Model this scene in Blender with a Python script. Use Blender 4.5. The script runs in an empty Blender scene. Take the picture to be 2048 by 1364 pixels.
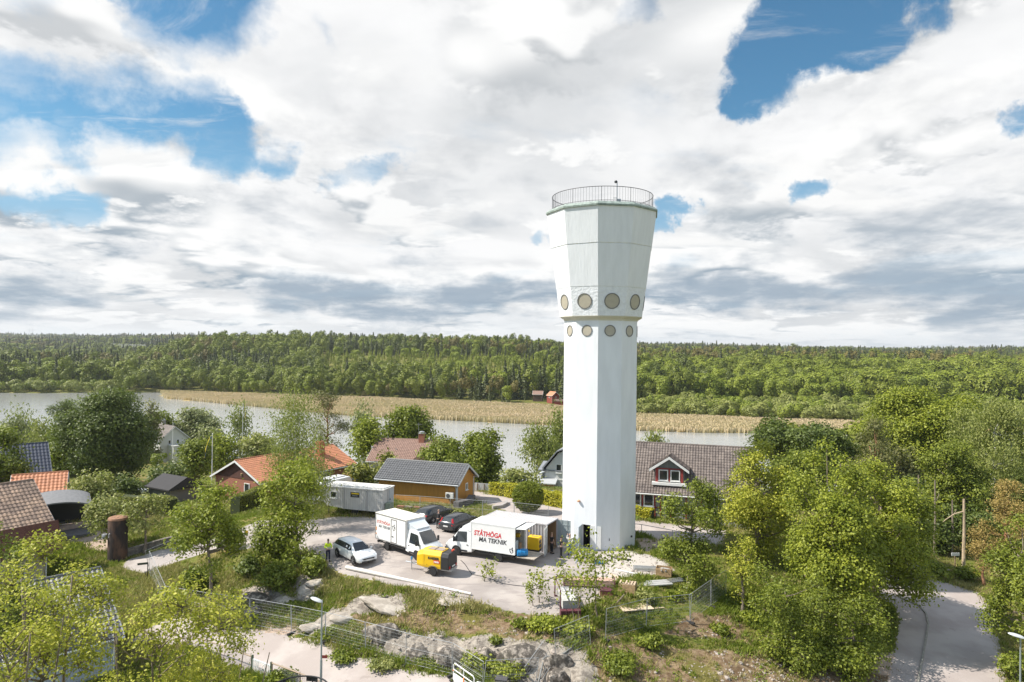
import bpy, bmesh, math, random
import numpy as np
from mathutils import Vector, Matrix, Euler
R = math.radians
sc = bpy.context.scene
C = sc.collection
random.seed(7)
rng = np.random.default_rng(11)

# ------------------------------------------------------------ camera
F = 1365.3; CAMZ = 18.0
pit, rol = R(0.42), R(0.62)
fw = Vector((0, math.cos(pit), math.sin(pit))); u0 = Vector((0, -math.sin(pit), math.cos(pit))); r0 = Vector((1, 0, 0))
rt = r0*math.cos(rol) + u0*math.sin(rol); up = u0*math.cos(rol) - r0*math.sin(rol)
cam = bpy.data.cameras.new("camera"); co = bpy.data.objects.new("camera", cam); C.objects.link(co)
m3 = Matrix((rt, up, -fw)).transposed()
co.matrix_world = Matrix.Translation((0, 0, CAMZ)) @ m3.to_4x4()
cam.lens = 24; cam.sensor_width = 36; cam.clip_start = 0.5; cam.clip_end = 20000
sc.camera = co

def ray(px, py):
    return (fw*F + rt*(px-1024) - up*(py-682))
def G(px, py, z=0.0):
    d = ray(px, py); t = (z-CAMZ)/d.z
    return Vector((d.x*t, d.y*t, z))
def AT(px, py, Y):
    d = ray(px, py); t = Y/d.y
    return Vector((d.x*t, Y, CAMZ+d.z*t))
def project(x, y, z):
    vx, vy, vz = x, y, z-CAMZ
    a = vx*rt.x+vy*rt.y+vz*rt.z; b = vx*up.x+vy*up.y+vz*up.z; c = vx*fw.x+vy*fw.y+vz*fw.z
    c = np.maximum(c, 0.5)
    return 1024+F*a/c, 682-F*b/c

# ------------------------------------------------------------ light
SUN_EL = 48.0
sv = Vector((-1.0, -.03, 0)).normalized()          # horizontal direction towards the sun
SUNV = Vector((sv.x*math.cos(R(SUN_EL)), sv.y*math.cos(R(SUN_EL)), math.sin(R(SUN_EL))))
sl = bpy.data.lights.new("sun", 'SUN'); sl.energy = 4.7; sl.angle = R(0.53); sl.color = (1.0, 0.94, 0.85)
so = bpy.data.objects.new("sun", sl); C.objects.link(so)
so.rotation_euler = SUNV.to_track_quat('Z', 'Y').to_euler(); so.location = (0, 0, 80)

sc.view_settings.view_transform = 'Standard'; sc.view_settings.look = 'None'
sc.view_settings.exposure = 0.66; sc.view_settings.gamma = 1; sc.view_settings.use_curve_mapping = False
sc.cycles.max_bounces = 6; sc.cycles.diffuse_bounces = 2; sc.cycles.glossy_bounces = 3; sc.cycles.transmission_bounces = 3
sc.cycles.transparent_max_bounces = 4; sc.cycles.use_denoising = True; sc.cycles.volume_bounces = 0
sc.cycles.sample_clamp_indirect = 6

# ------------------------------------------------------------ world: sky with broken cloud
W = bpy.data.worlds.new("World"); sc.world = W; W.use_nodes = True
nt = W.node_tree; nt.nodes.clear()
class NB:
    """tiny node builder"""
    def __init__(s, nt): s.nt = nt
    def n(s, t, **k):
        o = s.nt.nodes.new(t)
        for a, v in k.items(): setattr(o, a, v)
        return o
    def put(s, sock, v):
        if isinstance(v, bpy.types.NodeSocket): s.nt.links.new(v, sock)
        elif v is not None: sock.default_value = v
    def m(s, op, a, b=None, c=None, clamp=False):
        o = s.n('ShaderNodeMath', operation=op, use_clamp=clamp)
        for i, v in enumerate((a, b, c)): 
            if v is not None: s.put(o.inputs[i], v)
        return o.outputs[0]
    def v(s, op, a, b=None, scale=None):
        o = s.n('ShaderNodeVectorMath', operation=op); s.put(o.inputs[0], a)
        if b is not None: s.put(o.inputs[1], b)
        if scale is not None: s.put(o.inputs['Scale'], scale)
        return o.outputs['Value'] if op in ('DOT_PRODUCT', 'LENGTH') else o.outputs[0]
    def noise(s, vec, scale, detail=4, rough=.5, dist=0, col=False, lac=2.0):
        o = s.n('ShaderNodeTexNoise'); s.put(o.inputs['Vector'], vec)
        for k, x in (('Scale', scale), ('Detail', detail), ('Roughness', rough), ('Distortion', dist), ('Lacunarity', lac)): s.put(o.inputs[k], x)
        return o.outputs['Color' if col else 'Fac']
    def ss(s, x, a, b, lo=0., hi=1.):
        o = s.n('ShaderNodeMapRange', interpolation_type='SMOOTHSTEP'); s.put(o.inputs[0], x)
        for i, q in enumerate((a, b, lo, hi)): s.put(o.inputs[i+1], q)
        return o.outputs[0]
    def mix(s, f, a, b, mode='MIX'):
        o = s.n('ShaderNodeMix', data_type='RGBA', blend_type=mode); s.put(o.inputs[0], f)
        for i, q in ((6, a), (7, b)):
            s.put(o.inputs[i], q if isinstance(q, bpy.types.NodeSocket) else (tuple(q)+(1,))[:4])
        return o.outputs[2]
w = NB(nt)
tc = w.n('ShaderNodeTexCoord').outputs['Generated']
nrm = w.v('NORMALIZE', tc)
sep = w.n('ShaderNodeSeparateXYZ'); nt.links.new(nrm, sep.inputs[0])
zc = w.m('MAXIMUM', sep.outputs[2], 0.0)
den = w.m('ADD', zc, 0.16)
cmb = w.n('ShaderNodeCombineXYZ')
nt.links.new(w.m('DIVIDE', sep.outputs[0], den), cmb.inputs[0]); nt.links.new(w.m('DIVIDE', sep.outputs[1], den), cmb.inputs[1])
P = cmb.outputs[0]
# large blue openings: (pixel x, pixel y in the photograph -> a direction, angular radius in degrees, strength)
gaps = [(0, 90, 3.2, .9), (70, 120, 3.3, 1), (150, 150, 3.2, 1), (230, 165, 3.2, 1), (300, 190, 3.2, 1), (370, 205, 3.0, 1), (20, 210, 3.2, .9), (110, 225, 2.6, .9), (400, 250, 2.6, .95), (455, 285, 2.5, 1), (560, 292, 1.9, .85),
        (370, 25, 2.8, .95), (450, 50, 2.8, .95), (350, 0, 2.2, .9), (120, 402, 1.9, .9), (50, 392, 1.2, .6), (1560, 30, 2.4, 1.1), (1500, 55, 1.8, .9), (1640, 5, 2.4, 1.1), (1720, 15, 2.6, 1.1), (1780, 50, 1.7, .95), (1610, 75, 1.7, .8),
        (1520, 140, 2.1, 1.1), (1490, 170, 1.4, .9), (1555, 160, 1.5, .9), (1340, 440, .8, .8), (1320, 470, .7, .7), (1690, 405, 1.0, .85), (1285, 8, 1.4, .6), (2030, 255, 1.3, .8), (1090, 470, .5, .5), (625, 80, 1.2, .5), (720, 340, 1.0, .5)]
gs = None
wn = w.v('ADD', w.v('SCALE', w.v('SUBTRACT', w.noise(nrm, 3.2, 3, .5, col=True), (.5, .5, .5)), scale=.22), w.v('SCALE', w.v('SUBTRACT', w.noise(nrm, 13, 8, .65, col=True), (.5, .5, .5)), scale=.10))
nw = w.v('NORMALIZE', w.v('ADD', nrm, wn)); nw2 = w.v('NORMALIZE', w.v('ADD', nrm, w.v('MULTIPLY', wn, (1, 1, .45))))
for px, py, rad, s_ in gaps:
    d = ray(px, py).normalized()
    dt = w.v('DOT_PRODUCT', nw, tuple(d))
    g = w.ss(dt, math.cos(R(rad*1.7)), math.cos(R(rad*.1)), 0, s_)
    gs = g if gs is None else w.m('MAXIMUM', gs, g)
def blobs(lst, vec, k1=1.7, k0=.1, flat=1.):
    t_ = None
    for px, py, rad, s_ in lst:
        dv = ray(px, py).normalized(); dv.z *= flat; dv.normalize()
        g = w.ss(w.v('DOT_PRODUCT', vec, tuple(dv)), math.cos(R(rad*k1)), math.cos(R(rad*k0)), 0, s_)
        t_ = g if t_ is None else w.m('MAXIMUM', t_, g)
    return t_
# heavier cloud: white banks that close parts of the openings, and the grey undersides of the big banks
banks = blobs([(230, 50, 3.0, 1), (330, 95, 2.6, 1), (420, 130, 2.6, 1), (540, 110, 3.0, 1), (560, 190, 2.8, .9), (60, 30, 3, 1), (130, 270, 1.5, .5), (240, 262, 2.0, .9), (320, 300, 2, .9), (60, 290, 2.2, .9),
               (160, 195, .9, .45), (40, 165, .9, .4), (640, 10, 2.5, .8), (1420, 420, 1.2, .7), (1260, 520, 2, .6), (1480, 440, 2, .7), (1300, 60, 3, .5), (1640, 170, 2.2, .8), (1880, 60, 3, .8)], nw)
greys = blobs([(640, 590, 2.2, .9), (760, 600, 2.4, 1), (880, 592, 2.4, 1), (980, 575, 2.2, .9), (1080, 590, 2, .8), (1340, 590, 2.2, 1), (1450, 602, 2.2, 1), (1560, 600, 2.2, 1), (1680, 610, 2, .9), (1780, 590, 2.2, .9), (1900, 570, 3, .8), (2000, 620, 3, .9),
               (720, 250, 2.6, .5), (820, 290, 2.6, .45), (780, 330, 2.4, .4), (1380, 345, 2.2, .6), (1460, 360, 2.2, .6), (1560, 330, 1.8, .4), (1560, 560, 1.8, .4), (1960, 200, 4, .45), (2010, 330, 3.5, .5), (1930, 470, 3.5, .5), (2020, 520, 3.5, .55),
               (480, 400, 1.6, .4), (600, 420, 2.2, .55), (700, 440, 2.0, .5), (30, 590, 2.4, .7), (100, 600, 2, .6), (230, 490, 2, .45), (560, 500, 1.8, .4), (60, 500, 2, .3), (1040, 380, 2, .4), (930, 420, 2, .4), (1400, 510, 1.6, .3), (860, 520, 2.2, .4)],
              w.v('NORMALIZE', w.v('MULTIPLY', nw2, (1, 1, 2.3))), 2.3, .0, 2.3)
front = w.ss(sep.outputs[1], -.1, .45, 0, 1)
n1 = w.noise(P, 1.1, 12, .58, .3)
front = w.m('MULTIPLY', front, w.ss(sep.outputs[2], .50, .66, 1, 0))
cov = w.m('ADD', w.m('SUBTRACT', n1, .03), w.m('MULTIPLY', front, .23))
cov = w.m('SUBTRACT', cov, w.m('MULTIPLY', gs, .43))
cov = w.m('ADD', cov, w.m('MULTIPLY', banks, .26))
dens = w.ss(cov, .34, .67)
wisp = w.m('MULTIPLY', w.ss(w.noise(w.v('MULTIPLY', P, (.8, 1.5, 1)), 3.0, 9, .68, .8), .47, .76), .62)
dens = w.m('MAXIMUM', dens, wisp)
# cloud bodies: each layer bright where the cloud faces the light above, grey on its underside
Pd = w.v('MULTIPLY', P, (.9, .9, 1))
def layer(base, sc_, off, thr, sft, lightc, darkc, st=(1, 1, 1), amt=1.0, lo=-.05, hi=.055):
    v0 = w.v('ADD', w.v('MULTIPLY', P, st), off); v1 = w.v('ADD', w.v('MULTIPLY', Pd, st), off)
    n_ = w.noise(v0, sc_, 10, .60, .25); a_ = w.noise(v0, sc_, 3, .5, .25); b_ = w.noise(v1, sc_, 3, .5, .25)
    dk = w.ss(w.m('ADD', w.m('SUBTRACT', b_, a_), w.m('MULTIPLY', w.m('SUBTRACT', n_, .5), -.12)), lo, hi)
    return w.mix(w.m('MULTIPLY', w.ss(n_, thr, thr+sft), amt), base, w.mix(dk, lightc, darkc))
low = w.ss(zc, 0.05, .30, 1, 0)
gry = w.mix(low, (.44, .46, .48), (.25, .32, .385))
c0 = w.mix(w.ss(w.noise(P, .7, 6, .55, .4), .42, .62), (.76, .762, .765), (.56, .575, .59))
c1 = layer(c0, .9, (3.1, 1.2, 0), .47, .10, (.79, .79, .785), gry)
c2_ = layer(c1, 1.9, (8.1, 4.2, 0), .52, .07, (.79, .79, .785), gry, amt=.85)
ccol = layer(c2_, .75, (1.7, 9.2, 0), .53, .05, (.75, .75, .745), gry, st=(.55, 1, 1), amt=w.m('ADD', .35, w.m('MULTIPLY', low, .6)))
gm_ = w.ss(w.m('ADD', w.m('MULTIPLY', greys, .85), w.m('MULTIPLY', w.m('SUBTRACT', w.noise(w.v('MULTIPLY', P, (1.3, 1, 1)), 1.6, 10, .62), .5), 2.6)), .10, 1.0)
ccol = w.mix(w.m('MULTIPLY', gm_, .92), ccol, w.mix(low, (.47, .485, .505), (.26, .33, .405)))
haze_ = w.ss(zc, 0.0, .045, .75, 0)
ccol = w.mix(haze_, ccol, (.66, .68, .695))
sky = w.n('ShaderNodeTexSky', sky_type='NISHITA', sun_disc=False, sun_elevation=R(SUN_EL))
sky.sun_rotation = math.atan2(SUNV.x, SUNV.y)
sky.air_density = 1.0; sky.dust_density = .6; sky.ozone_density = 1.5; sky.altitude = 50
skyc = w.v('MULTIPLY', sky.outputs[0], (.056, .092, .098))
skyc = w.mix(w.ss(zc, .08, .32, .85, 0), skyc, (.30, .45, .60))
dens = w.m('MAXIMUM', dens, w.ss(zc, .10, .17, .92, 0))
final = w.mix(dens, skyc, ccol)
away = w.m('MULTIPLY', w.ss(sep.outputs[1], -.1, .40, 1.22, 1), w.ss(sep.outputs[2], .50, .75, 1, 1.2))  # unseen sky behind and overhead brightened to add fill on shaded faces
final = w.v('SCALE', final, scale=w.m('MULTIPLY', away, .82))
final = w.mix(w.ss(sep.outputs[2], -.02, 0.0, 1, 0), final, (.16, .17, .15))
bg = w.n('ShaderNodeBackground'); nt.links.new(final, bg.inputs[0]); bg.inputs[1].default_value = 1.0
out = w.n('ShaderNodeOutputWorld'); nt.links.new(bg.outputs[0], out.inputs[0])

# ------------------------------------------------------------ materials
MATS = {}
def mat(name, col, rough=.7, metal=0., var=.0, vscale=3., bump=0., bscale=20., spec=.5, col2=None, c2=(.45, .6), c2scale=2., trans=0., emit=0, coat=0, stretch=None):
    if name in MATS: return MATS[name]
    m = bpy.data.materials.new(name); m.use_nodes = True; MATS[name] = m
    b = m.node_tree.nodes['Principled BSDF']; q = NB(m.node_tree)
    b.inputs['Roughness'].default_value = rough; b.inputs['Metallic'].default_value = metal; b.inputs['Specular IOR Level'].default_value = spec
    b.inputs['Coat Weight'].default_value = coat
    if trans: b.inputs['Transmission Weight'].default_value = trans
    col = tuple(col)+(1,)
    b.inputs['Base Color'].default_value = col
    if var or col2 or bump:
        oc = q.n('ShaderNodeTexCoord').outputs['Object']
        if stretch: oc = q.v('MULTIPLY', oc, stretch)
        c = col
        if col2: c = q.mix(q.ss(q.noise(oc, c2scale, 6, .6), c2[0], c2[1]), col, col2)
        if var:
            f = q.ss(q.noise(oc, vscale, 6, .6), .3, .7, 1-var, 1+var)
            o = q.n('ShaderNodeMix', data_type='RGBA', blend_type='MULTIPLY'); o.inputs[0].default_value = 1
            q.put(o.inputs[6], c); cc = q.n('ShaderNodeCombineColor')
            for i in range(3): q.put(cc.inputs[i], f)
            q.put(o.inputs[7], cc.outputs[0]); c = o.outputs[2]
        q.put(b.inputs['Base Color'], c)
        if bump:
            bn = q.n('ShaderNodeBump'); bn.inputs['Strength'].default_value = min(1, bump); bn.inputs['Distance'].default_value = .02*max(1, bump)
            q.put(bn.inputs['Height'], q.noise(oc, bscale, 5, .6)); q.put(b.inputs['Normal'], bn.outputs[0])
    return m

def leafmat(name, c1, c2, trans=.35, tvar=.35, rough=.55, c3=None):
    if name in MATS: return MATS[name]
    m = bpy.data.materials.new(name); m.use_nodes = True; MATS[name] = m
    q = NB(m.node_tree); nt = m.node_tree; b = nt.nodes['Principled BSDF']; o = nt.nodes['Material Output']
    at = q.n('ShaderNodeAttribute', attribute_name='tint').outputs['Fac']
    rn = q.n('ShaderNodeObjectInfo').outputs['Random']
    f = q.m('ADD', q.m('MULTIPLY', at, .75), q.m('MULTIPLY', rn, tvar), clamp=True)
    c = q.mix(f, c1, c2)
    if c3: c = q.mix(q.ss(q.m('FRACT', q.m('MULTIPLY', rn, 7.31)), .7, .8), c, c3)
    q.put(b.inputs['Base Color'], c); b.inputs['Roughness'].default_value = rough; b.inputs['Specular IOR Level'].default_value = .35
    t = q.n('ShaderNodeBsdfTranslucent'); q.put(t.inputs[0], q.mix(.5, c, (.25, .36, .03)))
    mx = q.n('ShaderNodeMixShader'); mx.inputs[0].default_value = trans
    nt.links.new(b.outputs[0], mx.inputs[1]); nt.links.new(t.outputs[0], mx.inputs[2]); nt.links.new(mx.outputs[0], o.inputs[0])
    return m

# ------------------------------------------------------------ mesh helpers
class MB:
    def __init__(s): s.v = []; s.f = []
    def add(s, vs, fs, M=None):
        o = len(s.v)
        s.v += [tuple(M @ Vector(p)) if M is not None else tuple(p) for p in vs]
        s.f += [tuple(i+o for i in f) for f in fs]; return s
    def box(s, x, y, z, sx, sy, sz, M=None, rz=0, ry=0, rx=0):
        """centre x,y and BOTTOM z"""
        hx, hy = sx/2, sy/2
        vs = [(-hx, -hy, 0), (hx, -hy, 0), (hx, hy, 0), (-hx, hy, 0), (-hx, -hy, sz), (hx, -hy, sz), (hx, hy, sz), (-hx, hy, sz)]
        T = Matrix.Translation((x, y, z)) @ Euler((rx, ry, rz)).to_matrix().to_4x4()
        if M is not None: T = M @ T
        return s.add(vs, [(0, 3, 2, 1), (4, 5, 6, 7), (0, 1, 5, 4), (1, 2, 6, 5), (2, 3, 7, 6), (3, 0, 4, 7)], T)
    def tube(s, pts, r, n=8, cap=True):
        pts = [Vector(p) for p in pts]; rs = r if isinstance(r, (list, tuple)) else [r]*len(pts)
        o = len(s.v); ref = None
        for i, p in enumerate(pts):
            d = (pts[min(i+1, len(pts)-1)] - pts[max(i-1, 0)])
            d = d.normalized() if d.length > 1e-9 else Vector((0, 0, 1))
            if ref is None or abs(ref.dot(d)) > .95: ref = Vector((0, 0, 1)) if abs(d.z) < .9 else Vector((1, 0, 0))
            a = d.cross(ref).normalized(); b = d.cross(a)
            ref = -b if False else ref
            for k in range(n):
                t = 2*math.pi*k/n; s.v.append(tuple(p + (a*math.cos(t)+b*math.sin(t))*rs[i]))
        for i in range(len(pts)-1):
            for k in range(n):
                a_ = o+i*n+k; b_ = o+i*n+(k+1) % n
                s.f.append((a_, a_+n, b_+n, b_))
        if cap:
            s.f.append(tuple(o+k for k in range(n))); s.f.append(tuple(o+(len(pts)-1)*n+k for k in reversed(range(n))))
        return s
    def lathe(s, prof, n=16, M=None, closed=False, a0=0.):
        """prof: list of (r,z)"""
        vs, fs = [], []
        for r, z in prof:
            for k in range(n):
                t = a0+2*math.pi*k/n; vs.append((r*math.cos(t), r*math.sin(t), z))
        L = len(prof)
        for i in range(L if closed else L-1):
            for k in range(n):
                a, b = i*n+k, i*n+(k+1) % n; c, d = ((i+1) % L)*n+(k+1) % n, ((i+1) % L)*n+k
                fs.append((a, b, c, d))
        if not closed:
            fs.append(tuple(reversed(range(n)))); fs.append(tuple((L-1)*n+k for k in range(n)))
        return s.add(vs, fs, M)
    def prism(s, poly, y0, y1, M=None):
        """poly in xz, extruded along y"""
        n = len(poly); vs = [(x, y0, z) for x, z in poly]+[(x, y1, z) for x, z in poly]
        fs = [tuple(range(n)), tuple(range(2*n-1, n-1, -1))]+[(i, i+n, (i+1) % n+n, (i+1) % n) for i in range(n)]
        return s.add(vs, fs, M)
    def grid(s, fn, nu, nv):
        o = len(s.v)
        for j in range(nv+1):
            for i in range(nu+1): s.v.append(tuple(fn(i/nu, j/nv)))
        for j in range(nv):
            for i in range(nu):
                a = o+j*(nu+1)+i; s.f.append((a, a+1, a+nu+2, a+nu+1))
        return s
    def loft(s, rings, cap=True, M=None):
        n = len(rings[0]); vs = [p for r in rings for p in r]; fs = []
        for i in range(len(rings)-1):
            for k in range(n):
                fs.append((i*n+k, i*n+(k+1) % n, (i+1)*n+(k+1) % n, (i+1)*n+k))
        if cap: fs += [tuple(reversed(range(n))), tuple((len(rings)-1)*n+k for k in range(n))]
        return s.add(vs, fs, M)
    def ob(s, name, m, parent=None, smooth=False, bevel=0, loc=None, fix=True):
        me = bpy.data.meshes.new(name); me.from_pydata(s.v, [], s.f)
        if fix:
            bm = bmesh.new(); bm.from_mesh(me); bmesh.ops.recalc_face_normals(bm, faces=bm.faces); bm.to_mesh(me); bm.free()
        me.materials.append(m)
        o = bpy.data.objects.new(name, me); C.objects.link(o)
        if smooth:
            me.polygons.foreach_set('use_smooth', [True]*len(me.polygons))
            if smooth != 2: 
                try: me.set_sharp_from_angle(angle=R(40))
                except Exception: pass
        if bevel:
            b = o.modifiers.new('bevel', 'BEVEL'); b.width = bevel; b.segments = 2; b.limit_method = 'ANGLE'; b.angle_limit = R(35)
        if parent: o.parent = parent
        if loc is not None: o.location = loc
        return o
def tag(o, label, cat, group=None, kind=None):
    if label: o['label'] = label
    if cat: o['category'] = cat
    if group: o['group'] = group
    if kind: o['kind'] = kind
    return o
def empty(name, label, cat, loc=(0, 0, 0), rz=0, group=None):
    o = bpy.data.objects.new(name, None); C.objects.link(o); o.empty_display_size = .3
    o.location = loc; o.rotation_euler = (0, 0, rz)
    return tag(o, label, cat, group)
def kids(o): return [x for x in bpy.data.objects if x.parent is o]
def copy_tree(o, parent=None):
    c = o.copy(); C.objects.link(c)
    if parent: c.parent = parent
    for ch in kids(o): copy_tree(ch, c)
    return c
def npmesh(name, V, Fq, m, tint=None, parent=None, smooth=False, link=True):
    """V (n,3), Fq (k,4) or (k,3) arrays"""
    me = bpy.data.meshes.new(name); k = Fq.shape[1]
    me.vertices.add(len(V)); me.vertices.foreach_set('co', np.ascontiguousarray(V, dtype=np.float32).ravel())
    me.loops.add(Fq.size); me.loops.foreach_set('vertex_index', np.ascontiguousarray(Fq, dtype=np.int32).ravel())
    me.polygons.add(len(Fq)); me.polygons.foreach_set('loop_start', np.arange(0, Fq.size, k, dtype=np.int32))
    if tint is not None:
        a = me.attributes.new('tint', 'FLOAT', 'POINT'); a.data.foreach_set('value', np.ascontiguousarray(tint, dtype=np.float32))
    if smooth: me.polygons.foreach_set('use_smooth', np.ones(len(Fq), bool))
    me.update(calc_edges=True); me.materials.append(m)
    o = bpy.data.objects.new(name, me)
    if link: C.objects.link(o)
    if parent: o.parent = parent
    return o
# numpy value noise
_perm = np.random.default_rng(5).random((64, 64))
def vnoise(x, y):
    xi = np.floor(x).astype(int); yi = np.floor(y).astype(int); fx = x-xi; fy = y-yi
    fx = fx*fx*(3-2*fx); fy = fy*fy*(3-2*fy)
    a = _perm[xi % 64, yi % 64]; b = _perm[(xi+1) % 64, yi % 64]; c = _perm[xi % 64, (yi+1) % 64]; d = _perm[(xi+1) % 64, (yi+1) % 64]
    return (a*(1-fx)+b*fx)*(1-fy)+(c*(1-fx)+d*fx)*fy
def fbm(x, y, sc_, oct=4):
    s, a, t = 0, 1, 0
    for i in range(oct):
        s = s+a*vnoise(x*sc_*2**i+i*17.3, y*sc_*2**i+i*9.1); t += a; a *= .5
    return s/t
def sstep(x, a, b):
    t = np.clip((x-a)/(b-a), 0, 1); return t*t*(3-2*t)
# ============================================================ TERRAIN
ctl = [(650,1120,0),(760,1130,0),(900,1160,0),(1040,1180,0),(1200,1150,0),(800,1022,-.1),(950,1020,-.2),(700,1036,-.1),(640,1090,0),(850,1090,0),(1000,1100,0),
 (1060,1060,-.1),(1290,1080,0),(1250,1010,-.3),(1400,1040,-.3),(1150,1100,0),(960,1000,-.5),(1060,1000,-.5),(1000,975,-1.4),(880,1000,-.4),(1120,985,-1.3),
 (540,1070,-.5),(450,1078,-1.2),(340,1108,-2.2),(250,1122,-3.0),(400,1015,-2),(500,1030,-1.2),(300,1060,-2.6),(150,1045,-2),(60,1090,-3.2),(60,960,-4),(200,1000,-2.6),(560,985,-1.2),(480,990,-1.8),
 (413,1237,-3),(300,1165,-3.2),(583,1265,-2.5),(650,1285,-2.4),(805,1328,-2.2),(910,1345,-2.1),(1000,1410,-2.2),(500,1300,-3),(600,1364,-3.1),(760,1364,-2.5),(450,1400,-3.4),(200,1300,-3.6),(50,1364,-4),(250,1500,-4),(700,1600,-3),
 (430,1185,-2.2),(500,1180,-1.5),(480,1150,-1.2),(560,1180,-1.3),(620,1160,-.4),(700,1195,-.9),(640,1230,-2),(760,1190,-.3),(860,1205,-.3),(720,1215,-.9),
 (900,1245,-.6),(830,1240,-.7),(1000,1262,-.6),(1100,1205,-.15),(1100,1262,-.6),(1211,1279,-.8),(1292,1254,-.9),(1380,1245,-1.1),(1300,1180,-.25),(1450,1200,-.8),
 (1300,1340,-1.7),(1450,1320,-2.1),(1600,1300,-2.6),(1850,1165,-3),(1950,1200,-3.1),(1900,1364,-3.4),(1800,1364,-3.2),(1700,1200,-2.3),(1600,1150,-1.3),(1550,1100,-.7),(1750,1140,-2.4),
 (2040,1200,-3.2),(1900,1130,-2.9),(2040,1364,-3.6),(1500,1050,-.5),(1700,1600,-3.4),(1200,1600,-2.8)]
cp = [tuple(G(px, py, z)) for px, py, z in ctl]
cp += [(-60,112,-7),(-20,112,-5),(10,112,-5),(40,105,-4),(70,100,-5),(-90,90,-5.5),(-110,60,-5),(0,10,-3),(60,10,-4),(-60,10,-4),(80,60,-4.5),(-45,88,-3.6),(60,80,-3)]
cp = np.array(cp)
def _rbf_fit(P, lam=.6):
    d = np.linalg.norm(P[:, None, :2]-P[None, :, :2], axis=2); K = np.where(d > 0, d*d*np.log(d+1e-9), 0)*.001
    n = len(P); A = np.zeros((n+3, n+3)); A[:n, :n] = K+np.eye(n)*lam*.1; A[:n, n] = 1; A[:n, n+1:] = P[:, :2]; A[n, :n] = 1; A[n+1:, :n] = P[:, :2].T
    return np.linalg.solve(A, np.concatenate([P[:, 2], np.zeros(3)]))
_w = _rbf_fit(cp)
def h_rbf(x, y):
    s = _w[-3]+_w[-2]*x+_w[-1]*y
    for i in range(len(cp)):
        d2 = (x-cp[i, 0])**2+(y-cp[i, 1])**2
        s = s+_w[i]*.001*.5*d2*np.log(d2+1e-9)
    return s
WZ = -15.0
# far side of the lake as distance over the angle
_fa = np.array([-400, 0, 330, 700, 1000, 1120, 1280, 1500, 1660, 1800, 2400]); _fpy = np.array([786, 787, 785, 797, 809, 816, 833, 840, 846, 850, 865])
_ra = np.array([-400, 0, 322, 332, 480, 700, 1000, 1120, 1280, 1400, 1660, 1700, 2400]); _rpy = np.array([786, 787, 785.1, 797, 811, 832, 846, 852, 862, 866, 868, 862, 868])
_af = np.array([G(a, b, WZ).x/G(a, b, WZ).y for a, b in zip(_fa, _fpy)]); _df = np.array([G(a, b, WZ).y for a, b in zip(_fa, _fpy)])
_ar = np.array([G(a, b, WZ).x/G(a, b, WZ).y for a, b in zip(_ra, _rpy)]); _dr = np.array([G(a, b, WZ).y for a, b in zip(_ra, _rpy)])
def far_front(x, y):
    a = x/np.maximum(y, 1); return np.interp(a, _af, _df), np.interp(a, _ar, _dr)
def near_shore(x): return 184+np.clip(-(x+20), -60, 150)*.42
def height(x, y):
    x = np.asarray(x, float); y = np.asarray(y, float)
    hn = h_rbf(np.clip(x, -120, 110), np.clip(y, -20, 118))
    hn = np.clip(hn, -8.5, 1.0)
    ns = near_shore(x)
    t = np.clip((y-108)/(ns-108), 0, 1)
    hs = hn*(1-sstep(t, 0, 1)) + (-15.6)*sstep(t, 0, 1)
    D, Dr = far_front(x, y)
    wob = (fbm(x, y, .02, 3)-.5)*14
    wet = np.where(y+wob*.4 < Dr, -16.0, WZ+.25)
    side = np.clip(x/np.maximum(y, 1)+.5, -.3, 1.3)
    ridge = 25-17*np.clip(side, 0, 1)
    dd = y-D
    pxx = 1024+F*x/np.maximum(y, 1)
    fr = 4+19*sstep(pxx, 230, 420)*(1-.55*sstep(pxx, 1000, 1250))
    hf = WZ+.3+fr*sstep(dd, 0, 330)+ (ridge+14.7-fr)*sstep(dd, 450, 2200)+ (fbm(x, y, .0032, 3)-.5)*24*sstep(dd, 60, 900)
    hf = hf - 60*sstep(y, 3300, 4400)
    k = sstep(dd, -3, 6)
    h = np.where(y < ns, hs, wet*(1-k)+hf*k)
    return h
def H(x, y): return float(height(np.array([x]), np.array([y]))[0])
def GH(px, py):
    """where the sight line of a photo pixel meets the ground"""
    z = -1.0
    for _ in range(12):
        p = G(px, py, z); z = .5*z+.5*H(p.x, p.y)
    p = G(px, py, z); p.z = H(p.x, p.y); return p
def near_ys(a, b, st, far, k):
    r = list(np.arange(a, b, st)); s, p = st, b
    while p < far: r.append(p); s *= k; p += s
    r.append(far); return r
ys = [-60, -30, -10, 0, 8, 14, 20, 24, 27]+near_ys(29, 100, .36, 5200, 1.035)
xs_p = near_ys(-.0, 62, .4, 3600, 1.11); xs = [-v for v in reversed(xs_p[1:])]+xs_p
XS, YS = np.meshgrid(np.array(xs), np.array(ys)); nx, ny = len(xs), len(ys)
HZ = height(XS, YS)
PX, PY = project(XS, YS, HZ)
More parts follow.
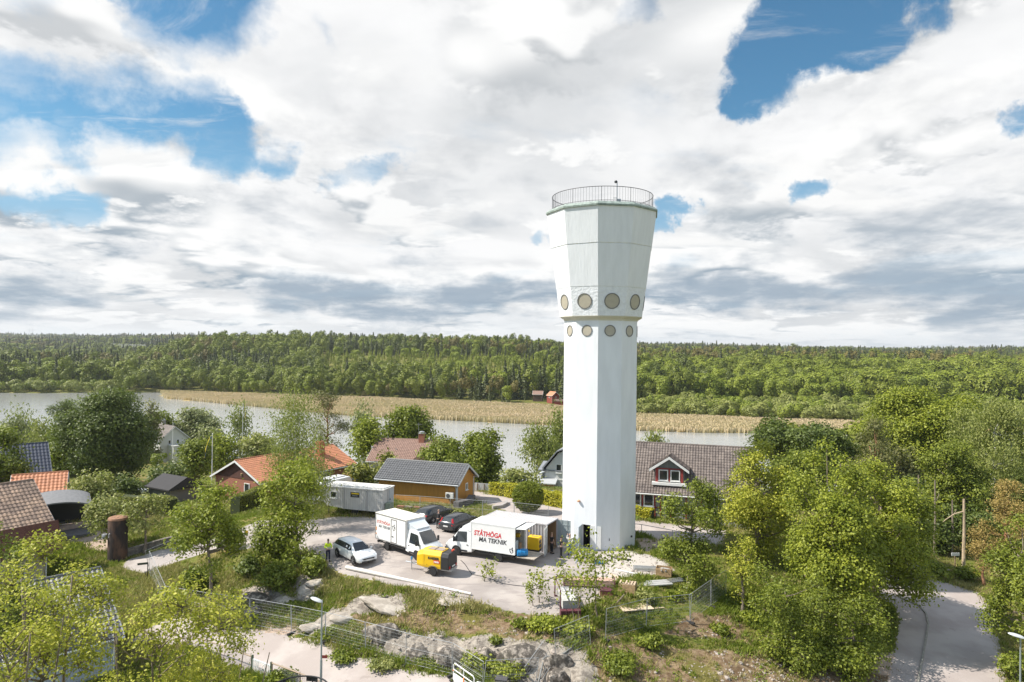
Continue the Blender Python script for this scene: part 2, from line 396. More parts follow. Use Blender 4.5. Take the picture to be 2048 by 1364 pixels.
def polymask(poly, soft=6., jit=7., blur=0):
    """1 inside; distance feather (photo pixels), edge broken by noise; evaluated once at build time on the ground vertices"""
    x = PX+(fbm(XS, YS, .35, 3)-.5)*jit*2; y = PY+(fbm(XS+50, YS, .35, 3)-.5)*jit
    xs_, ys_ = [p[0] for p in poly], [p[1] for p in poly]
    sel = (x > min(xs_)-40) & (x < max(xs_)+40) & (y > min(ys_)-40) & (y < max(ys_)+40) & (YS > 20)
    out_ = np.zeros_like(x); X, Y = x[sel], y[sel]; ins = np.zeros(len(X), bool); dm = np.full(len(X), 1e9)
    for i in range(len(poly)):
        (x1, y1), (x2, y2) = poly[i], poly[(i+1) % len(poly)]
        c = ((y1 > Y) != (y2 > Y)) & (X < (x2-x1)*(Y-y1)/((y2-y1) or 1e-9)+x1); ins ^= c
        dx, dy = x2-x1, y2-y1; t = np.clip(((X-x1)*dx+(Y-y1)*dy)/(dx*dx+dy*dy+1e-9), 0, 1)
        dm = np.minimum(dm, np.hypot(X-x1-t*dx, (Y-y1-t*dy)*1.6))
    out_[sel] = sstep(np.where(ins, dm, -dm), -soft, soft); return out_
yard = polymask([(640,1036),(700,1031),(800,1034),(870,1024),(960,1036),(1000,1050),(1140,1062),(1160,1085),(1240,1092),(1330,1118),(1350,1140),(1290,1152),(1240,1165),(1215,1190),(1190,1215),(1130,1240),(1050,1228),(960,1205),(880,1188),(800,1172),(690,1148),(655,1132),(640,1108),(560,1092),(520,1094),(420,1103),(345,1128),(290,1150),(240,1135),(258,1116),(350,1094),(440,1074),(520,1040),(560,1042)], 5, 6)
white = polymask([(1205,1110),(1270,1098),(1330,1118),(1330,1140),(1270,1160),(1225,1175),(1190,1160)], 12, 10)
drive2 = polymask([(360,1222),(420,1240),(583,1270),(700,1300),(805,1330),(910,1352),(970,1372),(1000,1460),(600,1900),(200,1900),(240,1290)], 5, 5)
lawnf = polymask([(455,1322),(510,1346),(590,1366),(690,1400),(720,1500),(300,1600),(200,1290),(380,1290)], 4, 3)
backr = polymask([(925,976),(1010,993),(1130,1012),(1280,1040),(1450,1060),(1450,1090),(1320,1079),(1280,1068),(1130,1055),(1030,1040),(1012,1020),(940,1000)], 4, 2)
rroad = polymask([(1998,1285),(2010,1330),(2030,1420),(2100,1700),(1760,1700),(1770,1420),(1786,1320),(1800,1240),(1790,1212),(1730,1180),(1700,1148),(1740,1146),(1870,1158),(1960,1182),(1985,1215),(2000,1250)], 4, 3)
rgrav = polymask([(1650,1130),(1740,1120),(1860,1128),(1900,1140),(1880,1158),(1740,1150),(1650,1160)], 6, 8)
rock = np.maximum.reduce([polymask(p, 4, 7) for p in (
  [(718,1192),(735,1184),(820,1190),(828,1208),(820,1224),(770,1222),(700,1232),(690,1218)], [(878,1196),(900,1188),(945,1194),(948,1206),(890,1208)],
  [(608,1258),(640,1240),(668,1218),(700,1222),(690,1245),(650,1262),(625,1272)], [(480,1176),(520,1172),(560,1180),(600,1192),(625,1180),(620,1200),(560,1206),(500,1204)],
  [(600,1150),(640,1146),(652,1170),(630,1190),(600,1190),(585,1170)], [(738,1252),(800,1258),(900,1270),(1000,1276),(1100,1284),(1180,1300),(1200,1364),(1100,1440),(1010,1420),(990,1345),(900,1322),(820,1312),(750,1290)])])
moss = np.maximum.reduce([polymask(p, 14, 18) for p in (
  [(700,1232),(780,1222),(900,1212),(1040,1226),(1180,1250),(1250,1262),(1240,1290),(1100,1290),(980,1272),(860,1262),(740,1256)],
  [(1150,1300),(1230,1290),(1330,1288),(1480,1300),(1660,1340),(1900,1364),(1700,1600),(1000,1600),(1080,1420),(1130,1330)],
  [(1380,1225),(1480,1240),(1560,1270),(1500,1290),(1400,1268),(1330,1262)])])
dirt = np.maximum.reduce([polymask(p, 8, 9) for p in ([(500,1250),(590,1238),(612,1262),(560,1270),(500,1262)], [(1040,1205),(1110,1200),(1140,1235),(1080,1235)], [(1240,1070),(1330,1080),(1400,1092),(1300,1104)], [(395,1200),(440,1205),(430,1235),(400,1232)], [(1480,1320),(1800,1300),(1820,1420),(1400,1420)], [(200,1035),(250,1040),(245,1115),(190,1100),(100,1075),(120,1045)])])
yard = np.maximum.reduce([yard, rgrav*.9]); road = np.maximum.reduce([drive2*(1-lawnf), backr, rroad])
rock = rock*(1-yard)*(1-road); moss = moss*(1-road)*(1-yard)
near = (YS < 105)*1.
fz = fbm(XS, YS, .9, 4)-.5; fz2 = fbm(XS+31, YS+7, .22, 3)-.5
rid = np.abs(fbm(XS+9, YS*1.7, .7, 4)-.5)*2
soft_ = (1-yard)*(1-road)
HZ = HZ + near*((fz*.22+fz2*.5)*soft_ + rock*(fz*.7-rid*.45+.2) + moss*fz*.35 + yard*fz*.03)
# the blasted rock face beside the lower road: push the ground down in steps towards the fence foot
cliff = polymask([(738,1270),(800,1283),(900,1300),(1000,1308),(1090,1325),(1150,1350),(1160,1420),(1010,1420),(990,1352),(910,1338),(805,1322),(740,1300)], 5, 12)
HZ = HZ - near*cliff*(1-road)*(.55+.6*np.round(fbm(XS*1.2, YS, .5, 2)*3)/3)
_gx, _gy = np.array(xs), np.array(ys)
def HG(x, y):
    """height of the finished ground sheet"""
    i = int(np.clip(np.searchsorted(_gx, x)-1, 0, nx-2)); j = int(np.clip(np.searchsorted(_gy, y)-1, 0, ny-2))
    a = (x-_gx[i])/(_gx[i+1]-_gx[i]); b = (y-_gy[j])/(_gy[j+1]-_gy[j])
    return float(HZ[j, i]*(1-a)*(1-b)+HZ[j, i+1]*a*(1-b)+HZ[j+1, i]*(1-a)*b+HZ[j+1, i+1]*a*b)
def HGv(x, y):
    i = np.clip(np.searchsorted(_gx, x)-1, 0, nx-2); j = np.clip(np.searchsorted(_gy, y)-1, 0, ny-2)
    a = (x-_gx[i])/(_gx[i+1]-_gx[i]); b = (y-_gy[j])/(_gy[j+1]-_gy[j])
    return HZ[j, i]*(1-a)*(1-b)+HZ[j, i+1]*a*(1-b)+HZ[j+1, i]*(1-a)*b+HZ[j+1, i+1]*a*b
def MG(M_, x, y):
    i = np.clip(np.searchsorted(_gx, x), 0, nx-1); j = np.clip(np.searchsorted(_gy, y), 0, ny-1); return M_[j, i]
def on(px, py, it=14):
    p = GH(px, py); z = HG(p.x, p.y)
    for _ in range(it): p = G(px, py, z); z = .5*z+.5*HG(p.x, p.y)
    p = G(px, py, z); p.z = HG(p.x, p.y); return p
# ground material
gm = bpy.data.materials.new('ground_surface'); gm.use_nodes = True; MATS['ground'] = gm
q = NB(gm.node_tree); b = gm.node_tree.nodes['Principled BSDF']
A1 = q.n('ShaderNodeSeparateColor'); gm.node_tree.links.new(q.n('ShaderNodeAttribute', attribute_name='surf').outputs['Color'], A1.inputs[0])
A2 = q.n('ShaderNodeSeparateColor'); gm.node_tree.links.new(q.n('ShaderNodeAttribute', attribute_name='surf2').outputs['Color'], A2.inputs[0])
oc = q.n('ShaderNodeTexCoord').outputs['Object']
f1 = q.noise(oc, .35, 8, .6); f2 = q.noise(oc, 2.2, 8, .65); f3 = q.noise(oc, 14, 5, .7); f4 = q.noise(oc, 60, 3, .7)
jit = q.m('MULTIPLY', q.m('SUBTRACT', f2, .5), .9)
def M01(s): return q.ss(q.m('ADD', s, jit), .40, .60)
gr = q.mix(q.ss(f2, .35, .65), (.085, .105, .016), (.155, .155, .032)); gr = q.mix(q.ss(f1, .5, .66), gr, (.26, .20, .08)); gr = q.mix(q.ss(f3, .55, .7, 0, .6), gr, (.04, .06, .01))
mo = q.mix(q.ss(f2, .38, .62), (.13, .082, .045), (.25, .18, .11)); mo = q.mix(q.ss(f3, .60, .66, 0, .9), mo, (.42, .36, .30)); mo = q.mix(q.ss(f1, .55, .62, 0, .7), mo, (.13, .13, .02))
ro = q.mix(q.ss(f2, .38, .6), (.22, .19, .16), (.42, .37, .31)); ro = q.mix(q.ss(f3, .56, .66, 0, .6), ro, (.15, .13, .11))
gv = q.mix(q.ss(f1, .4, .62), (.31, .275, .255), (.40, .355, .325)); gv = q.mix(q.ss(f4, .52, .66, 0, .5), gv, (.26, .22, .21)); gv = q.mix(q.ss(f2, .62, .74, 0, .5), gv, (.30, .25, .23)); trk = q.noise(q.v('MULTIPLY', oc, (.35, 1.3, 1)), 1.1, 4, .5, 1.0); gv = q.mix(q.ss(trk, .53, .60, 0, .45), gv, (.25, .22, .21)); gv = q.mix(q.ss(q.noise(oc, .25, 3, .5), .52, .6, 0, .35), gv, (.44, .40, .37)); gv = q.mix(q.m('MULTIPLY', A2.outputs[2], .8), gv, (.50, .46, .41))
rd = q.mix(q.ss(f1, .38, .64), (.36, .31, .285), (.44, .39, .36)); rd = q.mix(q.ss(f4, .55, .7, 0, .25), rd, (.3, .26, .24)); rd = q.mix(q.ss(q.noise(oc, .8, 3, .5, 1.5), .66, .69, 0, .4), rd, (.25, .21, .19))
di = q.mix(q.ss(f3, .4, .6), (.34, .24, .18), (.45, .37, .30))
c = q.mix(M01(A2.outputs[0]), gr, di); c = q.mix(M01(A1.outputs[2]), c, mo) if False else q.mix(M01(A2.outputs[1]), c, mo)
c = q.mix(M01(A1.outputs[2]), c, ro); c = q.mix(M01(A1.outputs[0]), c, gv); c = q.mix(M01(A1.outputs[1]), c, rd)
at3 = q.n('ShaderNodeAttribute', attribute_name='marsh').outputs['Fac']
c = q.mix(at3, c, (.36, .27, .12))
q.put(b.inputs['Base Color'], c); b.inputs['Roughness'].default_value = .95; b.inputs['Specular IOR Level'].default_value = .2
bn = q.n('ShaderNodeBump'); bn.inputs['Strength'].default_value = .8; q.put(bn.inputs['Distance'], q.m('ADD', .015, q.m('MULTIPLY', A1.outputs[2], .12)))
q.put(bn.inputs['Height'], q.m('ADD', f3, q.m('MULTIPLY', f2, .6))); q.put(b.inputs['Normal'], bn.outputs[0])
# one sheet, cut along grid lines into its named surfaces
idx = np.arange(nx*ny).reshape(ny, nx)
Q = np.stack([idx[:-1, :-1], idx[:-1, 1:], idx[1:, 1:], idx[1:, :-1]], -1).reshape(-1, 4)
V = np.stack([XS, YS, HZ], -1).reshape(-1, 3)
surf = np.stack([yard, road, rock, np.ones_like(yard)], -1).reshape(-1, 4); surf2 = np.stack([dirt, moss, white, np.ones_like(yard)], -1).reshape(-1, 4)
marsh = ((YS > near_shore(XS)) & (YS < far_front(XS, YS)[0]+2) & (far_front(XS, YS)[0]-far_front(XS, YS)[1] > 6)).astype(float).ravel()
def fm(M_): return M_.ravel()[Q].mean(1)
ylev, rlev = fm(yard), fm(road); fx_, fy_ = fm(XS), fm(YS)
sel_y = (ylev > .5) & (ylev >= rlev); sel_r = (rlev > .5) & ~sel_y
fpx = PX.ravel()[Q].mean(1); fpy = PY.ravel()[Q].mean(1)
parts = {'gravel_yard': sel_y & (fpx > 300), 'lower_road': sel_r & (fpx < 1100) & (fpy > 1150), 'back_road': sel_r & (fpy <= 1100), 'right_road': sel_r & (fpx >= 1100) & (fpy > 1100)}
rest = np.ones(len(Q), bool)
for k_ in parts: rest &= ~parts[k_]
parts['ground'] = rest
for k_, s_ in parts.items():
    if not s_.any(): continue
    qq = Q[s_]; used, inv = np.unique(qq, return_inverse=True)
    o = npmesh(k_, V[used], inv.reshape(-1, 4), gm, smooth=True)
    for nm, ar in (('surf', surf), ('surf2', surf2)):
        a = o.data.color_attributes.new(nm, 'FLOAT_COLOR', 'POINT'); a.data.foreach_set('color', ar[used].astype(np.float32).ravel())
    a = o.data.attributes.new('marsh', 'FLOAT', 'POINT'); a.data.foreach_set('value', marsh[used].astype(np.float32))
    tag(o, None, None, kind='structure')
# lake
lm = mat('lake_water', (.34, .34, .325), rough=.12, spec=.5)
q = NB(lm.node_tree); b = lm.node_tree.nodes['Principled BSDF']; oc = q.n('ShaderNodeTexCoord').outputs['Object']
bn = q.n('ShaderNodeBump'); bn.inputs['Strength'].default_value = .35; bn.inputs['Distance'].default_value = .2
q.put(bn.inputs['Height'], q.m('ADD', q.noise(q.v('MULTIPLY', oc, (.7, 1.6, 1)), .8, 4, .6), q.noise(q.v('MULTIPLY', oc, (.2, .5, 1)), .12, 3, .5))); q.put(b.inputs['Normal'], bn.outputs[0])
mb = MB(); mb.v = [(-900, 150, WZ), (700, 150, WZ), (700, 520, WZ), (-900, 520, WZ)]; mb.f = [(0, 1, 2, 3)]
tag(mb.ob('lake', lm), None, None, kind='structure')
# kerb beside the right road
kp = [on(a, b_) for a, b_ in ((1800,1196),(1838,1212),(1852,1228),(1857,1250),(1850,1290),(1843,1330),(1833,1380),(1820,1440))]
mb = MB(); rings = []
for i, p in enumerate(kp):
    d = (kp[min(i+1, len(kp)-1)]-kp[max(i-1, 0)]).normalized(); n_ = Vector((-d.y, d.x, 0))
    rings.append([tuple(p+n_*a+Vector((0, 0, z))) for a, z in ((-.07, -.2), (-.06, .11), (.06, .11), (.07, -.2))])
mb.loft(rings); tag(mb.ob('kerb', mat('granite_kerb', (.30, .28, .24), .9, var=.2, bump=.5)), None, None, kind='structure')

# reeds: stuff, bent blades standing in the marsh
def reeds():
    n = 110000; a = rng.uniform(-.53, .53, n*3); D = np.interp(a, _af, _df); Dr = np.interp(a, _ar, _dr)
    y = Dr+(D-Dr)*rng.random(n*3); wgt = (D-Dr)*y; keep = rng.random(n*3) < wgt/wgt.max()
    a, y = a[keep][:n], y[keep][:n]; x = a*y
    x = x + rng.normal(0, .8, len(x)); n = len(x)
    hh = 1.3+.7*fbm(x, y, .05, 3)+rng.random(n)*.5
    ww = rng.uniform(.22, .6, n); th = rng.uniform(0, math.pi, n); dx, dy = np.cos(th)*ww*.5, np.sin(th)*ww*.5
    lx = rng.normal(.12, .12, n); ly = rng.normal(0, .2, n); z0 = np.full(n, WZ-.1)
    V = np.stack([np.stack([x-dx, y-dy, z0], 1), np.stack([x+dx, y+dy, z0], 1), np.stack([x+dx*.8+lx, y+dy*.8+ly, z0+hh*rng.uniform(.8, 1, n)], 1), np.stack([x-dx*.8+lx, y-dy*.8+ly, z0+hh], 1)], 1).reshape(-1, 3)
    t = fbm(x, y*2, .03, 3)*.7+rng.random(n)*.3; tint = np.repeat(t, 4); tint[0::4] += .25; tint[1::4] += .25
    g_ = fbm(x+200, y*2.5, .025, 3); 
    m = leafmat('reed', (.68, .53, .36), (.38, .34, .14), trans=.2, tvar=0)
    tint = np.clip((tint-.35)*1.6, 0, 1)
    tag(npmesh('reeds', V, np.arange(len(V)).reshape(-1, 4), m, tint), 'dry tan reed bed along the far side of the lake', 'reeds', kind='stuff')
reeds()

# ============================================================ WATER TOWER
TD = 63.7
tp = AT(1199.5, 900, TD); TX, TY = tp.x, tp.y
tower = empty('water_tower', 'tall white ten-sided concrete water tower with flared head', 'water tower', (TX, TY, 0))
ang_view = math.atan2(-TY, -TX)        # from the tower to the camera
def tdir(phi): return ang_view+R(phi)   # phi: + = right in the picture
def ring(r, z, off=-4.0, n=10): return [(r*math.cos(tdir(off+36*k)), r*math.sin(tdir(off+36*k)), z) for k in range(n)]
plaster = mat('white_plaster', (.725, .74, .765), .75, var=.045, vscale=1.2, bump=.6, bscale=2.2, stretch=(1, 1, .25))
rough_pl = mat('rough_plaster', (.725, .74, .765), .85, var=.05, vscale=3, bump=3.5, bscale=4.5)
NS = 10
mb = MB(); 
# shaft with a real door opening in the face between corner -40 and -4
zt = 20.45; Rs = 3.47
A, B_ = Vector(ring(Rs, 0)[0]), Vector(ring(Rs, 0)[NS-1])   # corners at -4 and -40 degrees
ed = (A-B_); L_ = ed.length; ed.normalize(); nf = Vector((ed.y, -ed.x, 0)); 
if nf.dot(A+B_) < 0: nf = -nf
d0, d1, dz0, dz1 = .78, 1.62, .12, 2.2
lo, hi = ring(Rs, -.6), ring(Rs, zt)
for k in range(NS):
    j = (k+1) % NS
    if k == NS-1:
        a0, a1 = Vector(lo[k]), Vector(lo[j])
        def PT(s, z): return tuple(a0+(a1-a0)*(s/L_)+Vector((0, 0, z+.6)))
        for s0, s1, z0, z1 in ((0, d0, -.6, zt), (d1, L_, -.6, zt), (d0, d1, dz1, zt), (d0, d1, -.6, dz0)):
            mb.add([PT(s0, z0), PT(s1, z0), PT(s1, z1), PT(s0, z1)], [(0, 1, 2, 3)])
        inn = -nf*1.2
        c4 = [Vector(PT(d0, dz0)), Vector(PT(d1, dz0)), Vector(PT(d1, dz1)), Vector(PT(d0, dz1))]
        jam = [c4, [p+inn*.3 for p in c4]]
        for i in range(4):
            i2 = (i+1) % 4; mb.add([c4[i], c4[i2], jam[1][i2], jam[1][i]], [(0, 1, 2, 3)])
        DOORP = c4
    else: mb.add([lo[k], lo[j], hi[j], hi[k]], [(0, 1, 2, 3)])
mb.ob('shaft', plaster, tower, fix=False)
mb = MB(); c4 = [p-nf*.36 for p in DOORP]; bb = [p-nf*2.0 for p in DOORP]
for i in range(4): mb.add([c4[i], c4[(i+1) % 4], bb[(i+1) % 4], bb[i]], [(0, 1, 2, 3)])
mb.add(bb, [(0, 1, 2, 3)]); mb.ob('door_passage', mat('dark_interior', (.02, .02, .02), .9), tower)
mb = MB(); mb.loft([ring(r, z) for r, z in ((3.47, 20.35), (3.56, 20.5), (3.93, 20.72), (3.94, 20.78))]); mb.ob('collar', mat('cream_trim', (.62, .60, .52), .8), tower)
mb = MB(); mb.loft([ring(3.93, 20.78), ring(4.24, 23.3)], cap=False); mb.ob('lower_head', rough_pl, tower)
mb = MB(); mb.loft([ring(4.245, 23.3), ring(4.27, 23.36), ring(4.74, 27.0), ring(4.71, 27.04), ring(4.78, 27.10), ring(5.18, 30.2)], cap=False)
board = mat('board_marked_plaster', (.725, .74, .765), .8, var=.04, vscale=2.5, bump=1.3, bscale=8, stretch=(1, 1, .10)); mb.ob('upper_head', board, tower)
mb = MB(); mb.loft([ring(5.18, 30.2), ring(5.30, 30.22), ring(5.32, 30.36), ring(5.02, 30.62), ring(.3, 30.8)]); mb.ob('roof', mat('green_copper', (.25, .30, .27), .6, var=.3, bump=.4), tower)
def porthole(phi, z, rad, fr, tilt, rr):
    T = Matrix.Rotation(tdir(phi), 4, 'Z') @ Matrix.Translation((rr, 0, z)) @ Matrix.Rotation(math.pi/2+tilt, 4, 'Y') 
    mb = MB(); mb.lathe([(fr, -.12), (fr, .05), (rad, .05), (rad, .02), (rad-.02, -.12)], 28, T); p = mb.ob('window', mat('grey_metal_frame', (.16, .155, .15), .5), tower, smooth=True)
    mb = MB(); mb.lathe([(rad+.01, -.1), (rad+.01, .015), (.01, .015)], 28, T); mb.ob('pane', mat('beige_pane', (.42, .38, .30), .35, var=.05), p)
for k in range(10):
    phi = -22+36*k; ap = math.cos(R(18))
    porthole(phi, 22.05, .62, .70, math.atan2(4.24-3.93, 2.52), (3.93+.31*.504)*ap)
    porthole(phi, 19.45, .44, .51, 0, 3.47*ap)
# railing
rl = empty('tmp', None, None); bpy.data.objects.remove(rl)
mb = MB(); RR = 4.66
def circ(r, z, n=72): return [(r*math.cos(2*math.pi*k/n), r*math.sin(2*math.pi*k/n), z) for k in range(n+1)]
mb.tube(circ(RR, 31.95), .028, 6, False); mb.tube(circ(RR, 30.75), .02, 6, False)
for k in range(110):
    t = 2*math.pi*k/110; p = (RR*math.cos(t), RR*math.sin(t)); mb.tube([(p[0], p[1], 30.5), (p[0], p[1], 31.95)], .009 if k % 10 else .022, 5, False)
mb.ob('railing', mat('dark_grey_metal', (.05, .05, .055), .5, metal=.5), tower)
mx = Vector((1.35, -.2, 0))
mb = MB(); mb.tube([mx+Vector((0, 0, 30.6)), mx+Vector((0, 0, 33.45))], .05, 8); mb.tube([mx+Vector((-.35, 0, 31.9)), mx+Vector((.05, 0, 31.9))], .035, 6); mb.box(mx.x+.2, mx.y, 31.5, .3, .2, .3)
mb.tube([mx+Vector((.7, 0, 30.7)), mx+Vector((.75, 0, 31.1)), mx+Vector((1.0, 0, 31.3)), mx+Vector((1.25, 0, 31.1)), mx+Vector((1.3, 0, 30.7))], .05, 6); mb.tube([mx+Vector((-.75, 0, 30.6)), mx+Vector((-.75, 0, 31.2))], .06, 6)
ms = mb.ob('mast', mat('galvanised', (.45, .46, .47), .4, metal=.7), tower)
mb = MB(); mb.lathe([(.05, -.12), (.13, -.08), (.15, .02), (.10, .12), (.03, .15)], 12, Matrix.Translation(mx+Vector((-.12, 0, 33.4)))); mb.ob('camera_dome', mat('black_plastic', (.02, .02, .022), .35), ms, smooth=True)
# door fittings
mb = MB(); hx = DOORP[1]
def leaf(mbx, hinge, ang, wid, h0, h1, th=.05):
    d = Vector((math.cos(ang), math.sin(ang), 0)); c = hinge+d*wid/2
    mbx.box(c.x, c.y, h0, wid, th, h1-h0, rz=ang)
angf = math.atan2(nf.y, nf.x)
leaf(mb, DOORP[1]+nf*.06, math.atan2(ed.y, ed.x)+R(12), .95, .15, 2.18); leaf(mb, DOORP[1]+nf*.06+Vector((0, 0, 0)), angf+R(20), .02, .15, 2.18)
mb.ob('door', mat('door_white', (.7, .7, .68), .5), tower)
mb = MB(); leaf(mb, DOORP[0]+nf*.08, angf+R(8), .95, .15, 2.2, .06); d = mb.ob('door', mat('door_bluegrey', (.42, .48, .52), .5), tower)
mb = MB(); hp = DOORP[0]+nf*.55; mb.tube([hp+Vector((-.08, -.08, 1.1)), hp+Vector((-.08, -.08, 1.3))], .02, 6); mb.ob('handle', MATS['black_plastic'], d)
mb = MB(); lp = DOORP[0]-ed*.3+nf*.12; mb.lathe([(.05, 0), (.13, .03), (.15, .12), (.08, .2), (.02, .22)], 12, Matrix.Translation((lp.x, lp.y, 4.15))); mb.ob('wall_lamp', mat('orange_lamp_glass', (.65, .32, .18), .4), tower, smooth=True)
mb = MB(); gp = ring(Rs, 0); g0 = (Vector(gp[0])*.45+Vector(gp[1])*.55)*1.01; mb.tube([g0+Vector((0, 0, .9)), g0*1.01+Vector((0, 0, 1.0)), g0+Vector((0, 0, 1.1))], .03, 6)
mb.ob('cable_inlet', MATS['dark_grey_metal'], tower); mb = MB()
g2 = (Vector(gp[1])*.25+Vector(gp[2])*.75)*1.01; mb.box(g2.x, g2.y, .9, .15, .15, .15); mb.ob('junction_box', MATS['dark_grey_metal'], tower)
# ============================================================ VEGETATION
BARK = mat('bark_grey', (.20, .16, .12), .9, var=.3, vscale=6, bump=.6)
BARKP = mat('bark_pine', (.30, .15, .08), .9, var=.35, vscale=4, bump=.6)
BARKB = mat('bark_birch', (.55, .53, .49), .8, col2=(.08, .07, .06), c2=(.56, .62), c2scale=5)
LM = {
 'maple':  leafmat('leaf_maple', (0.083, 0.121, 0.009), (0.451, 0.472, 0.050), trans=.30, tvar=.10),
 'maple2': leafmat('leaf_maple_fresh', (0.166, 0.203, 0.014), (0.708, 0.661, 0.094), trans=.38, tvar=.10),
 'mid':    leafmat('leaf_mid', (0.062, 0.092, 0.010), (.31, .34, .038), trans=.26, tvar=.12),
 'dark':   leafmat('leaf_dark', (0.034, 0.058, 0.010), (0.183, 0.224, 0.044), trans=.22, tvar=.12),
 'birch':  leafmat('leaf_birch', (0.113, 0.140, 0.031), (0.390, 0.401, 0.110), trans=.35, tvar=.12),
 'willow': leafmat('leaf_willow', (0.144, 0.164, 0.069), (0.439, 0.448, 0.198), trans=.30, tvar=.12),
 'pine':   leafmat('leaf_pine', (0.068, 0.082, 0.023), (0.268, 0.248, 0.083), trans=.15, tvar=.12),
 'brownpine': leafmat('leaf_brown_pine', (0.182, 0.140, 0.038), (0.512, 0.354, 0.110), trans=.2, tvar=.1),
 'yellow': leafmat('leaf_yellow_hedge', (0.227, 0.234, 0.012), (0.750, 0.661, 0.044), trans=.3, tvar=.1),
 'hedge':  leafmat('leaf_hedge', (0.076, 0.097, 0.010), (0.317, 0.307, 0.044), trans=.2, tvar=.1),
 'apple':  leafmat('leaf_apple', (0.128, 0.156, 0.038), (0.488, 0.472, 0.154), trans=.3, tvar=.1),
}
def unit(a): return a/np.maximum(np.linalg.norm(a, axis=-1, keepdims=True), 1e-9)
def leaves(P, out_, s, r, up_=.45, outw=.85, rnd=.6, asp=.62, droop=0.):
    """diamond leaves at P facing a mix of up / outward / random"""
    n = len(P); N = unit(np.array([0, 0, up_])+out_*outw+r.normal(0, rnd, (n, 3)))
    t = unit(np.cross(N, r.normal(0, 1, (n, 3)))) 
    if droop: t = unit(t*(1-droop)+np.array([0, 0, -1.])*droop); N = unit(np.cross(np.cross(t, N), t))
    b_ = np.cross(N, t); s = s*r.uniform(.7, 1.3, (n, 1))
    V = np.stack([P-t*s*.5, P+b_*s*.5*asp+N*s*.06, P+t*s*.5, P-b_*s*.5*asp+N*s*.06], 1).reshape(-1, 3)
    return V
def crown(Hh, cw, cb, kind, s, cov, r, twigs=None, cd=None):
    """returns verts, tint, lobe centres"""
    a = cw/2; c = (Hh-cb)/2; zc_ = cb+c
    if kind == 'birch': K = max(14, int(22*c/a/2)); lr = .42
    elif kind == 'pine': K = 16; lr = .40
    elif kind == 'sparse': K = int(max(9, cw*Hh*.55)); lr = .24
    else: K = int(np.clip(a*c*3.0, 20, 75)); lr = .27
    L = []; tries = 0
    if kind == 'ball': K = 0; L = [(np.array([0, 0, zc_]), a*1.0)]
    while kind != 'ball' and len(L) < K and tries < 4000:
        tries += 1
        d = unit(r.normal(0, 1, 3)); q_ = r.random()**.45*.80
        p = d*q_; 
        if kind != 'sparse' and p[2] < -.7 and np.hypot(p[0], p[1]) > .45: continue
        z = zc_+p[2]*c; tt = (z-cb)/(2*c)
        prof = {'birch': .55+.9*tt*(1-tt)*1.6-.35*tt, 'pine': .5+.5*math.sin(math.pi*min(1, max(0, tt*.9+.1))), 'cone': 1.05-tt}.get(kind, 1.0)
        P_ = np.array([p[0]*a*prof, p[1]*a*prof, z])
        rad = lr*a*r.uniform(.5, 1.45)*(1. if kind != 'birch' else .9)
        if any(np.linalg.norm(P_-q2[0]) < .45*min(rad, q2[1]) for q2 in L): continue
        L.append((P_, rad))
    area = sum(4*math.pi*q2[1]**2*.55 for q2 in L); n = int(cov*1.22*area/(s*s*.33)); n = min(n, 90000)
    wts = np.array([q2[1]**2 for q2 in L]); wts /= wts.sum()
    per = 9; nc = max(20, n//per)
    li = r.choice(len(L), nc, p=wts); LC = np.array([q2[0] for q2 in L])[li]; LR = np.array([q2[1] for q2 in L])[li][:, None]
    cen = np.array([0, 0, cb+c*.7]); outd = unit(LC-cen)
    D = unit(r.normal(0, 1, (nc, 3))+outd*.7+np.array([0, 0, .35])); rr = LR*(r.random((nc, 1))**(.35 if kind != 'ball' else .12))
    sc3 = np.array([1.05, 1.05, {'pine': .55, 'birch': 1.25, 'ball': c/a/1.0}.get(kind, .82)])
    CP = LC+D*rr*sc3
    if kind == 'ball': CP = cen*0+np.array([0, 0, zc_])+unit(r.normal(0, 1, (nc, 3)))*rr*sc3
    if kind == 'birch': CP[:, 2] -= np.abs(r.normal(0, .35*a*.5, nc))
    ct = r.random(nc)
    cs = {'ball': .45, 'sparse': 1.3, 'pine': 1.2}.get(kind, 1.5)*s
    off = r.normal(0, 1, (nc, per, 3))*cs*np.array([1, 1, .55 if kind != 'birch' else 1.6])
    P_ = (CP[:, None]+off).reshape(-1, 3); O = np.repeat(D, per, 0)
    zs_ = P_[:, 2]; z0_, z1_ = np.percentile(zs_, 1.0), np.percentile(zs_, 99.3); q0 = np.percentile(np.hypot(P_[:, 0], P_[:, 1]), 96)
    kz = (Hh-cb)/(z1_-z0_); kr = (cw/2)/q0
    def rs(A): A = np.array(A, float); A[..., 2] = cb+(A[..., 2]-z0_)*kz; A[..., 0] *= kr; A[..., 1] *= kr; return A
    P_ = rs(P_); CP = rs(CP); L = [(rs(q2[0]), q2[1]) for q2 in L]
    tint = np.clip(np.repeat(ct*.65, per)+r.random(len(P_))*.35, 0, 1)
    V = leaves(P_, O, s, r, droop=.55 if kind == 'birch' else 0., asp=.45 if kind == 'birch' else (.3 if kind == 'pine' else .66))
    return V, np.repeat(tint, 4), [q2[0] for q2 in L], CP
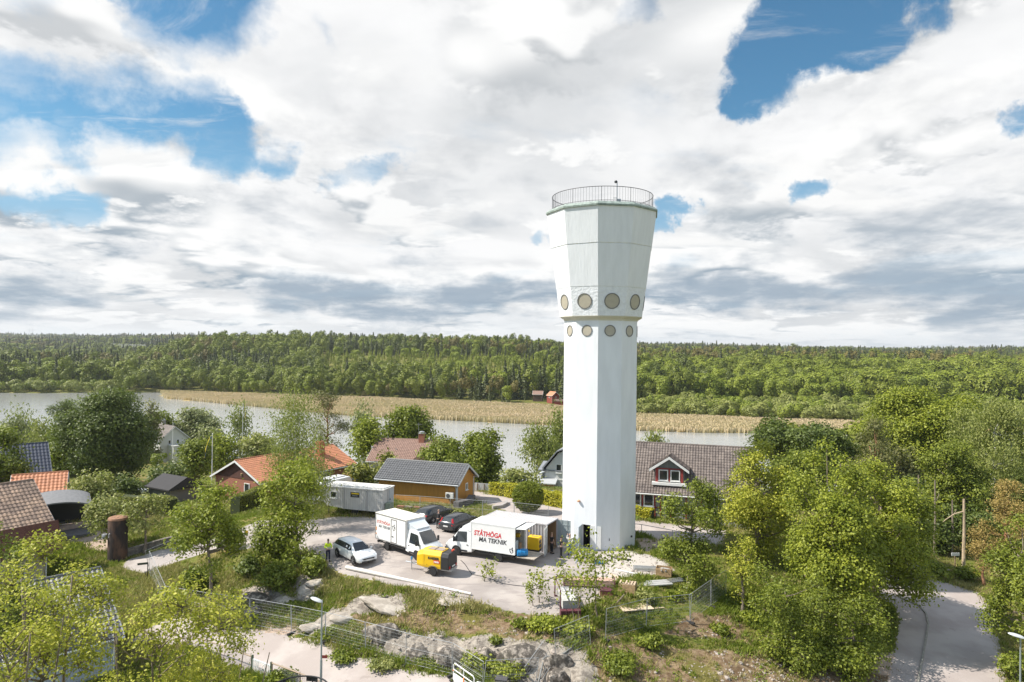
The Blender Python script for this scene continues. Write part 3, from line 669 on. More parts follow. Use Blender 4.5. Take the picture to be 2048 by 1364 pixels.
def trunkmesh(Hh, cb, r0_, lobes, CP, r, ntw=0, lean=(0, 0), stems=1):
    mb = MB(); top = Vector((lean[0], lean[1], cb+(Hh-cb)*.72))
    for st in range(stems):
        ox = Vector((r.normal(0, .25), r.normal(0, .25), 0)) if stems > 1 else Vector((0, 0, 0))
        tp_ = top+ox*4; pts = [ox+Vector((0, 0, -.4)), ox+Vector((lean[0]*.1, 0, .3))]
        for k in range(1, 6):
            t = k/5; pts.append(ox.lerp(tp_, t)+Vector((r.normal(0, .07), r.normal(0, .07), 0)))
        mb.tube(pts, [r0_*1.5, r0_*1.1]+[r0_*(1-.78*k/5) for k in range(1, 6)], 8)
    base_z = max(cb*.8, 1.2)
    for p in lobes:
        p = Vector(p); t = min(.92, max(.0, (p.z-base_z)/max(.1, top.z-base_z)*.75)); s0 = Vector((lean[0]*t, lean[1]*t, base_z+(top.z-base_z)*t))
        mid = s0.lerp(p, .5)+Vector((r.normal(0, .2), r.normal(0, .2), -.12*(p-s0).length))
        q_ = r0_*(.5-.25*t); mb.tube([s0, mid, p], [q_, q_*.6, q_*.25], 5, False)
    if ntw and len(CP):
        LA = np.array(lobes)
        for i in r.choice(len(CP), min(ntw, len(CP)), False):
            j = np.argmin(((LA-CP[i])**2).sum(1)); a_ = Vector(LA[j]); b_ = Vector(CP[i]); m_ = a_.lerp(b_, .5)+Vector((0, 0, -.08))
            mb.tube([a_, m_, b_], [r0_*.12, r0_*.09, r0_*.04], 3, False)
    return mb
SPEC = {'ball': ('ball_tree', 'tree'), 'broad': ('broadleaf_tree', 'tree'), 'birch': ('birch_tree', 'birch'), 'pine': ('pine_tree', 'pine'), 'sparse': ('maple_sapling', 'sapling'), 'cone': ('conifer_tree', 'conifer')}
TREES = []
def tree(label, px, top, bot, wpx, D, kind='broad', leaf='mid', bark=None, s=None, cov=1.0, seed=None, tr=None, group=None, twigs=60, name=None, base=None, cat=None, stems=1, lean=0):
    """placed from the photograph once: crown centre column, crown top and bottom rows, width in photo pixels and distance in metres"""
    r = np.random.default_rng(seed if seed is not None else int(px*7+top*3)); 
    c_ = AT(px, (top+bot)/2, D); x, y = c_.x, c_.y
    bx, by = x, y
    lean_ = (0, 0)
    if base is not None: lean_ = (c_.x-AT(base, bot, D).x, 0); bx = AT(base, bot, D).x
    gz = HG(bx, by); zt_, zb = AT(px, top, D).z-gz, AT(px, bot, D).z-gz; zb = max(zb, .25)
    cw = wpx*D/F; s = s or float(np.clip(D*.0047, .12, .75))
    V, t, lob, CP = crown(zt_, cw, zb, kind, s*.86, cov, r)
    V[:, 0] += lean_[0]; lob = [l+np.array([lean_[0], 0, 0]) for l in lob]; CP = CP+np.array([lean_[0], 0, 0])
    e = empty(name or SPEC[kind][0], label, cat or SPEC[kind][1], (bx, by, gz), group=group)
    npmesh('crown', V, np.arange(len(V)).reshape(-1, 4), LM[leaf], t, e)
    tr = tr or max(.07, .018*zt_+.012*cw)
    trunkmesh(zt_, zb, tr, lob, CP, r, twigs if D < 75 else 0, lean_, stems).ob('trunk', bark or (BARKB if kind == 'birch' else BARKP if kind == 'pine' else BARK), e, smooth=2, fix=False)
    TREES.append(e); return e
def bush(label, px, py, wpx, hpx, D=None, leaf='mid', s=None, cov=1.3, name='bush', cat='bush', group=None, seed=None, kind='broad'):
    """px,py = foot of the bush"""
    g_ = on(px, py) if D is None else AT(px, py, D); D = g_.y; g_.z = HG(g_.x, g_.y)
    r = np.random.default_rng(seed or int(abs(px)*5+py)); cw, hh = wpx*D/F, hpx*D/F; s = s or float(np.clip(D*.0045, .10, .6))
    V, t, lob, CP = crown(hh, cw, .02, kind, s, cov, r)
    V[:, 2] = np.maximum(V[:, 2], -.05)
    e = empty(name, label, cat, g_, group=group); npmesh('foliage', V, np.arange(len(V)).reshape(-1, 4), LM[leaf], t, e)
    mb = MB()
    for l in lob[:6]: mb.tube([(0, 0, -.15), tuple(np.array(l)*np.array([.4, .4, .5])), tuple(l)], [.035, .025, .012], 4, False)
    mb.ob('stem', BARK, e, fix=False); return e
def hedge(label, pts, hgt, wid, leaf='hedge', s=.14, dens=170):
    """clipped hedge along ground points"""
    r = np.random.default_rng(int(abs(pts[0][0])*3+77)); pts = [Vector(p) for p in pts]; o0 = pts[0].copy(); o0.z = HG(o0.x, o0.y)
    e = empty('hedge', label, 'hedge', o0); P_, O = [], []; mb = MB()
    for a_, b_ in zip(pts[:-1], pts[1:]):
        d = Vector((b_.x-a_.x, b_.y-a_.y, 0)); L = d.length; d.normalize(); nn = Vector((-d.y, d.x, 0)); n = int(dens*L*(hgt*2+wid))
        t = r.random(n)*L; face = r.choice(3, n, p=np.array([hgt, hgt, wid])/(2*hgt+wid))
        u_ = r.random(n); vv = np.where(face == 2, (u_-.5)*wid, np.where(face == 0, -wid/2, wid/2)); zz = np.where(face == 2, hgt, u_*hgt)
        x = a_.x+d.x*t+nn.x*vv; y = a_.y+d.y*t+nn.y*vv; j = r.normal(0, .05, (n, 3)); wv = (fbm(x, y, .9, 3)-.5)*.35
        g_ = HGv(x, y); zz = zz*(1+wv*.5)+g_
        P_.append(np.stack([x-o0.x, y-o0.y, zz-o0.z], 1)+j+np.outer(wv, [nn.x, nn.y, 0])); 
        o_ = np.zeros((n, 3)); o_[face == 2] = (0, 0, 1); o_[face == 0] = (-nn.x, -nn.y, 0); o_[face == 1] = (nn.x, nn.y, 0); O.append(o_)
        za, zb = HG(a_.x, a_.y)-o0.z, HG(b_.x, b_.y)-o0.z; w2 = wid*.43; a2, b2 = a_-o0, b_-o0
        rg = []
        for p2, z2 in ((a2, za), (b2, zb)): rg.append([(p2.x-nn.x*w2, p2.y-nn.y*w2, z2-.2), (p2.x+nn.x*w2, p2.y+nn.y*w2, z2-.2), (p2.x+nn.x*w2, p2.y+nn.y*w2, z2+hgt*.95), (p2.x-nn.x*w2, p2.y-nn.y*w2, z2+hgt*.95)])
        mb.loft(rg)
    P_ = np.concatenate(P_); O = np.concatenate(O); V = leaves(P_, O, s, r, up_=.2, outw=.9, rnd=.6); t = np.clip(fbm(P_[:, 0], P_[:, 1]+P_[:, 2]*2, 1.3, 3)*.6+r.random(len(P_))*.4, 0, 1)
    npmesh('foliage', V, np.arange(len(V)).reshape(-1, 4), LM[leaf], np.repeat(t, 4), e)
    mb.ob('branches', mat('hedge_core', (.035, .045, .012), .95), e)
    return e

T = tree
# --- behind the yard, left to right
T('huge round dark green maple behind the hedge at far left of the lake view', 207, 785, 985, 176, 118, leaf='dark', cov=1.3, s=.46)
T('dense green tree cut by the left edge of the picture beside the grey house', -8, 860, 1010, 105, 84, leaf='mid', cov=1.3)
T('pale willow at the left edge in front of the lake', 30, 818, 930, 90, 150, leaf='willow', kind='birch')
T('olive birch between the left edge and the huge dark maple', 95, 838, 940, 90, 140, leaf='apple', kind='birch')
T('loose green tree above the blue roofed grey house', 140, 868, 960, 110, 125, leaf='mid')
T('small flat topped tree against the lake left of the huge maple', 128, 800, 850, 62, 190, leaf='dark', kind='pine')
T('narrow dark conifer just right of the huge maple', 300, 805, 930, 50, 165, leaf='pine', kind='cone')
T('bright green tree behind the roof of the white gabled house', 318, 822, 880, 60, 185, leaf='mid')
T('pale silvery willow right of the white gabled house', 385, 820, 925, 110, 190, leaf='willow', cov=.9)
T('round pale bush tree left of the first flagpole', 420, 855, 920, 60, 180, leaf='willow')
T('dark weeping birch beside the taller flagpole', 480, 803, 905, 58, 178, leaf='birch', kind='birch')
T('yellow green tree behind the brick house ridge', 440, 868, 945, 75, 125, leaf='maple')
T('green fruit tree in front of the white gabled house', 392, 880, 965, 84, 112, leaf='mid')
T('light green tree between flagpole and tall birch', 515, 868, 935, 80, 128, leaf='apple')
T('tall airy birch standing over the brick house roof', 590, 772, 1010, 128, 70, kind='birch', leaf='birch', cov=.75, s=.26, tr=.17)
T('second stem of birch leaning right in front of the chimney', 625, 870, 1035, 84, 66, kind='birch', leaf='birch', cov=.7, s=.26, tr=.14)
T('tall pine with bare reddish trunk behind the chimney', 655, 782, 900, 82, 112, kind='pine', leaf='pine', s=.42, cov=.75, tr=.3)
T('weeping birch hanging over the water right of the pine', 726, 800, 905, 66, 152, kind='birch', leaf='willow', cov=.7)
T('round yellow green tree before the brown roofed house', 738, 838, 915, 76, 122, leaf='maple')
T('round green tree on the shore behind the brown roof chimney', 815, 814, 890, 94, 150, leaf='mid', cov=1.2)
T('fresh green maple directly behind the ochre garage ridge', 880, 872, 955, 96, 98, leaf='mid', cov=1.2)
T('tall dark maple behind the white picket fence', 957, 862, 985, 104, 98, leaf='mid', cov=1.4)
T('low dark tree between white picket fence and lake', 918, 900, 980, 70, 92, leaf='mid', cov=1.2)
T('grey green birch immediately left of the tower', 1078, 848, 950, 96, 122, kind='birch', leaf='birch', cov=1.1)
T('taller birch touching the left side of tower', 1120, 815, 945, 64, 132, kind='birch', leaf='birch', cov=1.1)
T('loose apple tree behind the clipped round tree', 1040, 940, 988, 96, 88, leaf='apple', cov=.9)
T('round clipped ball tree beside the back road', 1056, 964, 1024, 62, 74.5, kind='ball', leaf='mid', cov=4.5, s=.15, tr=.1, name='ball_tree', cat='tree')
T('thin birch top showing over the red trimmed house ridge', 1308, 860, 910, 48, 112, kind='birch', leaf='birch', cov=.8)
T('small birch behind house ridge close to the tower', 1283, 880, 905, 22, 108, kind='birch', leaf='birch', cov=.6)
# --- yard edge and left garden
T('fresh green maple on the slope by the lower fence', 418, 966, 1125, 146, 52, leaf='maple', cov=.85, base=420, tr=.16)
T('leafy maple left of the man in the yellow jacket', 588, 925, 1150, 128, 58.5, leaf='maple', cov=.95, base=592, tr=.14)
T('shaded lower maple beside the yard entrance', 548, 1040, 1150, 96, 58, leaf='mid', cov=1.1)
T('old apple tree behind the rusty tank', 225, 988, 1075, 108, 69, leaf='apple', cov=.8)
T('small apple tree right of the rusty tank', 292, 990, 1060, 80, 67, leaf='apple', cov=.8, base=290)
T('grey green shrub tree above the dark hedge', 190, 940, 1000, 86, 84, leaf='apple', cov=1.2)
T('olive garden tree right of the brick house', 720, 925, 975, 84, 94, leaf='hedge', cov=1.0)
T('round golden thuja by the brown roofed house', 772, 900, 945, 40, 106, leaf='hedge', cov=1.4, name='thuja')
T('pale garden tree behind the left end of garage', 795, 915, 962, 80, 96, leaf='apple', cov=.9)
T('dark green garden tree left of the arched carport shrub', 250, 950, 1000, 70, 90, leaf='dark', cov=1.1)
T('dark lilac behind the hedge near the brick house', 330, 925, 985, 90, 100, leaf='dark', cov=1.1)
T('green crown at left edge above the foreground maples', 15, 1045, 1330, 130, 42, leaf='mid', cov=1.2)
# --- foreground left: bright maples over the dark tiled roof
T('big bright maple in the left foreground corner', 88, 1070, 1420, 270, 25.5, leaf='maple2', s=.14, cov=.62, stems=3, twigs=500, tr=.12)
T('bright foreground maple covering the lower part of tiled roof', 318, 1165, 1450, 330, 24.5, leaf='maple2', s=.14, cov=.38, stems=3, twigs=500, tr=.11, seed=8)
T('small bright maple at the bottom beside the white gate', 425, 1225, 1500, 170, 26.5, leaf='maple2', s=.13, cov=.6, stems=2, twigs=300, tr=.08)
T('nearest bright maple at the bottom left edge', 20, 1160, 1500, 240, 23, leaf='maple2', s=.135, cov=.5, stems=2, twigs=300, tr=.1)
# --- right of the tower
T('single maple in front of the red trimmed house', 1385, 962, 1180, 130, 52.5, leaf='mid', cov=1.35, base=1378, s=.22)
T('yellow green maple right of the single maple', 1515, 892, 1130, 152, 60, leaf='maple2', cov=.95, s=.25, base=1515)
T('dark oak against the lake behind the yellow green maple', 1545, 838, 915, 100, 112, leaf='dark', cov=1.1)
T('dark spreading tree right of the oak by the lake', 1650, 852, 935, 130, 104, leaf='dark', cov=1.2)
T('large fresh maple in the middle of right hand grove', 1658, 912, 1240, 195, 50, leaf='maple', cov=.9, s=.22, base=1640)
T('wide maple overhanging the right road', 1762, 935, 1205, 205, 53.5, leaf='maple', cov=.9, s=.22, base=1755)
T('low maple at the front of the right hand grove', 1572, 1135, 1315, 150, 45, leaf='mid', cov=.85, s=.19, base=1590, seed=5)
T('lower right grove maple next to the footpath', 1700, 1190, 1340, 170, 45.5, leaf='mid', cov=.9, s=.19, base=1710)
T('young maple between single maple and the grove', 1488, 1075, 1200, 70, 50, leaf='maple2', cov=.8, s=.2, base=1485)
T('tall pine with olive crown behind the grove', 1752, 838, 985, 128, 84, kind='pine', leaf='pine', cov=1.0, s=.36)
T('high domed maple rising above the right hand woods', 1845, 782, 930, 196, 108, leaf='maple', cov=1.1, s=.42)
T('second domed crown left of the highest dome', 1745, 826, 920, 90, 118, leaf='mid', cov=1.1)
T('long hanging birch at the right edge', 1990, 800, 1010, 150, 80, kind='birch', leaf='birch', cov=1.1, s=.34)
T('hanging birch between dome and right edge', 1930, 812, 960, 70, 92, kind='birch', leaf='birch', cov=1.0, s=.38)
T('green maple above the bare wooden pole', 1905, 885, 1040, 118, 75, leaf='mid', cov=1.1, s=.3)
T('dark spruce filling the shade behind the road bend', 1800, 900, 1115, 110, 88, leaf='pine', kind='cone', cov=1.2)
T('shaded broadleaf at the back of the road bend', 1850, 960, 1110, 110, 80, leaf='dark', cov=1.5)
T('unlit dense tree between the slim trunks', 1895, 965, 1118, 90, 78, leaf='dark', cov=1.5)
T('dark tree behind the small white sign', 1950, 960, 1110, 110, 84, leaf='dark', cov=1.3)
T('tall dark tree behind the hanging birches', 2060, 900, 1100, 160, 92, leaf='dark', cov=1.2)
T('brown tinged pine at the right edge', 2010, 965, 1115, 110, 62, kind='pine', leaf='brownpine', cov=1.3, s=.26)
T('low brown pine beside the wooden pole', 1968, 1055, 1140, 60, 62, kind='pine', leaf='brownpine', cov=1.3, s=.24)
T('broad green tree overhanging the right road from the right edge', 2035, 1040, 1280, 160, 46, leaf='mid', cov=1.15, s=.2, base=2070)
T('dark green tree deep in right hand woods', 1700, 930, 1060, 100, 92, leaf='dark', cov=1.2)
T('green tree behind the yellow green maple and dark oak', 1600, 905, 1050, 120, 86, leaf='mid', cov=1.1)
# --- saplings on the rock
SG = None
T('slender sapling standing at the edge of gravel near the white pole', 978, 1116, 1192, 52, 52, kind='sparse', leaf='maple', s=.23, cov=.42, tr=.03, base=968)
T('slender sapling just right of the middle of the yard edge', 1082, 1132, 1225, 66, 48.5, kind='sparse', leaf='maple', s=.23, cov=.42, tr=.035, base=1078)
T('thin bare stemmed sapling with few leaves left of another', 1060, 1160, 1230, 26, 48, kind='sparse', leaf='maple', s=.18, cov=.16, tr=.022, base=1066)
T('largest sapling in front of the tower door', 1188, 1066, 1198, 132, 46.5, kind='sparse', leaf='maple', s=.24, cov=.62, tr=.06, base=1196)
T('leaning sapling left of the largest sapling', 1128, 1128, 1190, 64, 45, kind='sparse', leaf='maple', s=.23, cov=.42, tr=.035, base=1150)
T('low sapling beside the scaffold rack', 1158, 1150, 1215, 40, 45.5, kind='sparse', leaf='maple', s=.18, cov=.25, tr=.03)
# --- bushes
for a in ((560,1180,90,60,'mid','shaded bush under the maple left of the yard'),(632,1150,64,44,'mid','round bush beside the feet of man in yellow jacket'),(500,1150,60,40,'dark','dark bush on the slope behind the lower fence'),
          (395,1180,70,46,'mid','bush round the foot of the slope maple'),(455,1105,60,44,'mid','bush beside the drive behind the slope maple'),(560,1120,60,50,'mid','thick undergrowth left of the yard entrance'),
          (1040,1252,40,16,'mid','low green shrub on the rock below the gravel'),(1100,1258,80,24,'maple','leafy scrub at the foot of the saplings'),(1160,1268,60,22,'maple','scrub below the scaffold rack'),
          (690,1318,60,14,'mid','weeds behind the fence near the lamp post'),(770,1334,60,14,'apple','pale weeds at the foot of rock face'),(850,1340,70,18,'mid','green weeds between fence and rock face'),
          (960,1348,80,40,'maple','yellow green brambles behind the road barrier'),(1020,1358,70,34,'maple','brambles round the grey post box'),(1300,1290,60,26,'mid','small shrub on the brown slope'),
          (1440,1266,50,16,'mid','low shrub in the long grass left of grove'),(1350,1200,40,18,'maple','shrub between the crates and the fence'),(1290,1205,46,26,'apple','pale shrub beside the slatted crate'),
          (1870,1152,60,26,'mid','clipped shrub left at the road bend'),(1935,1158,50,24,'mid','clipped shrub right at the road bend'),(2030,1364,60,60,'mid','bush at the foot of the right street lamp'),
          (620,1000,60,60,'apple','shrub left of the white caravan'),(1045,1008,26,30,'mid','small shrub in front of the yellow hedge'),(925,1040,46,20,'apple','weeds beside dark estate cars'),
          (1235,1335,90,20,'mid','green scrub on the rock beside the black hose'),(990,1286,30,12,'mid','weeds on top of the rock face'),(565,1364,60,22,'mid','garden bush beside the trampoline'),
          (1590,1330,120,50,'mid','undergrowth at the front of the grove'),(1700,1350,110,50,'mid','undergrowth by the footpath'),(1500,1240,40,16,'maple','light shrub left of the grove trunks'),
          (590,1216,40,14,'mid','weeds above the lower fence'),(655,1272,50,12,'mid','tall grass clump by the white rocks')):
    bush(a[5], a[0], a[1], a[2], a[3], leaf=a[4], cov=1.1)
bush('pink flowering shrub beside the caravan', 690, 975, 34, 34, D=88, leaf='brownpine')
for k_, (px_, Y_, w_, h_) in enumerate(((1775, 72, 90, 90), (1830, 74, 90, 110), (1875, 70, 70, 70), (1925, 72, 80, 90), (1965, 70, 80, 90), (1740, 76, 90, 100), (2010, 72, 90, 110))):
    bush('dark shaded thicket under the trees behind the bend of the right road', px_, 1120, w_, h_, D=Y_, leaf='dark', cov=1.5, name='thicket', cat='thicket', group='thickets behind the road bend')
# hedges
hedge('long dark clipped hedge behind the apple trees', [AT(172, 1000, 86), AT(345, 1003, 80)], 1.9, 1.4)
hedge('short dark hedge beside the brick house', [AT(470, 1020, 78), AT(520, 1012, 82)], 2.0, 1.5)
hedge('yellow green hedge along the back road left of the tower', [G(985, 990, -.9), G(1030, 999, -.8), G(1140, 1025, -.6)], 1.5, 1.2, leaf='yellow', s=.18)
hedge('yellow hedge under the windows of red trimmed house', [G(1262, 1037, -.3), G(1305, 1043, -.3)], 1.1, 1.2, leaf='yellow', s=.18)

# ------------------------------------------------------------ grass: stuff, instanced tufts
def gn_scatter(name, P_, scale, rotz, idx_, templates, label):
    """one object of kind stuff: points carrying instances of unlinked template meshes"""
    me = bpy.data.meshes.new(name); me.vertices.add(len(P_)); me.vertices.foreach_set('co', np.ascontiguousarray(P_, np.float32).ravel())
    for nm, ty, ar, key in (('sc', 'FLOAT_VECTOR', scale, 'vector'), ('rt', 'FLOAT_VECTOR', rotz, 'vector'), ('ix', 'INT', idx_, 'value')):
        a = me.attributes.new(nm, ty, 'POINT'); a.data.foreach_set(key, np.ascontiguousarray(ar, np.int32 if ty == 'INT' else np.float32).ravel())
    o = bpy.data.objects.new(name, me); C.objects.link(o)
    col = bpy.data.collections.new(name+'_templates')
    for i, t_ in enumerate(templates): t_.name = '%s_%02d' % (name, i); col.objects.link(t_)
    ng = bpy.data.node_groups.new(name, 'GeometryNodeTree'); ng.interface.new_socket('Geometry', in_out='INPUT', socket_type='NodeSocketGeometry'); ng.interface.new_socket('Geometry', in_out='OUTPUT', socket_type='NodeSocketGeometry')
    gi, go = ng.nodes.new('NodeGroupInput'), ng.nodes.new('NodeGroupOutput'); ip = ng.nodes.new('GeometryNodeInstanceOnPoints'); ci = ng.nodes.new('GeometryNodeCollectionInfo')
    ci.inputs['Collection'].default_value = col; ci.inputs['Separate Children'].default_value = True; ci.inputs['Reset Children'].default_value = True
    ip.inputs['Pick Instance'].default_value = True
    def na(n_, ty):
        a = ng.nodes.new('GeometryNodeInputNamedAttribute'); a.data_type = ty; a.inputs[0].default_value = n_; return a.outputs[0]
    ng.links.new(gi.outputs[0], ip.inputs['Points']); ng.links.new(ci.outputs[0], ip.inputs['Instance']); ng.links.new(na('ix', 'INT'), ip.inputs['Instance Index'])
    ng.links.new(na('rt', 'FLOAT_VECTOR'), ip.inputs['Rotation']); ng.links.new(na('sc', 'FLOAT_VECTOR'), ip.inputs['Scale']); ng.links.new(ip.outputs[0], go.inputs[0])
    mo_ = o.modifiers.new('scatter', 'NODES'); mo_.node_group = ng
    return tag(o, label, name.replace('_', ' '), kind='stuff')
gmats = [leafmat('grass_green', (.12, .17, .02), (.27, .30, .045), trans=.35, tvar=.3), leafmat('grass_dry', (.28, .24, .08), (.42, .36, .16), trans=.3, tvar=.3), leafmat('weed_leaf', (.10, .17, .012), (.26, .30, .03), trans=.35, tvar=.3)]
def tuft(m, n, hh, spread, wd, seed):
    r = np.random.default_rng(seed); bx = r.normal(0, spread, (n, 2)); th = r.uniform(0, 6.28, n); ln = r.uniform(.5, 1, n)*hh; k = r.uniform(.1, .5, n)*hh
    d = np.stack([np.cos(th), np.sin(th)], 1); pr = np.stack([-d[:, 1], d[:, 0]], 1)*wd
    z0 = np.full(n, -.03)
    V = np.stack([np.c_[bx-pr*.5, z0], np.c_[bx+pr*.5, z0], np.c_[bx+d*k[:, None]*.4+pr*.4, ln*.6], np.c_[bx+d*k[:, None], ln]], 1).reshape(-1, 3)
    return npmesh('t', V, np.arange(len(V)).reshape(-1, 4), m, np.repeat(r.random(n), 4), link=False)
tm = [tuft(gmats[0], 16, .42, .14, .035, 1), tuft(gmats[0], 20, .28, .16, .035, 2), tuft(gmats[1], 16, .38, .14, .03, 3), tuft(gmats[1], 14, .25, .18, .03, 4)]
r_ = np.random.default_rng(3)
def leafclump(m, n, w_, seed):
    r = np.random.default_rng(seed); P_ = r.normal(0, 1, (n, 3))*np.array([w_, w_, w_*.4]); P_[:, 2] = np.abs(P_[:, 2])+.03
    return npmesh('t', leaves(P_, unit(P_), .13, r), np.arange(n*4).reshape(-1, 4), m, np.repeat(r.random(n), 4), link=False)
tm += [leafclump(gmats[2], 22, .16, 5)]
n = 150000; y = 30+70*r_.random(n)**1.25; x = (r_.random(n)*1.9-.95)*y
bare = np.maximum.reduce([MG(yard, x, y), MG(road, x, y), MG(rock, x, y)*.95, MG(dirt, x, y)*.85, MG(moss, x, y)*.80])
dn = fbm(x, y, .25, 3); dry = fbm(x+70, y, .12, 3)
keep = (r_.random(n) > bare*1.05) & (dn+r_.random(n)*.35 > .48); x, y, dn, dry, bare = x[keep], y[keep], dn[keep], dry[keep], bare[keep]
far_ = sstep(y, 60, 95); n = len(x)
ix = np.where(dry+r_.random(n)*.35+bare*.2 > .62, 2+r_.integers(0, 2, n), r_.integers(0, 2, n)); ix = np.where(r_.random(n) < .14, 4, ix)
s1 = (.55+1.1*np.clip(dn-.35, 0, 1)*1.6+r_.random(n)*.35)*(1+.35*far_); S = np.stack([s1*1.15, s1*1.15, s1*(1-.45*far_)], 1)
RT = np.zeros((n, 3)); RT[:, 2] = r_.uniform(0, 6.28, n)
gn_scatter('grass', np.stack([x, y, HGv(x, y)], 1), S, RT, ix, tm, 'long grass and weeds on the slopes and verges')
# ============================================================ FAR SHORE WOODS
def fartree(kind, seed, leaf, Hh, cw, s, n):
    r = np.random.default_rng(seed)
    if kind in ('spruce', 'young'):
        t = r.random(n)**.75; z = Hh*(.04+.96*(1-t**1.0)) ; z = Hh*(1-t)*.97+.1
        rad = cw/2*(t**.85)*(.75+.25*np.sin(z*5)); th = r.uniform(0, 6.28, n); rr = rad*r.uniform(.55, 1.05, n)
        P_ = np.stack([rr*np.cos(th), rr*np.sin(th), z+r.normal(0, .15, n)], 1); O = unit(np.stack([np.cos(th), np.sin(th), np.full(n, .35)], 1))
        V = leaves(P_, O, s, r, up_=.15, outw=1.2, rnd=.32, asp=.6); ti = np.repeat(r.random(n), 4)
    else:
        cb = Hh*({'pine': .45, 'bushy': .02}.get(kind, .16)); a = cw/2; c = (Hh-cb)/2
        K = {'pine': 9, 'bushy': 10}.get(kind, 13); LC = unit(r.normal(0, 1, (K, 3)))*r.uniform(.35, .68, (K, 1)); LR = r.uniform(.32, .5, K)
        li = r.integers(0, K, n); D = unit(r.normal(0, 1, (n, 3))+unit(LC)[li]*.8+np.array([0, 0, .4])); P_ = LC[li]+D*(LR[li]*r.uniform(.8, 1.03, n))[:, None]
        P_ = P_*np.array([a, a, c])*1.1+np.array([0, 0, cb+c]); P_[:, 2] = np.maximum(P_[:, 2], .2)
        V = leaves(P_, D, s, r, up_=.15, outw=1.2, rnd=.27, asp=.8); ti = np.repeat(np.clip(r.random(K)[li]*.6+r.random(n)*.4, 0, 1), 4)
    F_ = np.arange(len(V)).reshape(-1, 4)
    k = len(V); q_ = .011*Hh; tv = np.array([[q_, 0, 0], [-q_*.5, q_*.86, 0], [-q_*.5, -q_*.86, 0], [0, 0, Hh*.8]])
    V = np.concatenate([V, tv, tv[:1]]); F_ = np.concatenate([F_, [[k, k+1, k+3, k+3+0]]]) if False else F_
    V = V[:k]
    return npmesh('t', V, F_, LM2[leaf], ti, link=False)
LM2 = {
 'dark': leafmat('far_dark', (0.056, 0.076, 0.011), (0.134, 0.158, 0.022), trans=.12, tvar=.35),
 'spruce': leafmat('far_spruce', (0.039, 0.055, 0.011), (0.095, 0.110, 0.022), trans=.08, tvar=.35),
 'mid': leafmat('far_mid', (0.106, 0.137, 0.012), (0.235, 0.257, 0.028), trans=.2, tvar=.4),
 'fresh': leafmat('far_fresh', (0.140, 0.184, 0.015), (0.269, 0.304, 0.031), trans=.25, tvar=.4),
 'willow': leafmat('far_willow', (0.157, 0.179, 0.040), (0.291, 0.304, 0.074), trans=.25, tvar=.35),
 'young': leafmat('far_young', (0.168, 0.200, 0.012), (0.302, 0.326, 0.028), trans=.2, tvar=.35),
 'pine': leafmat('far_pine', (0.112, 0.095, 0.022), (0.202, 0.163, 0.037), trans=.1, tvar=.35),
}
TP = [fartree('broad', 1, 'mid', 17, 11, .95, 950), fartree('broad', 2, 'fresh', 15, 10, .9, 850), fartree('broad', 3, 'dark', 17, 10, .95, 900), fartree('broad', 4, 'mid', 19, 9, .95, 900),
      fartree('spruce', 5, 'spruce', 19, 6.5, 1.0, 620), fartree('spruce', 6, 'spruce', 16, 6, 1.0, 560), fartree('pine', 7, 'pine', 18, 8, .85, 560), fartree('bushy', 8, 'willow', 7, 9.5, .8, 620),
      fartree('young', 9, 'young', 10, 4.2, .75, 360), fartree('bushy', 10, 'fresh', 8, 8, .8, 560), fartree('broad', 11, 'dark', 14, 9, .9, 700)]
TPH = [17, 15, 17, 19, 19, 16, 18, 7, 10, 8, 14]
rf = np.random.default_rng(21)
def cell(n0, y0, y1, sp, grow, amin=-.86, amax=.86):
    P_ = []
    y = y0
    while y < y1:
        w_ = sp*(1+grow*(y-y0)); k = int((amax-amin)*y/w_)
        xs_ = (amin+(np.arange(k)+rf.random(k)*.9)*(amax-amin)/k)*y; P_.append(np.stack([xs_, y+rf.random(k)*w_], 1)); y += w_*.8
    return np.concatenate(P_)
PP = cell(0, 285, 1100, 6.6, .0011)
D, Dr = far_front(PP[:, 0], PP[:, 1]); dd = PP[:, 1]-D-rf.random(len(PP))*4; k = (dd > 0); PP, dd = PP[k], dd[k]
P2 = cell(0, 1100, 3300, 13, .0005)
def kinds(P_, dd):
    x, y = P_[:, 0], P_[:, 1]; n = len(x); a = x/y; px = 1024+F*a; f = fbm(x, y, .012, 3)+rf.normal(0, .07, n); g_ = fbm(x+500, y, .006, 3); rr = rf.random(n)
    ix = np.where(f > .58, 3, np.where(f > .51, 0, np.where(f > .42, 2, 10)))
    ix = np.where((f < .48) & (rr < .6), 4+(rr*4).astype(int) % 2, ix)
    ix = np.where((g_ > .53) & (rr > .6), 6, ix)
    ix = np.where((rr > .82), 1, ix)
    # bright young plantation on the slope left of the tower
    pl = (px > 640) & (px < 1110) & (dd > 60) & (dd < 260); ix = np.where(pl & (rr < .85), 8, ix)
    # light willows and scrub along the water at the far left and on the right
    wl = ((px < 240) & (dd < 26)) | ((px > 1270) & (dd < 60+40*(px > 1500))); ix = np.where(wl & (rr < .72), 7, ix); ix = np.where(wl & (rr >= .72), 9, ix)
    wr = (px > 1270) & (dd >= 60) & (dd < 330); ix = np.where(wr & (rr < .55), 1, ix); ix = np.where(wr & (rr >= .55) & (rr < .7), 0, ix)
    dkr = (px > 1270) & (dd > 230) & (rr < .5); ix = np.where(dkr, np.where(f > .5, 6, 4+(x.astype(int) % 2)), ix)
    dk = (y > 880); ix = np.where(dk & (rr < .62), 4+(x.astype(int) % 2), ix)
    s_ = rf.uniform(.62, 1.22, n)*(.8+.45*fbm(x+900, y, .008, 2)); s_ = np.where(pl, s_*.9, s_); s_ = np.where(y > 1100, s_*1.05, s_)
    s_ = np.where((dd < 14) & ~wl, s_*.8, s_)
    return ix, s_
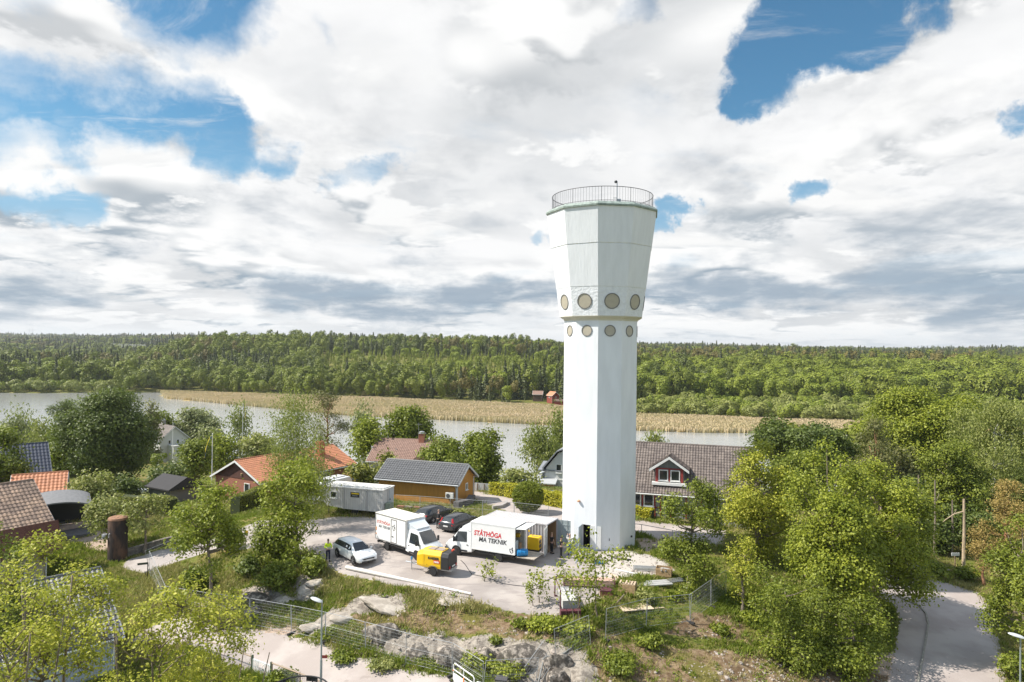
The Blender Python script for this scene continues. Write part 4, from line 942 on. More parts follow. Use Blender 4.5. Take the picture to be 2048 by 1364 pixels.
ixa, sa = kinds(PP, dd); D2, _ = far_front(P2[:, 0], P2[:, 1]); ixb, sb = kinds(P2, P2[:, 1]-D2)
ixb = np.where(ixb == 8, 2, ixb); ixb = np.where(ixb == 7, 2, ixb); 
AP = np.concatenate([PP, P2]); IX = np.concatenate([ixa, ixb]); SS = np.concatenate([sa, sb]); DD = np.concatenate([dd, P2[:, 1]-D2])
# clearings round the far houses
FH = [('red', 1105, 806, 392), ('barn', 1078, 806, 400), ('hl', 28, 722, 900), ('hl2', 152, 726, 850), ('hl3', 95, 716, 1000), ('wr', 1915, 800, 560), ('wr2', 1938, 792, 600)]
for nm_, hx, hy, hd in FH:
    q_ = AT(hx, hy, hd); m_ = (np.abs(AP[:, 0]-q_.x) < 11*hd/500+4) & (AP[:, 1] > hd-34*hd/400) & (AP[:, 1] < hd+9); AP, IX, SS, DD = AP[~m_], IX[~m_], SS[~m_], DD[~m_]
ZZ = height(AP[:, 0], AP[:, 1])
# the 300 that show largest stand as single trees, the rest is the wood
show = np.array(TPH)[IX]*SS/AP[:, 1]*np.where(DD < 17, 3., 1.)*np.where(np.abs(AP[:, 0]/AP[:, 1]) > .76, .01, 1.)*np.where(np.abs(AP[:, 0]/AP[:, 1]-.13) < .06, .3, 1)
order = np.argsort(-show); ind = order[:229]; restm = np.ones(len(AP), bool); restm[ind] = False
KL = {0: ('broad green tree at the front of the far shore wood', 'far_broadleaf_tree', 'tree'), 1: ('light green rounded tree at the water side of the far wood', 'far_light_tree', 'tree'), 2: ('dark green rounded tree in the front row of the far shore wood', 'far_dark_tree', 'tree'),
      3: ('tall full green tree rising in the front row of the far wood', 'far_tall_tree', 'tree'), 4: ('tall narrow dark spruce at the edge of the far shore wood', 'far_spruce', 'spruce'), 5: ('short dark spruce at the edge of the far shore wood', 'far_short_spruce', 'spruce'),
      6: ('brownish pine with a high crown in the front of the far shore wood', 'far_pine', 'pine'), 7: ('pale grey green willow bush at the water line of the far shore', 'far_willow', 'willow'), 8: ('small pointed bright green young tree in the far plantation', 'far_young_tree', 'young tree'),
      9: ('low fresh green bush at the water line of the far shore', 'far_bush', 'bush'), 10: ('low dark rounded tree in the front row of the far shore wood', 'far_low_tree', 'tree')}
for i in ind:
    k = int(IX[i]); o = bpy.data.objects.new(KL[k][1], TP[k].data); C.objects.link(o)
    o.location = (AP[i, 0], AP[i, 1], ZZ[i]-.3); o.rotation_euler = (0, 0, rf.uniform(0, 6.28)); s_ = SS[i]; o.scale = (s_*rf.uniform(.9, 1.1), s_*rf.uniform(.9, 1.1), s_)
    tag(o, KL[k][0], KL[k][2], 'trees of this kind along the far shore: '+KL[k][1].replace('_', ' '))
n = restm.sum(); S = SS[restm][:, None]*rf.uniform(.9, 1.1, (n, 3)); S[:, :2] *= np.where(AP[restm][:, 1] > 1100, 1.5, 1.)[:, None]; RT = np.zeros((n, 3)); RT[:, 2] = rf.uniform(0, 6.28, n)
gn_scatter('woodland', np.stack([AP[restm][:, 0], AP[restm][:, 1], ZZ[restm]-.3], 1), S, RT, IX[restm], TP, 'mixed wood of spruce, pine, birch and broadleaf covering the hills beyond the lake')
print('FOREST', n, len(ind))
# near-side undergrowth between the gardens and the lake: low wood that reads as one mass
P3 = cell(0, 112, 300, 7.5, .0, -.95, .95); ns_ = near_shore(P3[:, 0]); a3 = P3[:, 0]/P3[:, 1]; px3 = 1024+F*a3
k = (P3[:, 1] < ns_-3) & (P3[:, 1] > ns_-22); k |= (px3 > 1560) & (P3[:, 1] > 100) & (P3[:, 1] < ns_-2); k |= (px3 < 330) & (P3[:, 1] > 150) & (P3[:, 1] < ns_-3)
k &= ~((px3 > 395) & (px3 < 560) & (rf.random(len(P3)) < .5)); k &= ~((px3 > 330) & (px3 < 1560) & (rf.random(len(P3)) < .72))
P3 = P3[k]; px3 = px3[k]; n = len(P3); ix3 = np.where(rf.random(n) < .5, 9, np.where(rf.random(n) < .6, 7, 10)); ix3 = np.where((px3 > 1560) & (rf.random(n) < .6), 0, ix3)
s3 = rf.uniform(.45, .8, n)*np.where(ix3 == 10, .55, 1)*np.where((px3 > 330) & (px3 < 1560), .7, 1); s3 = np.where((px3 > 1560) & (ix3 == 0), .75, s3); RT = np.zeros((n, 3)); RT[:, 2] = rf.uniform(0, 6.28, n)
TP2 = [o.copy() for o in TP]
gn_scatter('shore_scrub', np.stack([P3[:, 0], P3[:, 1], height(P3[:, 0], P3[:, 1])-.2], 1), np.repeat(s3[:, None], 3, 1), RT, ix3, TP2, 'scrub and low trees along the near shore of the lake')
# ============================================================ BUILDINGS
def tiles(mb, A, U, Vd, nU, nV, amp=.05, stp=.035, N=None):
    """pantile surface: A corner at the eave, U along the eave, Vd up the slope; nU tile columns, nV rows"""
    A, U, Vd = Vector(A), Vector(U), Vector(Vd); N = U.cross(Vd).normalized()
    if N.z < 0: N = -N
    ku = 6; o = len(mb.v); cols = nU*ku+1
    for j in range(nV):
        for e in (0, 1):
            for i in range(cols):
                t = i/(ku*nU); a = (i % ku)/ku; hgt = amp*(math.sin(math.pi*2*a)*.5+.5)+(stp if e == 0 else 0.0)+.004
                mb.v.append(tuple(A+U*t+Vd*((j+e*.999)/nV)+N*hgt))
    for j in range(2*nV-1):
        for i in range(cols-1):
            a = o+j*cols+i; mb.f.append((a, a+1, a+cols+1, a+cols))
TILE = {'black': mat('black_roof_tile', (.115, .115, .118), .42, var=.2, vscale=3, spec=.6), 'brown': mat('brown_roof_tile', (.115, .092, .082), .7, var=.25, vscale=3, col2=(.17, .138, .12), c2=(.4, .65), c2scale=1.2),
 'orange': mat('orange_roof_tile', (.48, .20, .10), .7, var=.2, vscale=3, col2=(.36, .15, .08), c2=(.5, .7), c2scale=1.5), 'rose': mat('rose_brown_roof_tile', (.25, .155, .12), .75, var=.2, vscale=3),
 'blue': mat('blue_black_roof_tile', (.055, .065, .095), .7, var=.2, vscale=3), 'lichen': mat('lichened_brown_tile', (.24, .17, .13), .85, var=.3, vscale=4, col2=(.36, .25, .18), c2=(.45, .6), c2scale=1.1)}
WHITE = mat('white_paint', (.74, .74, .72), .5, var=.04); DARKGL = mat('window_glass', (.025, .03, .035), .06, spec=.9)
METAL = MATS['galvanised']; BLACKM = mat('black_metal', (.02, .02, .022), .4, metal=.3)
def boards(name, col, var=.10, pitch=.16):
    """vertical boarding with cover strips, as colour variation and relief along the wall"""
    if name in MATS: return MATS[name]
    m = mat(name, col, .75); q = NB(m.node_tree); b = m.node_tree.nodes['Principled BSDF']; oc = q.n('ShaderNodeTexCoord').outputs['Object']
    sp = q.n('ShaderNodeSeparateXYZ'); q.put(sp.inputs[0], oc); s_ = q.m('ADD', sp.outputs[0], sp.outputs[1])
    fr = q.m('FRACT', q.m('DIVIDE', s_, pitch)); ln = q.ss(fr, .06, .12, 1, 0)
    n_ = q.noise(q.v('MULTIPLY', oc, (6, 6, .8)), 1.0, 5, .6); c = q.mix(q.ss(n_, .3, .7), tuple(v*(1-var) for v in col), tuple(min(1, v*(1+var)) for v in col))
    c = q.mix(q.m('MULTIPLY', ln, .45), c, tuple(v*.35 for v in col)); q.put(b.inputs['Base Color'], c)
    bn = q.n('ShaderNodeBump'); bn.inputs['Strength'].default_value = .8; bn.inputs['Distance'].default_value = .02; q.put(bn.inputs['Height'], q.m('SUBTRACT', 1, ln)); q.put(b.inputs['Normal'], bn.outputs[0]); return m
def window(par, M_, w_, h_, fr=WHITE, mull=1, name='window', sill=True):
    """M_: frame with x along the wall, z up, y OUT of the wall; origin bottom centre"""
    mb = MB(); t = .09
    for x0, x1, z0, z1 in ((-w_/2, w_/2, 0, t), (-w_/2, w_/2, h_-t, h_), (-w_/2, -w_/2+t, t, h_-t), (w_/2-t, w_/2, t, h_-t)): mb.box((x0+x1)/2, .03, z0, x1-x0, .1, z1-z0, M_)
    for k in range(1, mull): x = -w_/2+w_*k/mull; mb.box(x, .03, t, .05, .07, h_-2*t, M_)
    f = mb.ob('window', fr, par); mb = MB(); mb.box(0, .0, t, w_-2*t, .03, h_-2*t, M_); mb.ob('pane', DARKGL, f)
    if sill: mb = MB(); mb.box(0, .09, -.06, w_+.14, .2, .05, M_); mb.ob('sill', fr, f)
    return f
def face(L, Wd, side, u, z):
    """matrix on a wall: side 'f' -y, 'b' +y, 'r' +x, 'l' -x ; u along the wall"""
    if side == 'f': return Matrix.Translation((u, -Wd/2, z)) @ Matrix.Rotation(math.pi, 4, 'Z')
    if side == 'b': return Matrix.Translation((u, Wd/2, z))
    if side == 'r': return Matrix.Translation((L/2, u, z)) @ Matrix.Rotation(-math.pi/2, 4, 'Z')
    return Matrix.Translation((-L/2, u, z)) @ Matrix.Rotation(math.pi/2, 4, 'Z')
def house(name, label, c, rz, L, Wd, hw, rise, wall, tile, base=None, over=.45, wins=(), trim=WHITE, tp=.32, tr_=.36, gable=None, detail=True, cat='house', bot=-1.2):
    """c = centre (x,y,ground z); ridge along local x"""
    e = empty(name, label, cat, c, rz); mb = MB()
    mb.box(0, 0, bot, L, Wd, hw-bot); mb.prism([(-Wd/2, hw), (Wd/2, hw), (0, hw+rise)], -L/2, L/2, Matrix.Rotation(math.pi/2, 4, 'Z')); mb.ob('wall', wall, e)
    if gable:
        for sx in (-1, 1): mb = MB(); mb.prism([(-Wd/2+.02, hw+.02), (Wd/2-.02, hw+.02), (0, hw+rise-.04)], -sx*(L/2+.005), -sx*(L/2+.05), Matrix.Rotation(math.pi/2, 4, 'Z')); mb.ob('gable_boarding', gable, e)
    slope = math.hypot(Wd/2, rise); k = (slope+over)/slope; ex, ez = Wd/2*k, hw+rise-rise*k; th = .16; Lx = L/2+over*.8
    mb = MB()
    for sy in (-1, 1):
        a0, a1 = Vector((-Lx, sy*ex, ez+.06)), Vector((Lx, sy*ex, ez+.06)); r0_, r1_ = Vector((-Lx, 0, hw+rise+.06)), Vector((Lx, 0, hw+rise+.06))
        n_ = (a1-a0).cross(r0_-a0).normalized(); n_ = n_ if n_.z > 0 else -n_
        mb.loft([[tuple(a0), tuple(a1), tuple(r1_), tuple(r0_)], [tuple(p+n_*th*.6) for p in (a0, a1, r1_, r0_)]])
        if detail: tiles(mb, a0+n_*(th*.6+.01), a1-a0, r0_-a0, max(2, int(2*Lx/tp)), max(2, int(k*slope/tr_)))
    mb.tube([(-Lx, 0, hw+rise+.20), (Lx, 0, hw+rise+.20)], .11, 6)
    rf_ = mb.ob('roof', TILE[tile], e, fix=False)
    mb = MB()
    for sx in (-1, 1):
        for sy in (-1, 1):
            p0, p1 = Vector((sx*(Lx+.02), sy*ex, ez+.02)), Vector((sx*(Lx+.02), 0, hw+rise+.02)); w3 = .17
            mb.loft([[tuple(p+Vector((dx, 0, dz))) for dx, dz in ((-.03, -.08), (.03, -.08), (.03, w3), (-.03, w3))] for p in (p0, p1)])
    for sy in (-1, 1): mb.box(0, sy*(ex+.03), ez-.06, 2*Lx, .05, .16)
    mb.ob('bargeboard', trim, e)
    mb = MB()
    for sy in (-1, 1): mb.tube([(-Lx, sy*(ex+.12), ez+.05), (Lx, sy*(ex+.12), ez+.05)], .06, 6)
    mb.tube([(L/2-.1, -ex-.1, ez), (L/2-.1, -Wd/2-.08, ez-.4), (L/2-.1, -Wd/2-.08, -.4)], .045, 6); mb.ob('gutter', trim if trim is not WHITE else WHITE, e)
    for side, u_, z, w_, h_, ml in wins: window(e, face(L, Wd, side, u_, z), w_, h_, mull=ml)
    return e
def chimney(e, x, y, z0, z1, sx, col, cap=True, par='chimney'):
    mb = MB(); mb.box(x, y, z0, sx, sx*.85, z1-z0); c = mb.ob(par, col, e)
    if cap: mb = MB(); mb.box(x, y, z1, sx*1.15, sx, .08); mb.lathe([(sx*.5, 0), (sx*.52, .2), (sx*.3, .32), (.02, .35)], 10, Matrix.Translation((x, y, z1+.08))); mb.ob('cap', METAL, c)
    return c
BRICK = mat('red_brick', (.30, .12, .075), .85, var=.25, vscale=8, bump=.4)
OCHRE = boards('ochre_boarding', (.46, .215, .04))
# ochre garage
gar = house('garage', 'ochre boarded garage with a black pantiled roof and heat pump', (-10.95+.9, 82.45, -.3), R(-19.3), 10.2, 5.2, 2.5, 1.55, OCHRE, 'black', wins=(('r', .1, 1.25, .62, .8, 1),), trim=mat('grey_white_trim', (.52, .54, .56), .5), cat='garage')
mb = MB(); mb.box(4.3, -2.85, .75, .95, .36, .68); hp_ = mb.ob('heat_pump', mat('heat_pump_white', (.68, .67, .63), .5), gar, bevel=.03)
mb = MB(); mb.lathe([(.24, 0), (.24, .02), (.2, .03)], 20, Matrix.Translation((4.15, -3.03, 1.09)) @ Matrix.Rotation(math.pi/2, 4, 'X')); mb.ob('fan_grille', mat('dark_grey_plastic', (.08, .08, .08), .5), hp_)
mb = MB(); mb.box(5.1, 2.2, 0, .14, .14, 2.5); mb.box(5.1, -2.6, -.2, .14, .14, 2.7); mb.ob('corner_board', MATS['grey_white_trim'], gar)
# red trimmed house on the right
rh = house('red_trimmed_house', 'grey house with red timber trim, brown tiled roof and a dormer', (19.2, 76.6, -.05), R(-17), 14.5, 9.0, 2.75, 4.3, boards('grey_green_boarding', (.30, .30, .26)), 'brown', over=.5, tp=.30, tr_=.34)
DR = mat('falu_red_trim', (.25, .035, .03), .7, var=.1)
mb = MB(); Mf = face(14.5, 9.0, 'f', 0, 0)
for ux in (-5.2, -3.85, -2.55, -1.95, -.9, .7, 2.2, 4.0): mb.box(ux, -4.53, .0, .16, .08, 2.75)
mb.box(0, -4.54, 2.5, 14.3, .06, .2); mb.box(-3.6, -4.54, .95, 3.4, .06, .12); mb.ob('timber_trim', DR, rh)
window(rh, face(14.5, 9, 'f', -3.2, 1.08), 1.05, 1.3); window(rh, face(14.5, 9, 'f', -4.55, 1.08), 1.05, 1.3); window(rh, face(14.5, 9, 'f', -1.45, 1.05), .5, 1.35); window(rh, face(14.5, 9, 'f', 3.0, 1.0), 1.1, 1.3); window(rh, face(14.5, 9, 'r', -1.5, 3.4), 1.0, 1.2)
mb = MB(); mb.box(-.1, -4.52, .02, .95, .06, 2.1); mb.ob('door', mat('door_grey_green', (.32, .33, .30), .6), rh)
# dormer
dx, dw, dy0, dz0_ = -1.1, 3.1, -4.0, 3.55
mb = MB(); mb.box(dx, -2.6, dz0_, dw, 2.9, 1.55); mb.prism([(-dw/2, 5.1), (dw/2, 5.1), (0, 6.1)], -4.05, -1.15, Matrix.Translation((dx, 0, 0))); dm = mb.ob('dormer', boards('dormer_boarding', (.17, .19, .18)), rh)
mb = MB()
for sx in (-1, 1):
    a0, b0 = Vector((dx+sx*(dw/2+.5), 0, 4.92)), Vector((dx, 0, 6.28)); n_ = Vector((sx*.5, 0, 1)).normalized()
    P4 = [a0+Vector((0, -4.45, 0)), a0+Vector((0, -2.6, 0)), b0+Vector((0, -.6, 0)), b0+Vector((0, -4.45, 0))]
    mb.loft([[tuple(p) for p in P4], [tuple(p+n_*.12) for p in P4]])
    tiles(mb, P4[0]+n_*.13, P4[3]-P4[0], Vector((0, 2.4, 0)), 5, 7)
mb.ob('dormer_roof', TILE['brown'], rh, fix=False)
mb = MB()
for sx in (-1, 1):
    a0, b0 = Vector((dx+sx*(dw/2+.52), -4.48, 4.85)), Vector((dx, -4.48, 6.25))
    mb.loft([[tuple(p+Vector((0, y_, z_))) for y_, z_ in ((-.04, -.08), (.04, -.08), (.04, .2), (-.04, .2))] for p in (a0, b0)])
mb.box(dx, -4.2, 3.38, dw+.5, .5, .28); mb.ob('dormer_bargeboard', WHITE, rh)
mb = MB()
for ux in (-1.3, 0, 1.3): mb.box(dx+ux, -4.09, dz0_+.1, .3 if ux else .16, .06, 1.45)
mb.box(dx, -4.09, dz0_+1.5, dw-.2, .07, .12); mb.ob('dormer_timber_trim', DR, rh)
for ux in (-.62, .62): window(rh, Matrix.Translation((dx+ux, -4.07, dz0_+.28)) @ Matrix.Rotation(math.pi, 4, 'Z'), .98, 1.15)
# brick house with orange roof
bh_c = Vector((-35.2, 88, 0)); dr_ = Vector((math.cos(R(60)), math.sin(R(60)), 0)); cc = bh_c+dr_*8.3
bh = house('brick_house', 'low red brick house with orange tiled roof and dark boarded gable', (cc.x, cc.y, -2.1), R(240), 16.5, 8.6, 2.7, 2.15, BRICK, 'orange', over=.55, gable=boards('dark_brown_boarding', (.09, .035, .025)), wins=(('r', 1.9, 1.0, 1.0, 1.25, 1), ('b', -3, 1.0, 1.4, 1.1, 2)))
mb = MB(); cR = mat('brick_red_sheet', (.42, .10, .06), .6)
mb.loft([[(-5.2, .9, 3.0), (-3.9, .9, 3.0), (-3.9, 2.1, 3.0), (-5.2, 2.1, 3.0)], [(-5.0, 1.1, 6.1), (-4.1, 1.1, 6.1), (-4.1, 1.9, 6.1), (-5.0, 1.9, 6.1)]]); ch = mb.ob('chimney', cR, bh)
mb = MB(); mb.tube([(-4.55, 1.5, 6.05), (-4.55, 1.5, 7.2)], .14, 10); mb.ob('flue', BLACKM, ch)
mb = MB(); mb.lathe([(.12, 0), (.16, .3), (.02, .34)], 6, Matrix.Translation((8.32, .9, 3.1))); mb.ob('nest_box', mat('wood_light', (.40, .28, .15), .8), bh)
# brown roofed house behind
bk = house('brown_roofed_house', 'house with a rose brown tiled roof and brick chimney before the lake', (-16.8, 119.5, -4.6), R(-10), 13, 9.5, 3.0, 2.9, mat('cream_render', (.55, .52, .45), .8), 'rose', over=.5)
chimney(bk, 1.4, -.4, 5.2, 7.2, .95, BRICK)
mb = MB(); mb.tube([(.6, .2, 5.5), (.6, .2, 9.0)], .03, 5); mb.box(.6, .2, 8.7, 1.2, .03, .03); mb.ob('aerial', METAL, bk)
mb = MB(); mb.prism([(-2.8, 2.9), (2.8, 2.9), (0, 5.2)], -6.2, 0, Matrix.Translation((3.6, 0, 0))); mb.box(3.6, -5.2, -1, 5.2, 1.5, 3.95); mb.ob('cross_wing', TILE['rose'], bk)
mb = MB(); mb.box(-2.5, -2.6, 4.3, .12, .12, .6); mb.ob('vent_pipe', METAL, bk)
# white gabled house far left
wh = house('white_gabled_house', 'white two storey house with brown roof near the lake on the left', (-88.5, 176, -11.2), R(-38), 7.5, 7.0, 4.8, 2.9, mat('white_boarding', (.62, .61, .57), .7), 'brown', over=.5, wins=(('r', -1.2, 3.4, .7, 1.1, 1), ('r', .9, 3.4, .7, 1.1, 1), ('r', -1.2, .9, .7, 1.1, 1), ('r', .9, .9, .7, 1.1, 1), ('f', 1.4, .9, 1.2, 1.3, 2)), tp=.45, tr_=.5)
mb = MB(); mb.box(5.2, .6, -1, 3.0, 4.4, 4.2); mb.box(5.2, .6, 3.2, 3.3, 4.7, .12); mb.ob('flat_extension', MATS['white_boarding'], wh)
chimney(wh, -2.2, 0, 6.8, 8.9, .9, mat('grey_chimney', (.3, .28, .26), .8))
# grey house with blue black roof
gh = house('grey_house', 'small grey boarded house with blue black roof and white gable trim', (AT(90, 898, 95).x-3.75*.74, 95-3.75*.67, -3.7), R(42), 7.5, 8.6, 3.1, 4.3, boards('grey_boarding', (.33, .34, .32)), 'blue', over=.4, tp=.4, tr_=.5)
mb = MB(); mb.box(-2.2, -4.9, -1, 3.2, 2.4, 5.4); mb.prism([(-1.6, 4.35), (1.6, 4.35), (0, 5.9)], -6.1, -1.5, Matrix.Translation((-2.2, 0, 0))); mb.ob('gable_wing', MATS['grey_boarding'], gh)
mb = MB()
for sx in (-1, 1):
    P4 = [Vector((-2.2+sx*2.1, -6.5, 4.05)), Vector((-2.2+sx*2.1, -1.2, 4.05)), Vector((-2.2, -.6, 6.15)), Vector((-2.2, -6.5, 6.15))]; mb.loft([[tuple(p) for p in P4], [tuple(p+Vector((0, 0, .14))) for p in P4]])
mb.ob('wing_roof', TILE['blue'], gh); mb = MB()
for sx in (-1, 1): mb.loft([[tuple(Vector(p)+Vector((0, y_, z_))) for y_, z_ in ((-.05, -.1), (.05, -.1), (.05, .16), (-.05, .16))] for p in ((-2.2+sx*2.14, -6.54, 4.05), (-2.2, -6.54, 6.17))])
mb.ob('wing_bargeboard', WHITE, gh); window(gh, Matrix.Translation((-2.2, -6.12, 1.6)) @ Matrix.Rotation(math.pi, 4, 'Z'), .8, 1.6)
# outbuilding with orange roof
house('outbuilding', 'small outbuilding with sunlit orange tiles behind the arched carport', (AT(132, 956, 84).x-2.6*.87, 84-2.6*.5, -3.3), R(30), 5.2, 6.0, 2.9, 2.2, mat('dull_render', (.35, .32, .28), .8), 'orange', over=.3, tp=.4, tr_=.45)
# lichened brown roof house, mansard
lc = house('mansard_house', 'cream boarded house with lichened brown tiles at the lower left', (-48.3, 58.5, -3.6), R(58), 12.5, 7.6, 5.4, 3.0, boards('cream_boarding', (.48, .43, .33)), 'lichen', over=.5, tp=.34, tr_=.4, trim=WHITE)
mb = MB(); ex_ = 4.3
for x0, x1 in ((2.2, 6.9),):
    P4 = [Vector((x0, -ex_-.75, 2.9)), Vector((x1, -ex_-.75, 2.9)), Vector((x1, -ex_+.15, 5.35)), Vector((x0, -ex_+.15, 5.35))]; mb.loft([[tuple(p) for p in P4], [tuple(p+Vector((0, -.14, .05))) for p in P4]])
mb.ob('lower_roof', mat('red_brown_shingle', (.13, .055, .04), .9, var=.3, vscale=10), lc)
window(lc, face(12.5, 7.6, 'f', .6, 3.6), 1.0, 1.3); window(lc, face(12.5, 7.6, 'f', -3, 3.6), 1.0, 1.3); window(lc, face(12.5, 7.6, 'f', 4.0, .6), 1.0, 1.3)
# foreground house under the maples
fh = house('tiled_roof_house', 'house with dark glossy pantiles half hidden by the foreground maples', (-31.9, 44.6, -4.0), R(47), 8.6, 9.0, 3.0, 2.95, boards('pale_blue_boarding', (.42, .46, .50)), 'black', over=.5, tp=.3, tr_=.34, wins=(('r', -1.5, 1.0, 1.1, 1.2, 2), ('r', 1.6, 1.0, 1.1, 1.2, 2)))
# white mansard house left of the tower
mh = empty('gambrel_house', 'white house with grey gambrel roof left of the tower', 'house', (10.9, 108, -6.2), R(-17))
mb = MB(); prof = [(-4.6, -1), (4.6, -1), (4.6, 3.0), (4.2, 5.6), (2.3, 8.0), (0, 9.0), (-2.3, 8.0), (-4.2, 5.6), (-4.6, 3.0)]; mb.prism(prof, -5, 5); mb.ob('wall', mat('white_render', (.58, .58, .57), .8, var=.04), mh)
mb = MB(); rp = [(4.95, 2.7), (4.5, 5.7), (2.45, 8.2), (0, 9.25), (-2.45, 8.2), (-4.5, 5.7), (-4.95, 2.7)]; rp2 = [(x*1.035, z+.14) for x, z in rp]
mb.prism(rp+rp2[::-1], -5.5, 5.5); mb.ob('roof', mat('grey_sheet_roof', (.22, .23, .25), .45, var=.15, vscale=2), mh)
for u_, z in ((-2.2, 5.0), (0.4, 5.0), (-2.2, 1.2), (1.0, 1.2)): window(mh, Matrix.Translation((u_, -5.02, z)) @ Matrix.Rotation(math.pi, 4, 'Z'), .9, 1.35)
mb = MB(); mb.box(0, -5.03, 3.9, 9, .06, .15); mb.ob('string_course', WHITE, mh)
def flat_shed(name, label, c, rz, L, Wd, h_, wall, roofm, rise=.5, cat='shed'):
    e = empty(name, label, cat, c, rz); mb = MB(); mb.box(0, 0, -1, L, Wd, h_+1); mb.ob('wall', wall, e)
    mb = MB(); mb.prism([(-Wd/2-.4, h_), (Wd/2+.4, h_), (Wd/2+.4, h_+.15), (0, h_+rise+.15), (-Wd/2-.4, h_+.15)], -L/2-.4, L/2+.4, Matrix.Rotation(math.pi/2, 4, 'Z')); mb.ob('roof', roofm, e); return e
flat_shed('low_outbuilding', 'low building with pale grey sheet roof beside the gambrel house', (2.6, 106, -5.2), R(-12), 9, 6, 2.6, mat('salmon_render', (.50, .30, .20), .8), mat('pale_sheet_roof', (.42, .43, .44), .5))
flat_shed('dark_annexe', 'dark roofed annexe touching the gambrel house', (8.2, 107, -5.0), R(-17), 5.5, 6, 4.0, MATS['white_render'], MATS['grey_sheet_roof'], .8, 'annexe')
flat_shed('dark_roofed_shed', 'small shed with black roof by the dark hedge', (AT(350, 968, 92).x, 92, -3.2), R(-30), 4.5, 4.5, 1.9, mat('grey_wood', (.2, .19, .17), .85), mat('black_felt', (.035, .033, .035), .85), 1.3)
flat_shed('far_white_shed', 'pale roof corner showing behind the brown roofed house', (AT(727, 912, 104).x, 104, -4.5), R(-30), 4, 4, 2.2, WHITE, MATS['grey_sheet_roof'], 1.0)
# arched carport
cpx = AT(116, 1040, 74); cpe = empty('arched_carport', 'arched carport with grey sheet roof open to a dark interior', 'carport', (cpx.x, 74, -2.4), R(34))
mb = MB(); arc = [(3.1*math.sin(t), 2.5+1.0*math.cos(t)) for t in np.linspace(-1.25, 1.25, 15)]; arc2 = [(x*1.03, z+.13) for x, z in arc]
mb.prism(arc+arc2[::-1], -3.6, 3.6); mb.ob('roof', mat('grey_weathered_sheet', (.16, .16, .165), .6, var=.15, bump=.3), cpe)
for x in (-3.0, 3.0):
    for y in (-3.3, 3.3): mb = MB(); mb.box(x, y, -.3, .16, .16, 3.2); mb.ob('post', mat('black_timber', (.03, .03, .03), .7), cpe)
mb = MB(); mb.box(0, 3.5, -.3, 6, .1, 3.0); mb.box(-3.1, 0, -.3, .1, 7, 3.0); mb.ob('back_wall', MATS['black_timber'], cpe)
mb = MB(); mb.box(0, 0, -.4, 6.6, 7.4, .45); mb.ob('deck', mat('grey_deck', (.12, .12, .13), .8), cpe)
# retaining wall and planks near the carport
def walls(name, label, cat, pts, h_, t_, m_):
    mb = MB(); o0 = Vector(pts[0]); o0.z = HG(o0.x, o0.y); pts = [Vector(p) for p in pts]; rg = []
    for i, p in enumerate(pts):
        d = (pts[min(i+1, len(pts)-1)]-pts[max(i-1, 0)]); d.z = 0; d.normalize(); n_ = Vector((-d.y, d.x, 0))*t_/2; q_ = p-o0; z = HG(p.x, p.y)-o0.z
        rg.append([(q_.x-n_.x, q_.y-n_.y, z-.4), (q_.x+n_.x, q_.y+n_.y, z-.4), (q_.x+n_.x, q_.y+n_.y, z+h_), (q_.x-n_.x, q_.y-n_.y, z+h_)])
    mb.loft(rg); o = mb.ob(name, m_); o.location = o0; return tag(o, label, cat)
walls('retaining_wall', 'rough grey stone retaining wall along the drive below the apple trees', 'wall', [on(255, 1112), on(330, 1090), on(420, 1072)], .7, .5, mat('dry_stone', (.16, .14, .12), .9, var=.4, vscale=4, bump=2, bscale=3))
walls('patio_wall', 'low pinkish wall in front of the arched carport', 'wall', [on(112, 1066), on(170, 1052), on(225, 1050)], .5, .5, mat('pink_concrete', (.42, .33, .29), .85, var=.1))
walls('curved_wall', 'low curved concrete kerb wall at the corner of the back road', 'wall', [on(985, 1018), on(1002, 1016), on(1013, 1010), on(1012, 1005)], .35, .35, mat('concrete', (.36, .33, .31), .85, var=.1))
walls('garden_wall', 'dark stone garden wall beside the ochre garage', 'wall', [on(912, 1018), on(938, 1012), on(944, 1003)], .8, .8, mat('dark_stone', (.10, .095, .095), .9, var=.3, bump=1))
# white picket fence
pf = empty('picket_fence', 'white picket fence with dark posts along the back road', 'fence', G(935, 985, -1.2)); pa, pb = G(928, 984, -1.2), G(1010, 991, -1.2); dd_ = (pb-pa); nn_ = int(dd_.length/.13); mb = MB()
for k in range(nn_+1):
    p = pa+dd_*(k/nn_)-pf.location; mb.box(p.x, p.y, -.2, .11, .03, 1.55)
mb.ob('pickets', WHITE, pf)
for k in range(7): p = pa+dd_*(k/6)-pf.location; mb = MB(); mb.box(p.x, p.y-.12, -.2, .12, .12, 1.5); mb.ob('post', mat('brown_post', (.3, .2, .13), .8), pf)
p = G(937, 994, -.8); e = empty('letter_box', 'green letter box at the left end of the white picket fence', 'letter box', p); mb = MB(); mb.box(0, 0, .9, .45, .35, .6); mb.ob('box', mat('dark_green', (.03, .12, .06), .5), e, bevel=.04); mb = MB(); mb.box(0, 0, -.1, .08, .08, 1.0); mb.ob('post', BLACKM, e)
